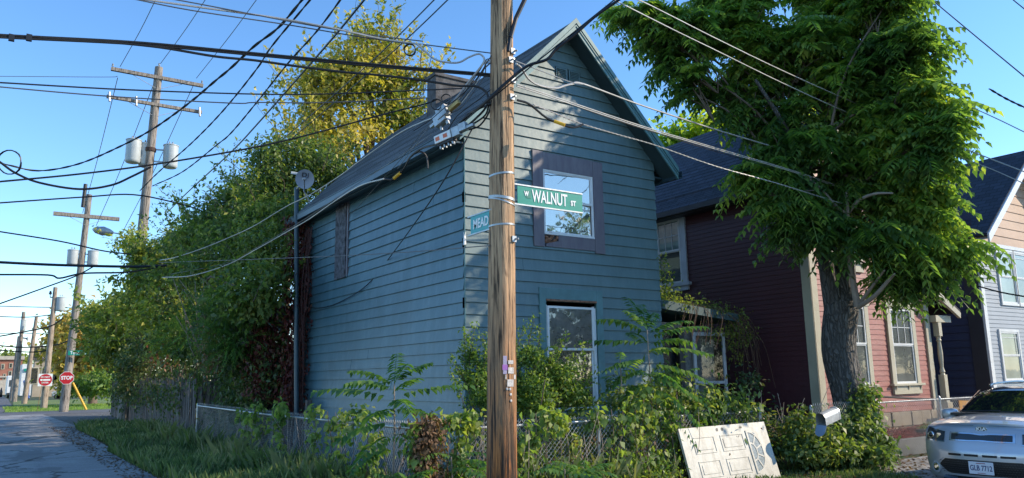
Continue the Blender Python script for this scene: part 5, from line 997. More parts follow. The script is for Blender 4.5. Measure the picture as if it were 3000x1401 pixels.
# splice case and amplifier on the strand
def oriented(root, c, ax, up, parts):
    ax = Vector(ax).normalized(); s = Vector(up); s = (s-ax*s.dot(ax)).normalized(); n = ax.cross(s); c = Vector(c)
    for nm, (a0, a1, s0, s1, n0, n1), m in parts:
        mb = MB(); mb.hexa([c+ax*a+s*b+n*d for a, b, d in ((a0, s0, n0), (a1, s0, n0), (a1, s1, n0), (a0, s1, n0), (a0, s0, n1), (a1, s0, n1), (a1, s1, n1), (a0, s1, n1))]); mb.build(nm, m, root, bevel=.004)
ca = atD(1110, 296, 8.95); cb = atD(1150, 262, 8.75)
bx = thing('splice_box', 'silver cable splice box hanging on the wires in front of the roof', 'splice box')
oriented(bx, ca, cb-ca, (0, 0, 1), [('case', (-.10, .10, -.09, .06, -.05, .05), M['galv']), ('case', (-.02, .14, -.04, .10, -.03, .06), M['galv']), ('clamp', (.16, .34, -.02, .03, -.02, .03), simple('brassy_clamp', (.45, .32, .12), .5, .6)), ('clamp', (-.2, -.1, -.03, .01, -.02, .02), M['galv']), ('lug', (-.06, -.03, -.16, -.09, -.01, .01), M['galv']), ('lug', (.06, .10, -.15, -.09, -.01, .02), M['galv'])])
ca = atD(1125, 345, 8.9); cb = atD(1185, 318, 8.7); bx = thing('amplifier', 'white labelled cable amplifier with fins below the splice box', 'amplifier')
oriented(bx, ca, cb-ca, (0, 0, 1), [('label_plate', (-.16, .08, -.045, .055, .03, .05), M['sign_white']), ('case', (-.15, .10, -.08, .05, -.05, .03), M['black']), ('case', (.09, .20, -.05, .07, -.04, .04), M['galv']), ('case', (.20, .30, -.02, .08, -.03, .04), M['galv']), ('clamp', (.28, .40, -.015, .02, -.02, .03), M['galv'])]+[('label_mark', (-.14+i*.115, -.08+i*.115, -.02, .03, .0505, .052), simple('orange_label', (.75, .18, .08), .5)) for i in range(2)]+[('fin', (-.12+i*.06, -.10+i*.06, -.12, -.08, -.03, .02), M['galv']) for i in range(4)])

# ------------------------------------------------------------------ trees
def W3(x, y, D): return tuple(atD(x, y, D))
def Bl(x, y, D, rpx, rd=None, asp=1.): r_ = rpx*DP/FPX*D; return (*atD(x, y, D), r_, r_ if rd is None else rd, r_*asp)
# big walnut-like tree by the mailbox
M['bark_big'] = M['bark']
wt = thing('walnut_tree', 'large dark green tree with a forked furrowed trunk in front of the red house', 'tree'); g = np.random.default_rng(21)
TB = np.array([7.53, -1.92, 0.]); F1 = atD(2118, 760, 16.6)
mb = MB(); c1 = atD(2138, 1000, 16.6); c2 = atD(2110, 880, 16.6)
tr = [TB+np.array([.02, 0, -.05]), np.array([c1[0], c1[1], .6]), c1, c2, F1]
Pq = spline(tr, 5); mb.tube(Pq, [.50, .44, .40, .38, .36, .35, .34, .335, .33, .328, .326, .325, .325, .325, .325, .325, .325, .325, .325, .325, .29][:len(Pq)], 20)
L1 = spline([atD(2108, 800, 16.6), atD(2082, 680, 16.5), atD(2062, 600, 16.4), atD(2040, 480, 16.2), atD(1980, 330, 15.8), atD(1900, 200, 15.4)], 6); mb.tube(L1, list(np.linspace(.24, .10, 12))+list(np.linspace(.09, .03, len(L1)-12)), 14)
L2 = spline([atD(2125, 790, 16.6), atD(2124, 680, 16.7), atD(2122, 600, 16.8), atD(2140, 470, 16.8), atD(2175, 330, 16.6), atD(2200, 180, 16.4), atD(2210, 0, 16.2)], 6); mb.tube(L2, list(np.linspace(.24, .06, len(L2))), 14)
mb.build('trunk', M['bark'], wt, smooth=True)
blobs = [Bl(*b) for b in ((1830, 50, 16.1, 95, 1.0, .85), (1640, 40, 15.6, 70, .8, .75), (1720, 80, 15.6, 70, .8, .7), (1990, 110, 16.2, 120, 1.3, .9), (2160, 20, 16.6, 130, 1.4, 1.), (2080, 220, 16.4, 100, 1.2, .8), (2240, 180, 16.3, 115, 1.3, .9), (2242, 110, 15.8, 75, .9, 1.), (2262, 300, 15.8, 85, 1.1, .9), (2200, 360, 16.0, 95, 1.1, .7), (2030, 345, 15.6, 70, .9, .6), (1910, 420, 15.2, 40, .6, .8), (2242, 470, 16.0, 95, 1.1, .8), (2312, 540, 15.9, 62, .8, .9), (2250, 600, 15.6, 70, .8, .6), (2150, 430, 16.0, 70, .8, .7), (2070, 560, 15.6, 50, .7, .5), (2232, 690, 16.2, 55, .7, .5), (2352, 610, 16.0, 60, .8, .8), (2210, 590, 15.4, 60, .7, .6), (2100, 600, 15.6, 40, .6, .5), (2000, 560, 15.4, 50, .6, .5), (1960, 440, 15.4, 60, .7, .7), (2372, 300, 15.2, 35, .6, .9), (2312, 700, 16.0, 35, .6, .6), (1560, 30, 15.6, 45, .6, .7), (1800, 215, 16.2, 45, .7, .7), (1890, 270, 16, 55, .7, .8), (1690, 150, 15.8, 45, .6, .7), (1730, 225, 15.6, 22, .4, .7), (1950, 370, 15.6, 50, .7, .7), (1880, 450, 15.4, 28, .5, .7), (2000, 450, 15.6, 50, .7, .7), (2170, 250, 16.0, 90, 1.0, .9), (1960, 290, 16.2, 70, .8, .8), (1880, 130, 16.2, 80, .8, .9), (2282, 650, 16.0, 50, .7, .7), (1990, 500, 15.1, 60, .8, .6), (1750, 175, 15.6, 40, .7, .5), (2080, 470, 15.8, 55, .8, .6), (2302, 410, 15.4, 55, .8, .8), (2312, 230, 15.4, 45, .7, .8), (2130, -90, 17.2, 150, 1.4, .7), (1850, -50, 16.6, 90, 1.0, .7), (2242, -50, 17.0, 90, 1.0, .8), (1950, 200, 16.4, 75, 1, .6), (2240, -10, 16.0, 60, .8, 1.), (2362, 480, 15.7, 35, .5, .8), (2332, 340, 15.2, 35, .5, .8))]
blobs_w = blobs
mb = MB()
for i, bl in enumerate(blobs):
    q = (L1 if bl[0]+bl[1]*.0 < F1[0]+.2 else L2); q = q[min(len(q)-1, 8+i % 14)]; c = np.array(bl[:3]); limbs(mb, q, [c], .030, g, 6, mid=.5)
    for _ in range(5): limbs(mb, c-(c-q)*.2, [c+unit(g.normal(size=3))*np.array(bl[3:])*.85], .012, g, 5)
mb.build('limb', M['twig'], wt, smooth=True)
mb = MB()   # pale young limbs by the trunk
for pts, r_ in (([(2158, 770, 15.9), (2148, 720, 15.8), (2136, 640, 15.7), (2134, 570, 15.6), (2130, 480, 15.5)], .07), ([(2132, 540, 15.6), (2100, 515, 15.5), (2060, 470, 15.3), (2020, 440, 15.1)], .035), ([(2134, 535, 15.6), (2160, 505, 15.4), (2200, 488, 15.1), (2246, 486, 14.9)], .04), ([(2160, 772, 15.9), (2200, 745, 15.5), (2240, 700, 15.2), (2250, 690, 15)], .05), ([(2165, 760, 15.9), (2195, 720, 15.6), (2225, 680, 15.2)], .04), ([(2130, 560, 15.6), (2080, 525, 15.5), (2040, 530, 15.4)], .02)):
    P_ = spline(dline(pts), 5); mb.tube(P_, list(np.linspace(r_, r_*.4, len(P_))), 8)
mb.build('young_limb', M['twig_lt'], wt, smooth=True)
P, d, idx = blob_points(subdivide(blobs, 9, .5, 31, .35), 5000, .35, 31); g = np.random.default_rng(32)
dd = d*.5+unit(P-np.array([7.5, -1.6, 6.]))*.45+g.normal(size=d.shape)*.55; dd[:, 2] = dd[:, 2]*.4-.12; L = .42+.42*g.random(len(P))
V, F_ = frond_arrays(P-unit(dd)*.25, dd, L, L*(.2+.45*g.random(len(P))), 8, .235, g, .40); npmesh('crown', V, F_, M['lf_walnut'], wt)

def Lb(x, y, off, rpx, rd=None, asp=1.):
    """Blob on the hedge line: distance where the view direction meets the alley fence, plus off metres."""
    p = atX(x, y, -1.0); D = math.hypot(p[0]-CAM[0], p[1]-CAM[1])+off; return Bl(x, y, D, rpx, rd, asp)
def simple_tree(name, label, x, y, D, tw, blobs, n, size, lm, seed, group=None, base=None, **kw):
    bl = [(Bl if b[2] > 12 else Lb)(*b) for b in blobs]; top = np.array(bl[0][:3]); b = atD(x, y, D) if base is None else np.array(base, float); b[2] = 0
    if 12 < b[1] < 40 and b[0] < .3: b[0] = .5
    return tree(name, label, 'tree', b, [b, b+(top-b)*.4+np.array([.1, .1, 0]), top], tw, bl, n, size, lm, M['twig'], seed, group, **kw)
simple_tree('maple_tree', 'tall maple turning yellow behind the blue house', 930, 900, 27, .26, [(930, 230, 27, 130, 1.8, .9), (940, 130, 27, 75, 1.2, .9), (1010, 190, 27, 80, 1.3, .9), (840, 190, 27, 75, 1.3, .9), (780, 270, 27, 90, 1.5, .8), (850, 330, 26.5, 110, 1.6, .8), (980, 300, 27, 90, 1.4, .9), (1060, 200, 27, 45, .8, .6), (735, 345, 26, 60, 1, .6), (900, 90, 27, 32, .6, 1.2), (960, 80, 27, 24, .5, 1.4), (925, 70, 27, 20, .4, 1.5), (1000, 120, 27, 28, .5, 1.3), (855, 140, 27, 30, .5, 1.3), (800, 190, 27, 30, .5, 1.2), (745, 215, 27, 25, .5, 1.2), (1085, 170, 27, 24, .5, 1.2), (770, 205, 27, 30, .6, .8), (1040, 290, 27.5, 60, 1, .9)], 11000, .19, M['lf_maple'], 41, sh=(120, 1.3, 1.6), clump=8, spread=.24, shell=.1, aspect=.55)
simple_tree('hedgerow_tree', 'bushy yellow green tree between the maple and the dish', 700, 1000, 23, .16, [(730, 440, 23, 95, 1.5, .8), (650, 480, 23, 80, 1.3, .9), (790, 400, 23, 70, 1.1, .7), (690, 400, 23, 55, .9, .8), (620, 560, 22.5, 80, 1.2, .9), (730, 560, 22, 100, 1.2, .9), (680, 640, 21, 90, 1.2, .9), (840, 440, 23, 60, 1, .9)], 22000, .125, M['lf_hedge_m'], 42, sh=(110, .9, .8), clump=9, spread=.20, shell=.3)
simple_tree('hedgerow_tree', 'dark green bushy tree right of the tall pole', 520, 1000, 28, .15, [(560, 580, 2, 80, 1.4, .9), (500, 585, 2, 65, 1.4, .8), (455, 620, 1.5, 55, 1.3, .7), (590, 500, 3, 55, 1.2, .9), (540, 690, .8, 90, 1.4, .9), (450, 710, 1, 70, 1.4, .9), (600, 620, 0, 80, 1.2, 1.), (630, 740, -1, 90, 1.2, .9), (410, 660, 1, 45, 1.2, .8)], 21000, .16, M['lf_hedge_m'], 43, sh=(110, 1.1, .8), clump=9, spread=.22, shell=.3)
simple_tree('hedgerow_tree', 'loose leaning tree whose branches reach over the alley by the lamp', 400, 1000, 34, .12, [(368, 640, -3, 50, 1., .8), (325, 612, -4.5, 26, .7, .6), (360, 715, -2, 58, 1.2, .9), (420, 790, -.5, 75, 1.2, .9), (345, 790, -2.5, 55, 1.2, .8), (470, 825, .3, 70, 1.2, .9), (305, 760, -4, 32, 1, .8), (330, 830, -.5, 48, 1.2, .8)], 13000, .20, M['lf_hedge_y'], 44, sh=(90, 1.2, .5), clump=7, spread=.24, shell=.25)
simple_tree('hedgerow_tree', 'low tree with golden green leaves at the alley end of the fence', 300, 1000, 44, .12, [(275, 800, -5, 40, 1.6, .9), (262, 860, -8, 36, 1.6, .9), (300, 855, -3, 45, 1.6, 1.), (268, 885, -6, 24, 1.4, .8), (300, 885, 0, 32, 1.4, .8), (258, 790, -9, 20, 1.2, .9)], 8000, .26, M['lf_hedge_y'], 45, sh=(60, 1.5, .5), clump=7, spread=.35, shell=.25)
t = thing('overgrown_shrub', 'dense dark shrub mass spilling over the wooden fence', 'shrub')
leaf_crown('foliage', [Lb(*b) for b in ((400, 872, .4, 58, 1.2, .7), (500, 860, .2, 70, 1.1, .8), (590, 850, -.5, 80, 1.1, .9), (560, 800, .3, 75, 1, .9), (440, 870, .3, 42, .9, .5), (470, 790, .5, 65, 1.1, .9), (340, 865, .6, 38, 1.2, .6), (312, 860, .2, 30, 1.2, .7), (370, 860, 0, 50, 1.2, .9), (530, 880, .3, 42, .7, .5))]+[Bl(*b) for b in ((640, 920, 22, 55, .9, .7), (680, 870, 21, 60, 1, 1.), (700, 800, 21, 45, .8, 1.2), (690, 940, 20.5, 45, .7, .8), (610, 900, 22.5, 50, .9, .8), (318, 900, 38, 24, 1., 1.), (316, 945, 38, 22, .9, 1.), (313, 985, 38, 20, .8, 1.), (330, 925, 36, 24, .9, .9))], 23000, .14, M['lf_under'], t, 46, clump=9, spread=.20, shell=.25, sub=7, f=.45)
leaf_crown('rusty_leaves', [Lb(*b) for b in ((560, 905, -.3, 45, .7, .5), (470, 850, -.3, 35, .6, .6), (410, 900, -.2, 30, .8, .5))], 900, .13, leaf_mat('rusty_leaf', [(.10, .05, .03), (.20, .06, .04), (.25, .12, .05), (.10, .10, .04)], .3, .6), t, 148, spread=.15, shell=.2)
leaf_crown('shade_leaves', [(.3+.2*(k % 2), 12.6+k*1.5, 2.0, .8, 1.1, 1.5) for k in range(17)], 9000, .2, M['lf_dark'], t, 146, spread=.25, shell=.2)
mb = MB(); g = np.random.default_rng(9)
for k in range(22): x = 330+g.random()*330; q = atX(x, 1000, -.6); b = q.copy(); b[2] = .1; e = atX(x+g.normal()*30, 800+g.random()*120, -.9); limbs(mb, b, [e], .03, g, 5)
mb.build('stem', M['twig'], t)
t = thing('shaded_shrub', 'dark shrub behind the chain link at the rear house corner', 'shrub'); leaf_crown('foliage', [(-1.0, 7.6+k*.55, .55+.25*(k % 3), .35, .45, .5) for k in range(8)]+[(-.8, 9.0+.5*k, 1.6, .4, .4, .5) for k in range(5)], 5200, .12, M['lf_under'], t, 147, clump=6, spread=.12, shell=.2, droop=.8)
t = thing('feathery_shrub', 'light green feathery shrub rising in front of the dark shrubs', 'shrub'); P, d, _ = blob_points([Lb(*b) for b in ((530, 800, -1, 60, .8, .8), (480, 850, -1, 55, .7, .8), (590, 850, -1.6, 55, .7, .8), (560, 780, -1.4, 50, .6, .9))], 900, .3, 50); g = np.random.default_rng(51)
L = .4+.4*g.random(len(P)); dd = d+g.normal(size=d.shape)*.4+np.array([0, 0, .5]); V, F_ = frond_arrays(P, dd, L, L*.2, 9, .075, g, .4); npmesh('foliage', V, F_, M['lf_sumac'], t)
mb = MB()
for k in range(22): a = atD(500+g.random()*90, 930, 23.5); b = atD(430+g.random()*200, 690+g.random()*110, 23.2); mb.tube(spline([a, (a+b)/2+g.normal(size=3)*.1, b], 4), [.012]*9, 4)
mb.build('stem', M['twig_lt'], t)
# hanging vines over the wooden fence
t = thing('fence_creeper', 'dark green and rusty creeper hanging down the wooden fence boards', 'creeper')
leaf_crown('foliage', [(-1.62+.05*(k % 3)+.02*k, 13.8+k*.85, 1.62-.28*(k % 3), .16, .28+.1*(k % 2), .38+.25*(k % 2)) for k in range(24)]+[(-1.45+k*.5, 11.75, 1.8, .35, .25, .35) for k in range(5)], 2000, .12, M['lf_under'], t, 52, clump=6, spread=.14, shell=.2, droop=1.2)
t = thing('red_creeper', 'deep red creeper climbing the rear corner of the blue house', 'creeper')
leaf_crown('foliage', [(-.32, 7.75, .9+k*.42, .16+.05*(k % 3), .30, .30) for k in range(12)]+[(-.75, 8.6, 1.6+k*.5, .38, .40, .42) for k in range(5)]+[(-.10, 7.55, 1+.5*k, .07, .28, .3) for k in range(9)], 6500, .10, M['lf_creep'], t, 53, clump=6, spread=.10, shell=.2, droop=1.3)
mb = MB(); g = np.random.default_rng(54)
for k in range(14): y = 7.2+g.random()*.9; mb.tube(spline([(-.2, y, 0), (-.25+g.normal()*.08, y+g.normal()*.1, 2), (-.2+g.normal()*.1, y+g.normal()*.15, 4), (-.15, y+g.normal()*.2, 5.4)], 4), .012, 4)
mb.build('stem', simple('reddish_vine_stem', (.09, .035, .03), .8), t)
t = thing('roof_litter', 'grey dead leaves lying on the low lean-to roof', 'leaves', (0, 0, 0)); t['kind'] = 'stuff'
leaf_crown('dead_leaves', [(-.75, 9.6, 3.02, .5, .8, .10), (-.2, 9.7, 3.45, .4, .8, .10)], 1500, .14, simple('ashen_leaf', (.20, .19, .20), .9), t, 55, spread=.1, droop=.1)
# yellow-green tree seen between the houses
simple_tree('background_tree', 'sunlit lime green tree seen between the two houses', 1740, 900, 30, .2, [(1720, 350, 30, 70, 1.2, .9), (1790, 330, 30, 60, 1.2, .9), (1680, 400, 30, 55, 1.1, .9), (1850, 350, 30, 60, 1.2, .9), (1700, 440, 30, 60, 1.1, .8), (1800, 400, 30, 60, 1.1, .8), (1900, 360, 30, 50, 1., .8)], 7500, .24, leaf_mat('lime_tree_leaf', [(.10, .2, .02), (.28, .36, .03), (.45, .48, .05), (.55, .52, .06)], .5, .4, .5, .6), 47, clump=8, spread=.32, shell=.25, aspect=.6)
# far trees across the cross street
simple_tree('golden_tree', 'golden brown tree behind the stop sign', 235, 985, 78, .35, [(230, 880, 78, 55, 3.2, 1.), (200, 840, 78, 35, 2, 1.), (250, 830, 79, 40, 2.5, .9), (180, 900, 78, 30, 2, .9), (270, 900, 77, 40, 2.5, 1.), (210, 930, 76, 35, 2, .6)], 5200, .55, M['lf_far'], 48, clump=8, spread=.7, shell=.2, aspect=.6)
simple_tree('golden_tree', 'sparser golden tree behind the no entry sign', 165, 985, 96, .3, [(160, 850, 96, 34, 3, 1.), (150, 820, 96, 22, 2, 1.), (180, 810, 97, 26, 2, .8), (140, 890, 96, 20, 2, .9)], 1600, .55, M['lf_far'], 49, clump=6, spread=.8, shell=.2, aspect=.6)
simple_tree('distant_tree', 'dull green tree above the distant brick building', 20, 965, 210, .6, [(20, 908, 210, 26, 8, .4), (45, 912, 215, 18, 6, .4)], 1400, 1.0, M['lf_hedge_y'], 56, spread=1.2, shell=.2)
t = thing('low_bushes', 'bright green and orange bushes at the back of the lawn', 'bushes'); leaf_crown('foliage', [Bl(*b) for b in ((250, 965, 72, 22, 2, .8), (225, 970, 72, 18, 2, .7), (200, 968, 73, 14, 2, .7), (275, 962, 70, 24, 2, .8), (180, 972, 74, 10, 1.5, .8))], 3500, .34, M['lf_bush'], t, 57, spread=.4, shell=.2); leaf_crown('orange_foliage', [Bl(172, 968, 75, 9, 1, 1.), Bl(158, 972, 75, 7, 1, .8)], 600, .3, M['lf_far'], t, 58, spread=.3, shell=.2)

# ------------------------------------------------------------------ near plants
def sapling(name, label, base, top, fr, seed, leaf=.115, np_=11, mat=None):
    """A single stem with long pinnate fronds: fr = list of (height fraction, azimuth deg, rise, length, droop)."""
    t = thing(name, label, 'sapling'); g = np.random.default_rng(seed); base, top = np.array(base, float), np.array(top, float)
    mb = MB(); S = spline([base, (base+top)/2+np.array([.03, .02, 0]), top], 6); mb.tube(S, list(np.linspace(.020, .008, len(S))), 8); mb.build('stem', M['twig_lt'], t, smooth=True)
    b = []; d = []; L = []; dr_ = []
    for h, a, rise, l, dp_ in fr: b.append(base+(top-base)*h); d.append([math.cos(R(a)), math.sin(R(a)), rise]); L.append(l); dr_.append(dp_)
    V, F_ = frond_arrays(np.array(b), np.array(d), np.array(L), np.array(dr_), np_, leaf, g, .40); npmesh('frond', V, F_, mat or M['lf_sumac'], t); return t
# azimuth 0 = +X (along the street to the right), 90 = away ; picture right is about -34 degrees
g = random.Random(5)
s1 = atD(985, 1110, 10.3); s1b = np.array([s1[0], s1[1], 0]); s1t = atD(992, 965, 10.3)
fr = [(1, 60, 1.5, .62, .12), (1, -30, 1.0, .65, .2), (.98, 150, .9, .75, .3), (.95, 190, .55, .8, .28), (.93, 20, .8, .60, .2), (.9, -34, .35, 1.05, .22), (.88, 146, .42, 1.10, .30), (.85, -100, .4, .8, .4), (.8, -60, .2, .8, .35), (.8, -150, .2, .7, .35), (.75, 100, .4, .7, .35), (.7, -34, .05, .85, .3), (.7, 160, .05, .8, .3), (.62, -80, .0, .7, .35), (.6, 200, 0, .7, .35), (.5, -40, -.05, .7, .3), (.5, 120, 0, .6, .3), (1, -80, 1.3, .5, .15)]
sapling('sapling', 'tree of heaven sapling arching over the alley side fence', s1b, s1t, fr, 61, .185, 11)
s2b = np.array(atD(1645, 1120, 12.4)); s2b[2] = 0; s2t = atD(1628, 830, 12.4)
fr = [(1, 100, 1.8, .75, .12), (1, 60, 1.5, .7, .15), (.98, 146, .75, .95, .35), (.97, -20, .7, .9, .3), (.95, -34, .45, 1.0, .25), (.92, 146, .12, 1.05, .08), (.9, -50, .5, .8, .35), (.86, -34, .25, 1.0, .3), (.84, 20, .5, .8, .25), (.8, 170, .2, .8, .3), (.78, -30, .0, .95, .30), (.75, 146, -.05, .85, .45), (.72, -90, .2, .7, .4), (.7, -34, -.15, .9, .35), (.66, 150, -.1, .75, .5), (.62, -60, -.1, .7, .45), (.6, 30, .1, .7, .4), (.55, 160, -.3, .6, .5), (.5, -34, -.2, .7, .5), (.9, 80, .8, .7, .2), (1, 20, 1.4, .6, .2), (1, 160, 1.5, .6, .2)]
sapling('sapling', 'tall tree of heaven sapling in front of the side entry', s2b, s2t, fr, 62, .17, 12)
for k, (x, y, D, s) in enumerate(((1560, 900, 12.2, .55), (1420, 1180, 9.6, .5), (1135, 1150, 9.9, .6), (1700, 960, 13, .6), (1020, 1190, 9.8, .5), (1250, 1185, 9.4, .45), (1470, 1190, 9.8, .5), (1770, 1010, 13.3, .5))):
    b = np.array(atD(x, y, D)); tp = b.copy(); b[2] = 0; n = 9
    fr = [(.6+.4*g.random(), g.random()*360, .2+g.random(), s*(.7+.5*g.random()), s*.35) for _ in range(n)]
    sapling('sapling', ['small dark sapling beside the lower window sill', 'low sapling at the foot of the fence right of the pole', 'young sapling sprouting beside the dead vine', 'sapling leaning on the entry wall beside the tall one', 'low sprout left of the dead vine', 'low sprout left of the near pole base', 'second low sprout right of the near pole', 'small sapling among weeds below the storm door'][k], b, tp, fr, 70+k, .13, 8)
bush = thing('bush', 'sprawling bright green bush growing in front of the lower window', 'bush'); g2 = np.random.default_rng(63)
bb = [Bl(*b) for b in ((1390, 950, 12.1, 55, .5, .8), (1330, 970, 11.8, 55, .5, .8), (1440, 975, 12.2, 35, .4, .7), (1205, 960, 11.6, 30, .35, 1.), (1245, 935, 11.8, 30, .35, .9), (1340, 900, 12, 32, .35, .8), (1410, 1000, 12, 50, .5, .6), (1190, 900, 11.8, 18, .25, 1.), (1350, 1015, 11.6, 55, .5, .5), (1230, 1000, 11.4, 40, .5, .6))]
leaf_crown('foliage', bb, 12000, .058, M['lf_bush'], bush, 64, clump=7, spread=.07, shell=.25, droop=.1, aspect=.5, sub=8, f=.45)
mb = MB(); Pl = []; dl = []; bs = atD(1320, 1080, 12); bs[2] = 0; bs2 = atD(1235, 1060, 11.6); bs2[2] = 0
tips = [(1345, 795, 12), (1360, 830, 12), (1320, 815, 12), (1420, 850, 12), (1395, 875, 11.8), (1470, 870, 11.9), (1475, 905, 12), (1500, 935, 12), (1490, 960, 12), (1440, 890, 12), (1285, 830, 11.9), (1195, 820, 11.9), (1170, 830, 11.8), (1215, 845, 11.8), (1160, 870, 11.7), (1135, 905, 11.6), (1150, 925, 11.6), (1180, 860, 11.7), (1230, 860, 11.8), (1140, 940, 11.5), (1480, 1000, 12), (1500, 1010, 12), (1450, 1040, 11.8), (1360, 900, 11.7), (1300, 880, 11.8)]
for i, tp in enumerate(tips):
    o_ = bs if tp[0] > 1260 else bs2; T = atD(*tp); m = o_+(T-o_)*.6+np.array([g2.normal()*.1, g2.normal()*.1, .25]); S = spline([o_, m, T], 9); mb.tube(S, list(np.linspace(.012, .003, len(S))), 4)
    S = np.array(S[7:]); k = len(S); 
    for r_ in range(8): q = S[g2.integers(0, k, 14)]+g2.normal(size=(14, 3))*.04; Pl.append(q); dl.append(g2.normal(size=(14, 3))*.7+unit(T-o_)*.8)
for _ in range(18):
    T = np.array(bb[g2.integers(0, len(bb))][:3])+g2.normal(size=3)*.3; o_ = bs if g2.random() < .6 else bs2; mb.tube(spline([o_, (o_+T)/2+g2.normal(size=3)*.1, T], 5), .009, 4)
mb.build('stem', M['twig'], bush)
Pl = np.concatenate(Pl); dl = np.concatenate(dl); LL = .045+.035*g2.random(len(Pl)); V, F_ = leaf_arrays(Pl, dl, np.array([0, 0, 1.])+g2.normal(size=Pl.shape)*.5, LL, LL*.48); npmesh('shoot_leaves', V, F_, M['lf_bush'], bush)
# undergrowth between fence and house
t = thing('undergrowth', 'tangled dark undergrowth between the front fence and the blue house', 'undergrowth')
leaf_crown('foliage', [(-.9+k*.62, -1.35+.3*math.sin(k*2), .45+.18*(k % 3), .5, .45, .48+.1*(k % 2)) for k in range(3, 11)]+[Bl(1640, 985, 12.6, 40, .4, .8), Bl(1700, 1000, 13, 45, .5, .7), Bl(1770, 1005, 13.3, 45, .5, .6), Bl(1840, 1010, 13.8, 40, .5, .6), Bl(1560, 1000, 12.3, 35, .4, .6), Bl(1680, 950, 13.2, 32, .4, .8)], 7000, .10, M['lf_hedge'], t, 65, clump=7, spread=.13, shell=.3, droop=.3)
t = thing('weeds', 'mixed green weeds along the foot of the front fence', 'weeds', (0, 0, 0)); t['kind'] = 'stuff'
leaf_crown('foliage', [(-1.9+k*.5, -2.45-.15*(k % 2), .16+.06*(k % 3), .34, .28, .24+.08*(k % 2)) for k in range(9)]+[(-2.2, -1.6+k*.7, .18, .3, .5, .25) for k in range(9)], 4600, .065, M['lf_bush'], t, 66, clump=6, spread=.10, shell=.2, droop=-.2)
t = thing('dry_stems', 'tangle of dry brown stems woven through the fence weeds', 'stems'); t['kind'] = 'stuff'; mb = MB(); g = np.random.default_rng(171)
for k in range(150):
    if k < 90: a = np.array([-1.8+g.random()*6.2, -2.0-g.random()*.35, 0])
    else: a = np.array([-1.75-g.random()*.4, -2+g.random()*13, 0])
    e = a+np.array([g.normal()*.25, g.normal()*.08, .5+g.random()*.75]); mb.tube(spline([a, (a+e)/2+g.normal(size=3)*.08, e], 4), .004, 4)
mb.build('stems', M['twig_lt'], t)
leaf_crown('foliage', [(-1.7+k*.42, -1.85, .35+.2*(k % 3), .3, .18, .35) for k in range(15)], 4200, .06, M['lf_hedge_m'], t, 172, clump=6, spread=.08, shell=.2)
leaf_crown('dead_leaves', [(-1.7+k*.5, -2.15, .3+.25*(k % 3), .25, .12, .3) for k in range(12)], 420, .06, M['lf_dead'], t, 173, clump=4, spread=.08, shell=.2)
# lime vines draped on the front fence: clumps hung from the top rail
def vine(name, label, spots, n, size, mat, seed, droop=1.2, spread=.045):
    t = thing(name, label, 'vine'); g = np.random.default_rng(seed); bl = []; mb = MB()
    for (x, y, zt_, zb_, w_) in spots:
        k = max(2, int((zt_-zb_)/.16))
        for i in range(k+1): z = zt_+(zb_-zt_)*i/k; bl.append((x+g.normal()*.05, y+g.normal()*.02, z, w_*(1-.45*i/k)*.75, .05, .09))
        mb.tube(spline([(x+g.normal()*.05, y, 0.0), (x+g.normal()*.06, y-.02, zt_*.5), (x, y, zt_)], 4), .006, 4)
    mb.build('stem', M['twig'], t); leaf_crown('foliage', bl, n, size, mat, t, seed, clump=5, spread=spread, shell=.2, droop=droop, aspect=.72); return t
fx = lambda x: atY(x, 1050, -2.15)[0]
vine('fence_vine', 'lime green heart leaved vine on the rail left of the near pole', [(fx(1185), -2.18, 1.2, 1.05, .16), (fx(1155), -2.18, 1.20, .35, .13), (fx(1130), -2.18, 1.2, 1.1, .16), (fx(1100), -2.18, 1.18, 1.05, .12), (fx(1170), -2.18, 1.15, .2, .08), (fx(1060), -2.18, 1.12, .6, .10), (fx(1045), -2.18, 1.0, .1, .12)], 480, .10, M['lf_vine'], 81)
vine('fence_vine', 'lime green vine draped on the fence right of the near pole', [(fx(1345), -2.18, 1.22, .85, .20), (fx(1375), -2.18, 1.20, 1.0, .18), (fx(1320), -2.18, 1.1, .3, .12), (fx(1405), -2.18, 1.15, .95, .12), (fx(1310), -2.18, .8, .1, .14), (fx(1440), -2.18, .8, .1, .10), (fx(1330), -2.18, .6, .0, .12)], 520, .10, M['lf_vine'], 82)
vine('fence_vine', 'thick curtain of yellow green vine in front of the tall sapling', [(fx(1500), -2.18, 1.2, 1.0, .15), (fx(1535), -2.18, 1.22, .4, .12), (fx(1565), -2.18, 1.22, 1.02, .13), (fx(1595), -2.18, 1.28, .15, .15), (fx(1620), -2.18, 1.5, .1, .20), (fx(1650), -2.18, 1.3, .1, .18), (fx(1680), -2.18, 1.2, .7, .13), (fx(1560), -2.18, .6, .0, .2), (fx(1600), -2.2, .5, 0, .2), (fx(1500), -2.2, .35, 0, .2)], 1050, .095, M['lf_vine'], 83)
vine('fence_vine', 'green vine over the fence behind the leaning door', [(fx(1720), -2.16, 1.25, .9, .22), (fx(1760), -2.16, 1.22, .9, .2), (fx(1800), -2.16, 1.18, 1.0, .15), (fx(1850), -2.16, 1.2, .8, .16), (fx(1880), -2.16, 1.22, .6, .16), (fx(1905), -2.16, 1.1, .4, .08), (fx(1690), -2.16, .9, .3, .12), (fx(1830), -1.9, 1.3, 1.0, .2)], 600, .095, M['lf_bush'], 84)
lx = lambda x: atX(x, 1060, -1.85)[1]
vine('fence_vine', 'yellowing vine on the alley side fence near the mast', [(-1.88, lx(690), 1.25, .8, .12), (-1.9, lx(715), 1.25, .6, .10), (-1.85, lx(640), 1.2, .7, .14), (-1.88, lx(610), 1.15, .9, .12), (-1.88, lx(625), .95, .5, .1)], 330, .11, M['lf_vine'], 85)
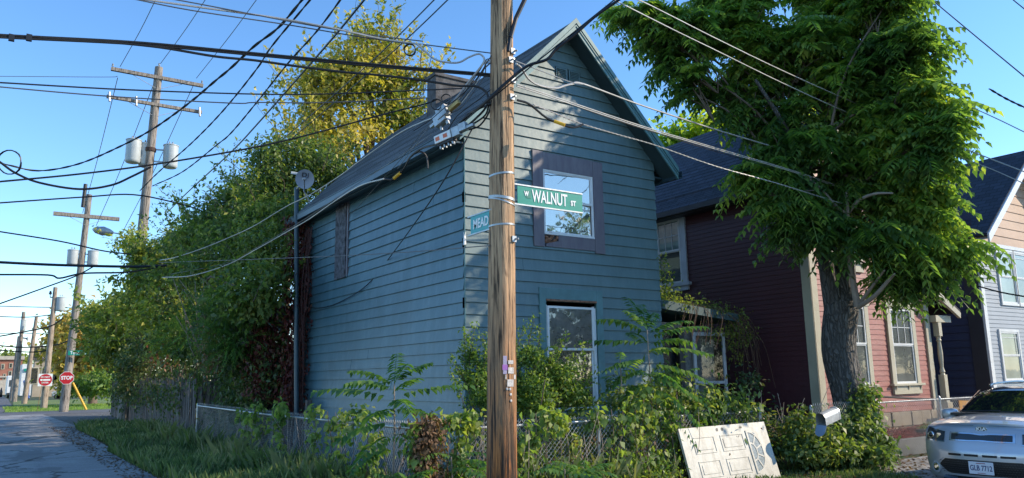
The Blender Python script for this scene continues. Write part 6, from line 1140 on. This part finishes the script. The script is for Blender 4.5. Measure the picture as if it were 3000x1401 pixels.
vine('fence_vine', 'dense lime vine hanging beside the arching sapling', [(-1.9, lx(800), 1.22, .3, .16), (-1.9, lx(830), 1.22, .1, .16), (-1.9, lx(865), 1.2, .4, .15), (-1.9, lx(895), 1.22, .1, .16), (-1.9, lx(930), 1.2, .1, .16), (-1.9, lx(775), 1.2, .9, .12), (-1.9, lx(955), 1.15, .1, .15), (-1.95, lx(850), .5, .0, .2), (-1.95, lx(920), .4, .0, .2)], 800, .095, M['lf_vine'], 86)
t = thing('dead_vine', 'shaggy brown dead vine bundled on the fence corner post', 'vine'); cx, cy = -1.86, -2.2
leaf_crown('foliage', [(cx, cy, .12+k*.14, .15+.03*(k % 2), .15, .12) for k in range(8)]+[(cx+.05, cy-.03, 1.15, .13, .12, .08)], 3000, .065, M['lf_dead'], t, 87, clump=5, spread=.06, shell=.3, droop=1.3); mb = MB(); mb.tube([(cx, cy+.05, 0), (cx, cy+.05, 1.1)], .06, 8); mb.build('stem', M['twig'], t)
# vine tangle on the entry roof
t = thing('porch_vine', 'tangled vine sprawling over the entry roof and hanging to the right', 'vine'); g = np.random.default_rng(88)
leaf_crown('foliage', [(4.7+k*.28, .35+.1*(k % 2), 3.24-.035*k, .26, .35, .13) for k in range(9)]+[(7.0, .3, 2.75, .22, .3, .2), (7.25, .3, 2.5, .2, .3, .2), (6.9, .3, 2.3, .12, .2, .2), (4.65, .1, 3.9, .14, .14, .3), (4.72, .1, 3.5, .2, .2, .25), (7.1, .3, 2.1, .1, .15, .2), (6.3, .2, 2.6, .2, .15, .12)], 2600, .075, M['lf_hedge_y'], t, 88, clump=5, spread=.09, shell=.2)
mb = MB()
for k in range(46):
    x = 5+g.random()*2.1; a = np.array([x, .1+g.random()*.3, 3.2-.1*(x-5)]); e = a+np.array([g.random()*1.1*(x > 6.2)+g.normal()*.1, -.1+g.normal()*.1, -.35-g.random()*(1.3 if x > 6.2 else .5)]); mb.tube(spline([a, (a+e)/2+np.array([.12, -.1, .18]), e], 5), .005, 4)
mb.build('stem', simple('reddish_vine', (.16, .09, .06), .8), t)
# around the mailbox and the big trunk
t = thing('mailbox_vine', 'vine covered mound between the mailbox and the gate post', 'vine')
mbz = [Bl(*b) for b in ((2150, 1040, 16.0, 34, .35, 1.), (2175, 1000, 16.2, 22, .25, 1.4), (2120, 1075, 15.6, 38, .35, 1.), (2165, 1085, 15.7, 36, .35, 1.), (2080, 1110, 15.2, 34, .35, .9), (2180, 1050, 16, 16, .25, 1.4), (2015, 1040, 14.9, 14, .18, 1.6), (2000, 1075, 14.8, 20, .25, 1.4), (2182, 970, 16.3, 11, .2, 1.6))]
leaf_crown('foliage', [(a, b, c-.05, d*.88, e*.88, f_*.88) for a, b, c, d, e, f_ in mbz], 3800, .10, M['lf_hedge'], t, 89, clump=6, spread=.10, shell=.3, droop=.8, aspect=.6)
t = thing('shrub', 'low dark leafy shrub at the foot of the mailbox fence', 'shrub'); leaf_crown('foliage', [Bl(*b) for b in ((2050, 1135, 14.6, 34, .4, .7), (2100, 1135, 14.9, 36, .4, .7), (2150, 1140, 15.2, 34, .4, .6), (2010, 1130, 14.4, 26, .35, .7), (2210, 1120, 15.8, 26, .3, .6), (2190, 1145, 15.2, 28, .4, .5), (2060, 1100, 14.7, 26, .3, .8))], 3600, .11, M['lf_hedge'], t, 90, clump=6, spread=.09, shell=.3, droop=.3)
t = thing('shrub', 'scrubby dark shrub behind the leaning door and the tan fence', 'shrub'); leaf_crown('foliage', [Bl(*b) for b in ((1900, 1040, 15.5, 20, .3, 1.2), (1930, 1090, 15.6, 26, .4, 1.), (1960, 1120, 15.2, 26, .4, .8), (1880, 960, 15.8, 18, .3, 1.2), (1925, 1040, 16, 16, .3, .8))], 1100, .10, M['lf_dark'], t, 91, clump=5, spread=.12, shell=.2)
mb = MB(); g = np.random.default_rng(92)
for k in range(30): a = atD(1900+g.random()*100, 1130, 15.2); a[2] = 0; e = a+np.array([g.normal()*.3, g.normal()*.2, .6+g.random()*.9]); mb.tube(spline([a, (a+e)/2+g.normal(size=3)*.12, e], 5), .005, 4)
mb.build('stem', M['twig_lt'], t)
t = thing('neighbour_hedge', 'thin weeds against the maroon side wall', 'weeds'); t['kind'] = 'stuff'; leaf_crown('foliage', [(7.3, 0+k*.4, .5, .3, .3, .5) for k in range(5)], 900, .10, M['lf_dark'], t, 93, clump=5, spread=.12)

# trees added out of view across the street for panes and car glass to mirror
for k, (x, y, h_) in enumerate(((25.5, -28, 13.5), (16, -27, 8.5), (33, -27, 9.5), (46, -25, 9), (58, -27, 10), (72, -30, 12), (5, -29, 7.5))):
    tree('street_tree', ['tallest street tree across the road mirrored in the upper window', 'smaller street tree left of the tallest across the road', 'street tree right of the tallest across the road', 'street tree across the road opposite the red house', 'street tree across the road opposite the grey house', 'farthest street tree at the right across the road', 'street tree across the road behind the viewer'][k], 'tree', (x, y, 0), [(x, y, 0), (x, y, h_*.4), (x, y, h_*.75)], .2, [(x, y, h_*.68, 3.4, 2.6, h_*.28), (x+1.8, y, h_*.45, 3, 2, h_*.28), (x-1.9, y, h_*.4, 2.8, 2, h_*.3)], 3200, .5, M['lf_hedge'], M['twig'], 140+k, clump=6, spread=.5)
# ------------------------------------------------------------------ silver car
CX, CY, CZ = 4.98, -5.44, -.03
car = thing('parked_car', 'silver boxy hatchback with dark roof parked facing the viewer at the right', 'car', (CX, CY, CZ), R(1.5))
def car_paint(name, col, rough=.28):
    m, t, b = mat_base(name); b.inputs['Base Color'].default_value = (*col, 1); b.inputs['Metallic'].default_value = .45; b.inputs['Roughness'].default_value = rough
    b.inputs['Coat Weight'].default_value = 1; b.inputs['Coat Roughness'].default_value = .04; bump(t, b, noise(t, coords(t, (1, 1, 1)), 400, 2), .03, .001); return m
CP = car_paint('silver_car_paint', (.46, .49, .54), .32); CB = simple('black_car_trim', (.010, .010, .012), .22, coat=1, bmp=0); CH = simple('chrome', (.75, .75, .77), .12, 1, bmp=0, var=.03)
# long profile: (x back from nose, z, half width, sweep back at the corner, drop at the corner)
PRF = [(.16, .16, .80, .22, 0), (.05, .24, .86, .30, 0), (.00, .42, .90, .36, 0), (.00, .60, .91, .36, 0), (.04, .72, .91, .33, 0), (.09, .84, .90, .30, -.01), (.14, .93, .87, .28, .01), (.22, .985, .85, .24, .04), (.40, 1.03, .84, .14, .06), (.70, 1.075, .82, .06, .07), (1.02, 1.10, .80, .05, .07)]
def fas(u, i, j=None, f=0.):
    def pt(k): x, z, w_, sw, dr__ = PRF[k]; a = abs(u); return np.array([x+sw*a**3.2, u*w_, z-dr__*a**2.5])
    return pt(i) if j is None else pt(i)*(1-f)+pt(j)*f
U = np.linspace(-1, 1, 41); V = []; rws = []
for i in range(len(PRF)-1):
    for f in ((0, .25, .5, .75) if i < len(PRF)-2 else (0, .25, .5, .75, 1.)): rws.append([fas(u, i, i+1, f) for u in U])
V = [p for r_ in rws for p in r_]; nu = len(U); F_ = [(r_*nu+k, r_*nu+k+1, (r_+1)*nu+k+1, (r_+1)*nu+k) for r_ in range(len(rws)-1) for k in range(nu-1)]
mb = MB(); mb.add(V, F_)
for s in (-1, 1):   # body sides: fender, doors
    ws = [0, .25, .5, .75, 1]
    prof_s = [(r_[-1 if s > 0 else 0]) for r_ in rws]; top = [(1.1, 1.03), (2.0, 1.06), (3.0, 1.09), (3.95, 1.12)]; bot = [(4.05, .5), (3.95, .25), (3.7, .24), (3.62, .42), (3.42, .60), (3.18, .62), (2.95, .50), (2.83, .25), (1.25, .22), (1.18, .42), (1.0, .62), (.78, .66), (.58, .55), (.50, .35), (.46, .2)]
    poly = [(p[0], s*(abs(p[1])+0), p[2]) for p in prof_s]+[(x, s*.89, z) for x, z in top]+[(x, s*.90, z) for x, z in bot]
    mb.add(poly, [tuple(range(len(poly))) if s > 0 else tuple(reversed(range(len(poly))))])
mb.quad((4.05, -.89, .3), (4.05, .89, .3), (3.97, .85, 1.12), (3.97, -.85, 1.12)); mb.quad((1.0, -.82, 1.08), (1.0, .82, 1.08), (3.97, .85, 1.12), (3.97, -.85, 1.12))
mb.build('body', CP, car, smooth=True)
# greenhouse
def gh_pt(x, z, w_): return [(x, -w_, z), (x, w_, z)]
A_ = [(1.00, 1.05, .77), (1.18, 1.165, .725), (1.40, 1.31, .67), (1.58, 1.405, .625)]; mb = MB(); V = []; nn2 = 13
for x, z, w_ in A_:
    for k in range(nn2): u = -1+2*k/(nn2-1); V.append((x+.10*abs(u)**2.2, u*w_, z-.02*u*u))
mb.add(V, [(r_*nn2+k, r_*nn2+k+1, (r_+1)*nn2+k+1, (r_+1)*nn2+k) for r_ in range(3) for k in range(nn2-1)])
m, t_n, b = mat_base('windshield_glass'); b.inputs['Base Color'].default_value = (.012, .014, .015, 1); b.inputs['Roughness'].default_value = .02; b.inputs['Coat Weight'].default_value = 1; b.inputs['Coat Roughness'].default_value = .0
WG = m; mb.build('windshield', WG, car, smooth=True)
mb = MB(); V = []; RP = [(1.58, 1.41, .63), (1.72, 1.455, .635), (2.2, 1.485, .63), (3.0, 1.50, .64), (3.8, 1.47, .63), (3.95, 1.42, .61)]
for x, z, w_ in RP:
    for k in range(nn2): u = -1+2*k/(nn2-1); V.append((x+(.08*abs(u)**2.2 if x < 1.9 else 0), u*w_, z-.05*abs(u)**4))
mb.add(V, [(r_*nn2+k, r_*nn2+k+1, (r_+1)*nn2+k+1, (r_+1)*nn2+k) for r_ in range(5) for k in range(nn2-1)]); mb.quad((3.95, -.61, 1.42), (3.95, .61, 1.42), (3.99, .82, 1.1), (3.99, -.82, 1.1)); mb.build('roof', CB, car, smooth=True)
for s in (-1, 1):
    mb = MB(); mb.hexa([(1.09, s*.785, 1.03), (1.16, s*.80, 1.03), (1.66, s*.645, 1.405), (1.60, s*.63, 1.405), (1.09, s*.755, 1.05), (1.16, s*.765, 1.05), (1.66, s*.615, 1.42), (1.60, s*.60, 1.42)]); mb.build('pillar', CB, car, smooth=False)
    mb = MB(); mb.add([(1.12, s*.81, 1.05), (3.9, s*.84, 1.1), (3.85, s*.63, 1.41), (1.84, s*.63, 1.40)], [(0, 1, 2, 3)]); mb.build('side_window', WG, car)
    mb = MB(); mb.tube(spline([(1.95, s*.59, 1.45), (2.05, s*.60, 1.50), (3.0, s*.61, 1.53), (3.7, s*.6, 1.49)], 4), .016, 8); mb.build('roof_rail', CB, car, smooth=True)
    mb = MB(); mc = Vector((1.22, s*.915, 1.06)); V = []
    for i in range(9):
        for k in range(16): th = PI*i/8; ph = 2*PI*k/16; sgn = lambda v, e: math.copysign(abs(v)**e, v); V.append((mc.x+.075*sgn(math.cos(ph), .6)*sgn(math.sin(th), .6), mc.y-s*.115*sgn(math.cos(th), .6), mc.z+.085*sgn(math.sin(ph), .6)*sgn(math.sin(th), .6)))
    mb.add(V, [(i*16+k, i*16+(k+1) % 16, (i+1)*16+(k+1) % 16, (i+1)*16+k) for i in range(8) for k in range(16)]); o = mb.build('mirror', CP, car, smooth=True)
    mb = MB(); mb.box((mc.x-.07, mc.y-.10, mc.z-.10), (mc.x+.06, mc.y+.10, mc.z-.045)); mb.bar((mc.x+.02, s*.78, 1.02), (mc.x, s*.88, 1.03), .05, .05); mb.build('mirror_base', CB, o, bevel=.02)
def on_f(u, z, lift=0):   # point on the nose surface at lateral u in -1..1, height z
    for i in range(1, len(PRF)-1):
        za, zb = fas(u, i)[2], fas(u, i+1)[2]
        if za <= z <= zb:
            p = fas(u, i, i+1, (z-za)/max(zb-za, 1e-5)); return p-np.array([lift, -lift*.0, -lift*.25])
    p = fas(u, 2); p = np.array(p); p[2] = z; return p-np.array([lift, 0, 0])
def patch(name, us, zlo, zhi, mat, lift, parent, nu_=14, nz=4):
    mb = MB(); V = []
    for j in range(nz+1):
        for k in range(nu_+1):
            u = us[0]+(us[1]-us[0])*k/nu_; a, b = zlo(u), zhi(u); V.append(on_f(u, a+(b-a)*j/nz, lift))
    mb.add(V, [(j*(nu_+1)+k, j*(nu_+1)+k+1, (j+1)*(nu_+1)+k+1, (j+1)*(nu_+1)+k) for j in range(nz) for k in range(nu_)]); return mb.build(name, mat, parent, smooth=True)
GR = simple('grille_mesh', (.008, .008, .009), .5, bmp=0)
lg = patch('lower_grille', (-.66, .66), lambda u: .30+(.10*max(0, abs(u)-.54)/.12), lambda u: .50-(.08*max(0, abs(u)-.56)/.10), GR, .006, car, 24)
mb = MB()
for j in range(6):
    for k in range(34):
        u = -.62+k*.0375+(.018 if j % 2 else 0); z = .315+j*.030; p = on_f(u, z, .012); mb.box((p[0]-.002, p[1]-.011, p[2]-.003), (p[0]+.004, p[1]+.011, p[2]+.003))
mb.build('grille_texture', simple('grille_ribs', (.03, .03, .035), .4, bmp=0), lg)
patch('bumper_surround', (-.70, .70), lambda u: .508-(.07*max(0, abs(u)-.58)/.12), lambda u: .522-(.07*max(0, abs(u)-.58)/.12), CP, .022, car, 24, 1)
for a, b in ((-.48, -.28), (-.235, -.03), (.03, .235), (.28, .48)): patch('slot', (a, b), lambda u: .548, lambda u: .578, GR, .007, car, 4, 1)
patch('grille_surround', (-.475, .475), lambda u: .748+.006*math.exp(-(u/.10)**2), lambda u: .864-.012*math.exp(-(u/.10)**2), CP if False else CH, .006, car, 24)
patch('upper_grille', (-.44, .44), lambda u: .768+.006*math.exp(-(u/.10)**2), lambda u: .846-.012*math.exp(-(u/.10)**2), CB, .012, car, 24)
patch('chin', (-.62, .62), lambda u: .19, lambda u: .27, CB, .006, car, 16, 2)
for s in (-1, 1):
    hl = patch('headlight', (s*.56, s*.94), lambda u: .735, lambda u: .865+.12*(abs(u)-.56), simple('headlight_housing', (.04, .045, .05), .08, coat=1, bmp=0), .008, car, 12)
    p = on_f(s*.82, .80, .018); mb = MB(); mb.lathe(p, [(.052, 0), (.052, .01), (.042, .014)], 20, (-1, s*.25, .1)); mb.build('projector', CH, hl); mb = MB(); mb.lathe(p-np.array([.012, 0, 0]), [(.036, 0), (.03, .012), (.01, .02)], 18, (-1, s*.25, .1)); mb.build('lens', WG, hl)
    p = on_f(s*.66, .80, .016); mb = MB(); mb.hexa([(p[0], p[1]-.035, p[2]-.035), (p[0]+.01, p[1]+.035, p[2]-.035), (p[0]+.02, p[1]+.03, p[2]-.03), (p[0]+.01, p[1]-.03, p[2]-.03), (p[0], p[1]-.03, p[2]+.035), (p[0]+.01, p[1]+.03, p[2]+.035), (p[0]+.02, p[1]+.03, p[2]+.03), (p[0]+.01, p[1]-.03, p[2]+.03)]); mb.build('reflector', CH, hl)
    patch('headlight_rim', (s*.545, s*.95), lambda u: .722, lambda u: .735, CH, .009, hl, 12, 1)
    p = on_f(s*.76, .36, .006); fg = MB(); fg.lathe(p, [(.085, 0), (.085, .012), (.065, .02), (.06, .005)], 24, (-1, s*.45, 0)); fo = fg.build('fog_lamp', CP, car, smooth=True); mb = MB(); mb.lathe(p-np.array([.008, 0, 0]), [(.055, 0), (.05, .012), (.02, .02)], 20, (-1, s*.45, 0)); mb.build('lens', CH, fo)
    for wx in (.80, 3.20):
        mb = MB(); mb.lathe((wx, s*.80, .33), [(.20, -.09), (.30, -.10), (.33, -.07), (.33, .07), (.30, .10), (.2, .09)], 28, (0, 1, 0)); wo = mb.build('tyre', M['black'], car, smooth=True); mb = MB(); mb.lathe((wx, s*.80, .33), [(.21, -.092), (.21, .092)], 24, (0, 1, 0)); mb.build('rim', M['galv'], wo)
# inner wheel housings / floor
mb = MB(); mb.box((.3, -.78, .2), (3.9, .78, .45)); mb.build('underbody', M['black'], car)
p = on_f(0, .40, .016); mb = MB(); pz = p[2]; mb.box((p[0]-.006, -.16, pz-.083), (p[0], .16, pz+.083)); pl = mb.build('licence_plate', simple('plate_white', (.66, .68, .74), .35, var=.05, bmp=0), car, bevel=.003)
text('lettering', 'GLB 7712', .098, simple('plate_blue', (.05, .06, .16), .4, bmp=0), pl, (p[0]-.0065, 0, pz-.003), (0, -1, 0), (0, 0, 1), .72, .001, True, .002)
mb = MB(); mb.box((p[0]-.008, -.06, pz+.058), (p[0]-.006, .06, pz+.068)); mb.box((p[0]-.008, -.05, pz-.072), (p[0]-.006, .05, pz-.064)); mb.build('plate_print', simple('plate_red', (.30, .08, .12), .4), pl)
p = on_f(0, .915, .004); mb = MB(); ring = [(p[0]-.006, .075*math.cos(a), p[2]+.032*math.sin(a)) for a in np.linspace(0, 2*PI, 25)[:-1]]; mb.prism(ring, (.02, 0, 0)); bd = mb.build('badge', CH, car); mb = MB(); mb.prism([(x-.002, y*.90, p[2]+(z-p[2])*.84) for x, y, z in ring], (.005, 0, 0)); mb.build('badge_face', simple('badge_black', (.004, .004, .006), .6, bmp=0, spec=.1), bd)
text('lettering', 'KIA', .060, M['sign_white'], bd, (p[0]-.0095, 0, p[2]), (0, -1, 0), (0, 0, 1), 1.35, .001, True, .002)
mb = MB(); mb.tube([(.98, .1, 1.115), (1.05, -.5, 1.12)], .010, 6); mb.tube([(.99, .65, 1.115), (1.06, .12, 1.13)], .010, 6); mb.hexa([(.94, -.78, 1.055), (.94, .78, 1.055), (1.06, .78, 1.08), (1.06, -.78, 1.08), (.94, -.78, 1.09), (.94, .78, 1.09), (1.06, .78, 1.10), (1.06, -.78, 1.10)]); mb.build('wiper', M['black'], car)
mb = MB(); mb.tube([(.13, -.1, .965), (.16, -.82, .955)], .003, 4); mb.tube([(.13, .1, .965), (.16, .82, .955)], .003, 4); mb.build('bonnet_seam', M['black'], car)

# ------------------------------------------------------------------ far end of the alley
def far_house(name, label, x0, x1, y, yb, ztop, col, windows, frame=None, roofm=None, hgt=0):
    t = thing(name, label, 'building'); mb = MB(); mb.box((x0, y, 0), (x1, yb, ztop)); mb.build('wall', col, t)
    if roofm:
        mb = MB(); mb.add([(x0-.5, y-.5, ztop), (x1+.5, y-.5, ztop), (x1+.5, yb+.5, ztop), (x0-.5, yb+.5, ztop), ((x0+x1)/2-.5, (y+yb)/2, ztop+hgt), ((x0+x1)/2+.5, (y+yb)/2, ztop+hgt)], [(0, 1, 5, 4), (1, 2, 5), (2, 3, 4, 5), (3, 0, 4), (0, 3, 2, 1)]); mb.build('roof', roofm, t)
    for (a, b, c, d) in windows:
        f = MB(); f.box((a-.12, y-.08, c-.12), (b+.12, y-.0, d+.12)); fo = f.build('window', frame or M['cream'], t); p = MB(); p.box((a, y-.10, c), (b, y-.081, d)); p.build('pane', M['pane_dk'], fo)
    return t
YT = 128.
lo = lambda x, y=960: atY(x, y, YT)
xa, xb = lo(83)[0], lo(110)[0]; zt2 = lo(95, 905)[2]; tw = far_house('tower_house', 'old stone house with a steep dark corner tower roof', xa, xb, YT, YT+4, zt2, simple('buff_stone', (.40, .33, .24), .9, var=.3, scale=.6), [(xa+1.1, xa+1.9, 2, 4.3), (xb-1.7, xb-.9, 2, 4.3), (xa+1.1, xa+1.9, 5.6, 7.6), (xb-1.7, xb-.9, 5.6, 7.6)])
za2 = lo(97, 856)[2]; xm = (xa+xb)/2; mb = MB(); mb.add([(xa-.3, YT-.3, zt2), (xb+.3, YT-.3, zt2), (xb+.3, YT+4.3, zt2), (xa-.3, YT+4.3, zt2), (xm, YT+2, za2)], [(0, 1, 4), (1, 2, 4), (2, 3, 4), (3, 0, 4), (3, 2, 1, 0)]); mb.build('tower_roof', simple('patched_slate', (.09, .075, .075), .8, var=.6, scale=1.2), tw)
xc = lo(185)[0]; z2 = lo(140, 925)[2]; mb = MB(); mb.box((xb, YT+1, 0), (xc, YT+9, z2)); mb.build('wing', simple('buff_stone_wing', (.42, .35, .25), .9, var=.25, scale=.6), tw); mb = MB(); z3 = lo(140, 905)[2]; mb.add([(xb, YT+.6, z2), (xc+.5, YT+.6, z2), (xc+.5, YT+9, z2), (xb, YT+9, z2), (xb+1, YT+4, z3), (xc-1, YT+4, z3)], [(0, 1, 5, 4), (1, 2, 5), (2, 3, 4, 5), (3, 0, 4)]); mb.build('wing_roof', simple('dark_slate', (.08, .075, .08), .8), tw)
for k in range(6):
    a = xb+1.0+k*(xc-xb-2)/5.2; f = MB(); f.box((a-.1, YT+.9, 2.0), (a+1.0, YT+1, 4.6)); f.box((a-.1, YT+.9, 5.2), (a+1.0, YT+1, 7.2)); fo = f.build('window', M['cream'], tw); p = MB(); p.box((a+.05, YT+.87, 2.2), (a+.85, YT+.899, 4.4)); p.box((a+.05, YT+.87, 5.4), (a+.85, YT+.899, 7.0)); p.build('pane', M['pane_dk'], fo)
YB = 175.; lo = lambda x, y=960: atY(x, y, YB)
x0_, x1_ = lo(-60)[0], lo(52)[0]; zt3 = lo(20, 905)[2]; bk = far_house('brick_building', 'red brick building with stone trim at the far left', x0_, x1_, YB, YB+14, zt3, simple('far_red_brick', (.36, .15, .10), .9, var=.25, scale=.8), [(lo(8)[0], lo(12)[0], lo(0, 955)[2], lo(0, 942)[2]), (lo(21)[0], lo(26)[0], lo(0, 945)[2], lo(0, 935)[2]), (lo(21)[0], lo(26)[0], lo(0, 925)[2], lo(0, 915)[2]), (lo(1)[0], lo(6)[0], lo(0, 928)[2], lo(0, 917)[2]), (lo(36)[0], lo(40)[0], lo(0, 925)[2], lo(0, 915)[2])])
mb = MB(); mb.box((x0_-.3, YB-.4, zt3), (x1_+.3, YB+14, zt3+.7)); mb.box((x0_, YB-.25, lo(0, 950)[2]), (x1_, YB-.01, lo(0, 946)[2])); mb.box((x0_, YB-.2, 0), (x1_, YB-.01, lo(0, 957)[2])); mb.build('cornice', simple('pale_stone', (.50, .44, .36), .9), bk)
YW = 150.; lo = lambda x, y=960: atY(x, y, YW)
wb = thing('white_building', 'plain white building with a green sign strip beyond the poles', 'building'); mb = MB(); mb.box((lo(53)[0], YW, 0), (lo(84)[0], YW+12, lo(60, 916)[2])); mb.build('wall', M['white'], wb); mb = MB(); mb.box((lo(58)[0], YW-.3, lo(0, 935)[2]), (lo(80)[0], YW-.05, lo(0, 928)[2])); mb.build('sign_strip', M['sign_green'], wb)
YV = 118.; lo = lambda x, y=960: atY(x, y, YV)
vn = thing('white_van', 'white box van parked at the far end of the road', 'van'); a, b = lo(17)[0], lo(37)[0]; mb = MB(); mb.box((a, YV, .5), (b, YV+5, 3.1)); mb.build('body', M['white'], vn, bevel=.12); mb = MB(); mb.box((a+.3, YV-.03, 1.6), (b-.3, YV-.005, 2.5)); mb.build('rear_window', M['pane_blind'], vn)
for x in (a+.2, b-.6): mb = MB(); mb.lathe((x, YV+.9, .38), [(.38, 0), (.38, .4)], 18, (1, 0, 0)); mb.build('wheel', M['black'], vn)
mb = MB(); mb.box((a+.1, YV-.06, .55), (b-.1, YV, .75)); mb.build('bumper', M['black'], vn)
dc = thing('dark_car', 'small dark car beyond the white van', 'car'); a, b = lo(6)[0], lo(14)[0]; YC = YV+14; mb = MB(); mb.box((a, YC, .35), (b, YC+4, .95)); mb.hexa([(a+.1, YC+.8, .95), (b-.1, YC+.8, .95), (b-.1, YC+3, .95), (a+.1, YC+3, .95), (a+.3, YC+1.2, 1.45), (b-.3, YC+1.2, 1.45), (b-.3, YC+2.6, 1.45), (a+.3, YC+2.6, 1.45)]); mb.build('body', CB, dc, bevel=.08)
for x in (a, b-.2): mb = MB(); mb.lathe((x, YC+.8, .33), [(.33, 0), (.33, .2)], 16, (1, 0, 0)); mb.build('wheel', M['black'], dc)
YC = 100.; lo = lambda x, y=960: atY(x, y, YC); sc2 = thing('parked_car', 'pale saloon car half hidden behind the lawn shrubs', 'car'); a, b = lo(135)[0], lo(165)[0]; mb = MB(); mb.box((a, YC, .35), (b, YC+1.7, .95)); mb.hexa([(a+.9, YC+.1, .95), (b-.7, YC+.1, .95), (b-.7, YC+1.6, .95), (a+.9, YC+1.6, .95), (a+1.5, YC+.2, 1.45), (b-1.2, YC+.2, 1.45), (b-1.2, YC+1.5, 1.45), (a+1.5, YC+1.5, 1.45)]); mb.build('body', CP, sc2, bevel=.08)
for x in (a+.8, b-.8): mb = MB(); mb.lathe((x, YC-.02, .33), [(.33, 0), (.33, .2)], 16, (0, 1, 0)); mb.build('wheel', M['black'], sc2)
YC = 112.; lo = lambda x, y=960: atY(x, y, YC); bt = thing('tarpaulin', 'blue tarpaulin covered heap beside the tan poles', 'tarpaulin'); a, b = lo(66)[0], lo(80)[0]; mb = MB(); mb.hexa([(a, YC, 0), (b, YC, 0), (b, YC+2, 0), (a, YC+2, 0), (a+.3, YC+.3, 2.2), (b-.8, YC+.3, 2.3), (b-.8, YC+1.5, 2.2), (a+.3, YC+1.5, 2.1)]); mb.build('cover', simple('blue_tarp', (.03, .10, .35), .5, var=.3), bt, bevel=.1)
GROUPS = {'utility_pole': 'timber utility poles along the alley', 'overhead_cable': 'overhead cables', 'wire_coil': 'coils of cable on the overhead lines', 'cable_marker': 'yellow cable marker sleeves',
          'hedgerow_tree': 'trees along the board fence', 'golden_tree': 'golden trees beyond the cross street', 'street_tree': 'trees across the street', 'sapling': 'tree of heaven saplings',
          'fence_vine': 'vines draped on the chain link fences', 'chain_link_fence': 'chain link fences', 'wooden_fence': 'wooden board fences', 'street_sign': 'street name signs'}
for o in list(COL.objects):
    st = re.sub(r'\.\d+$', '', o.name)
    if o.parent is None and st in GROUPS and o.get('kind') is None: o['group'] = GROUPS[st]
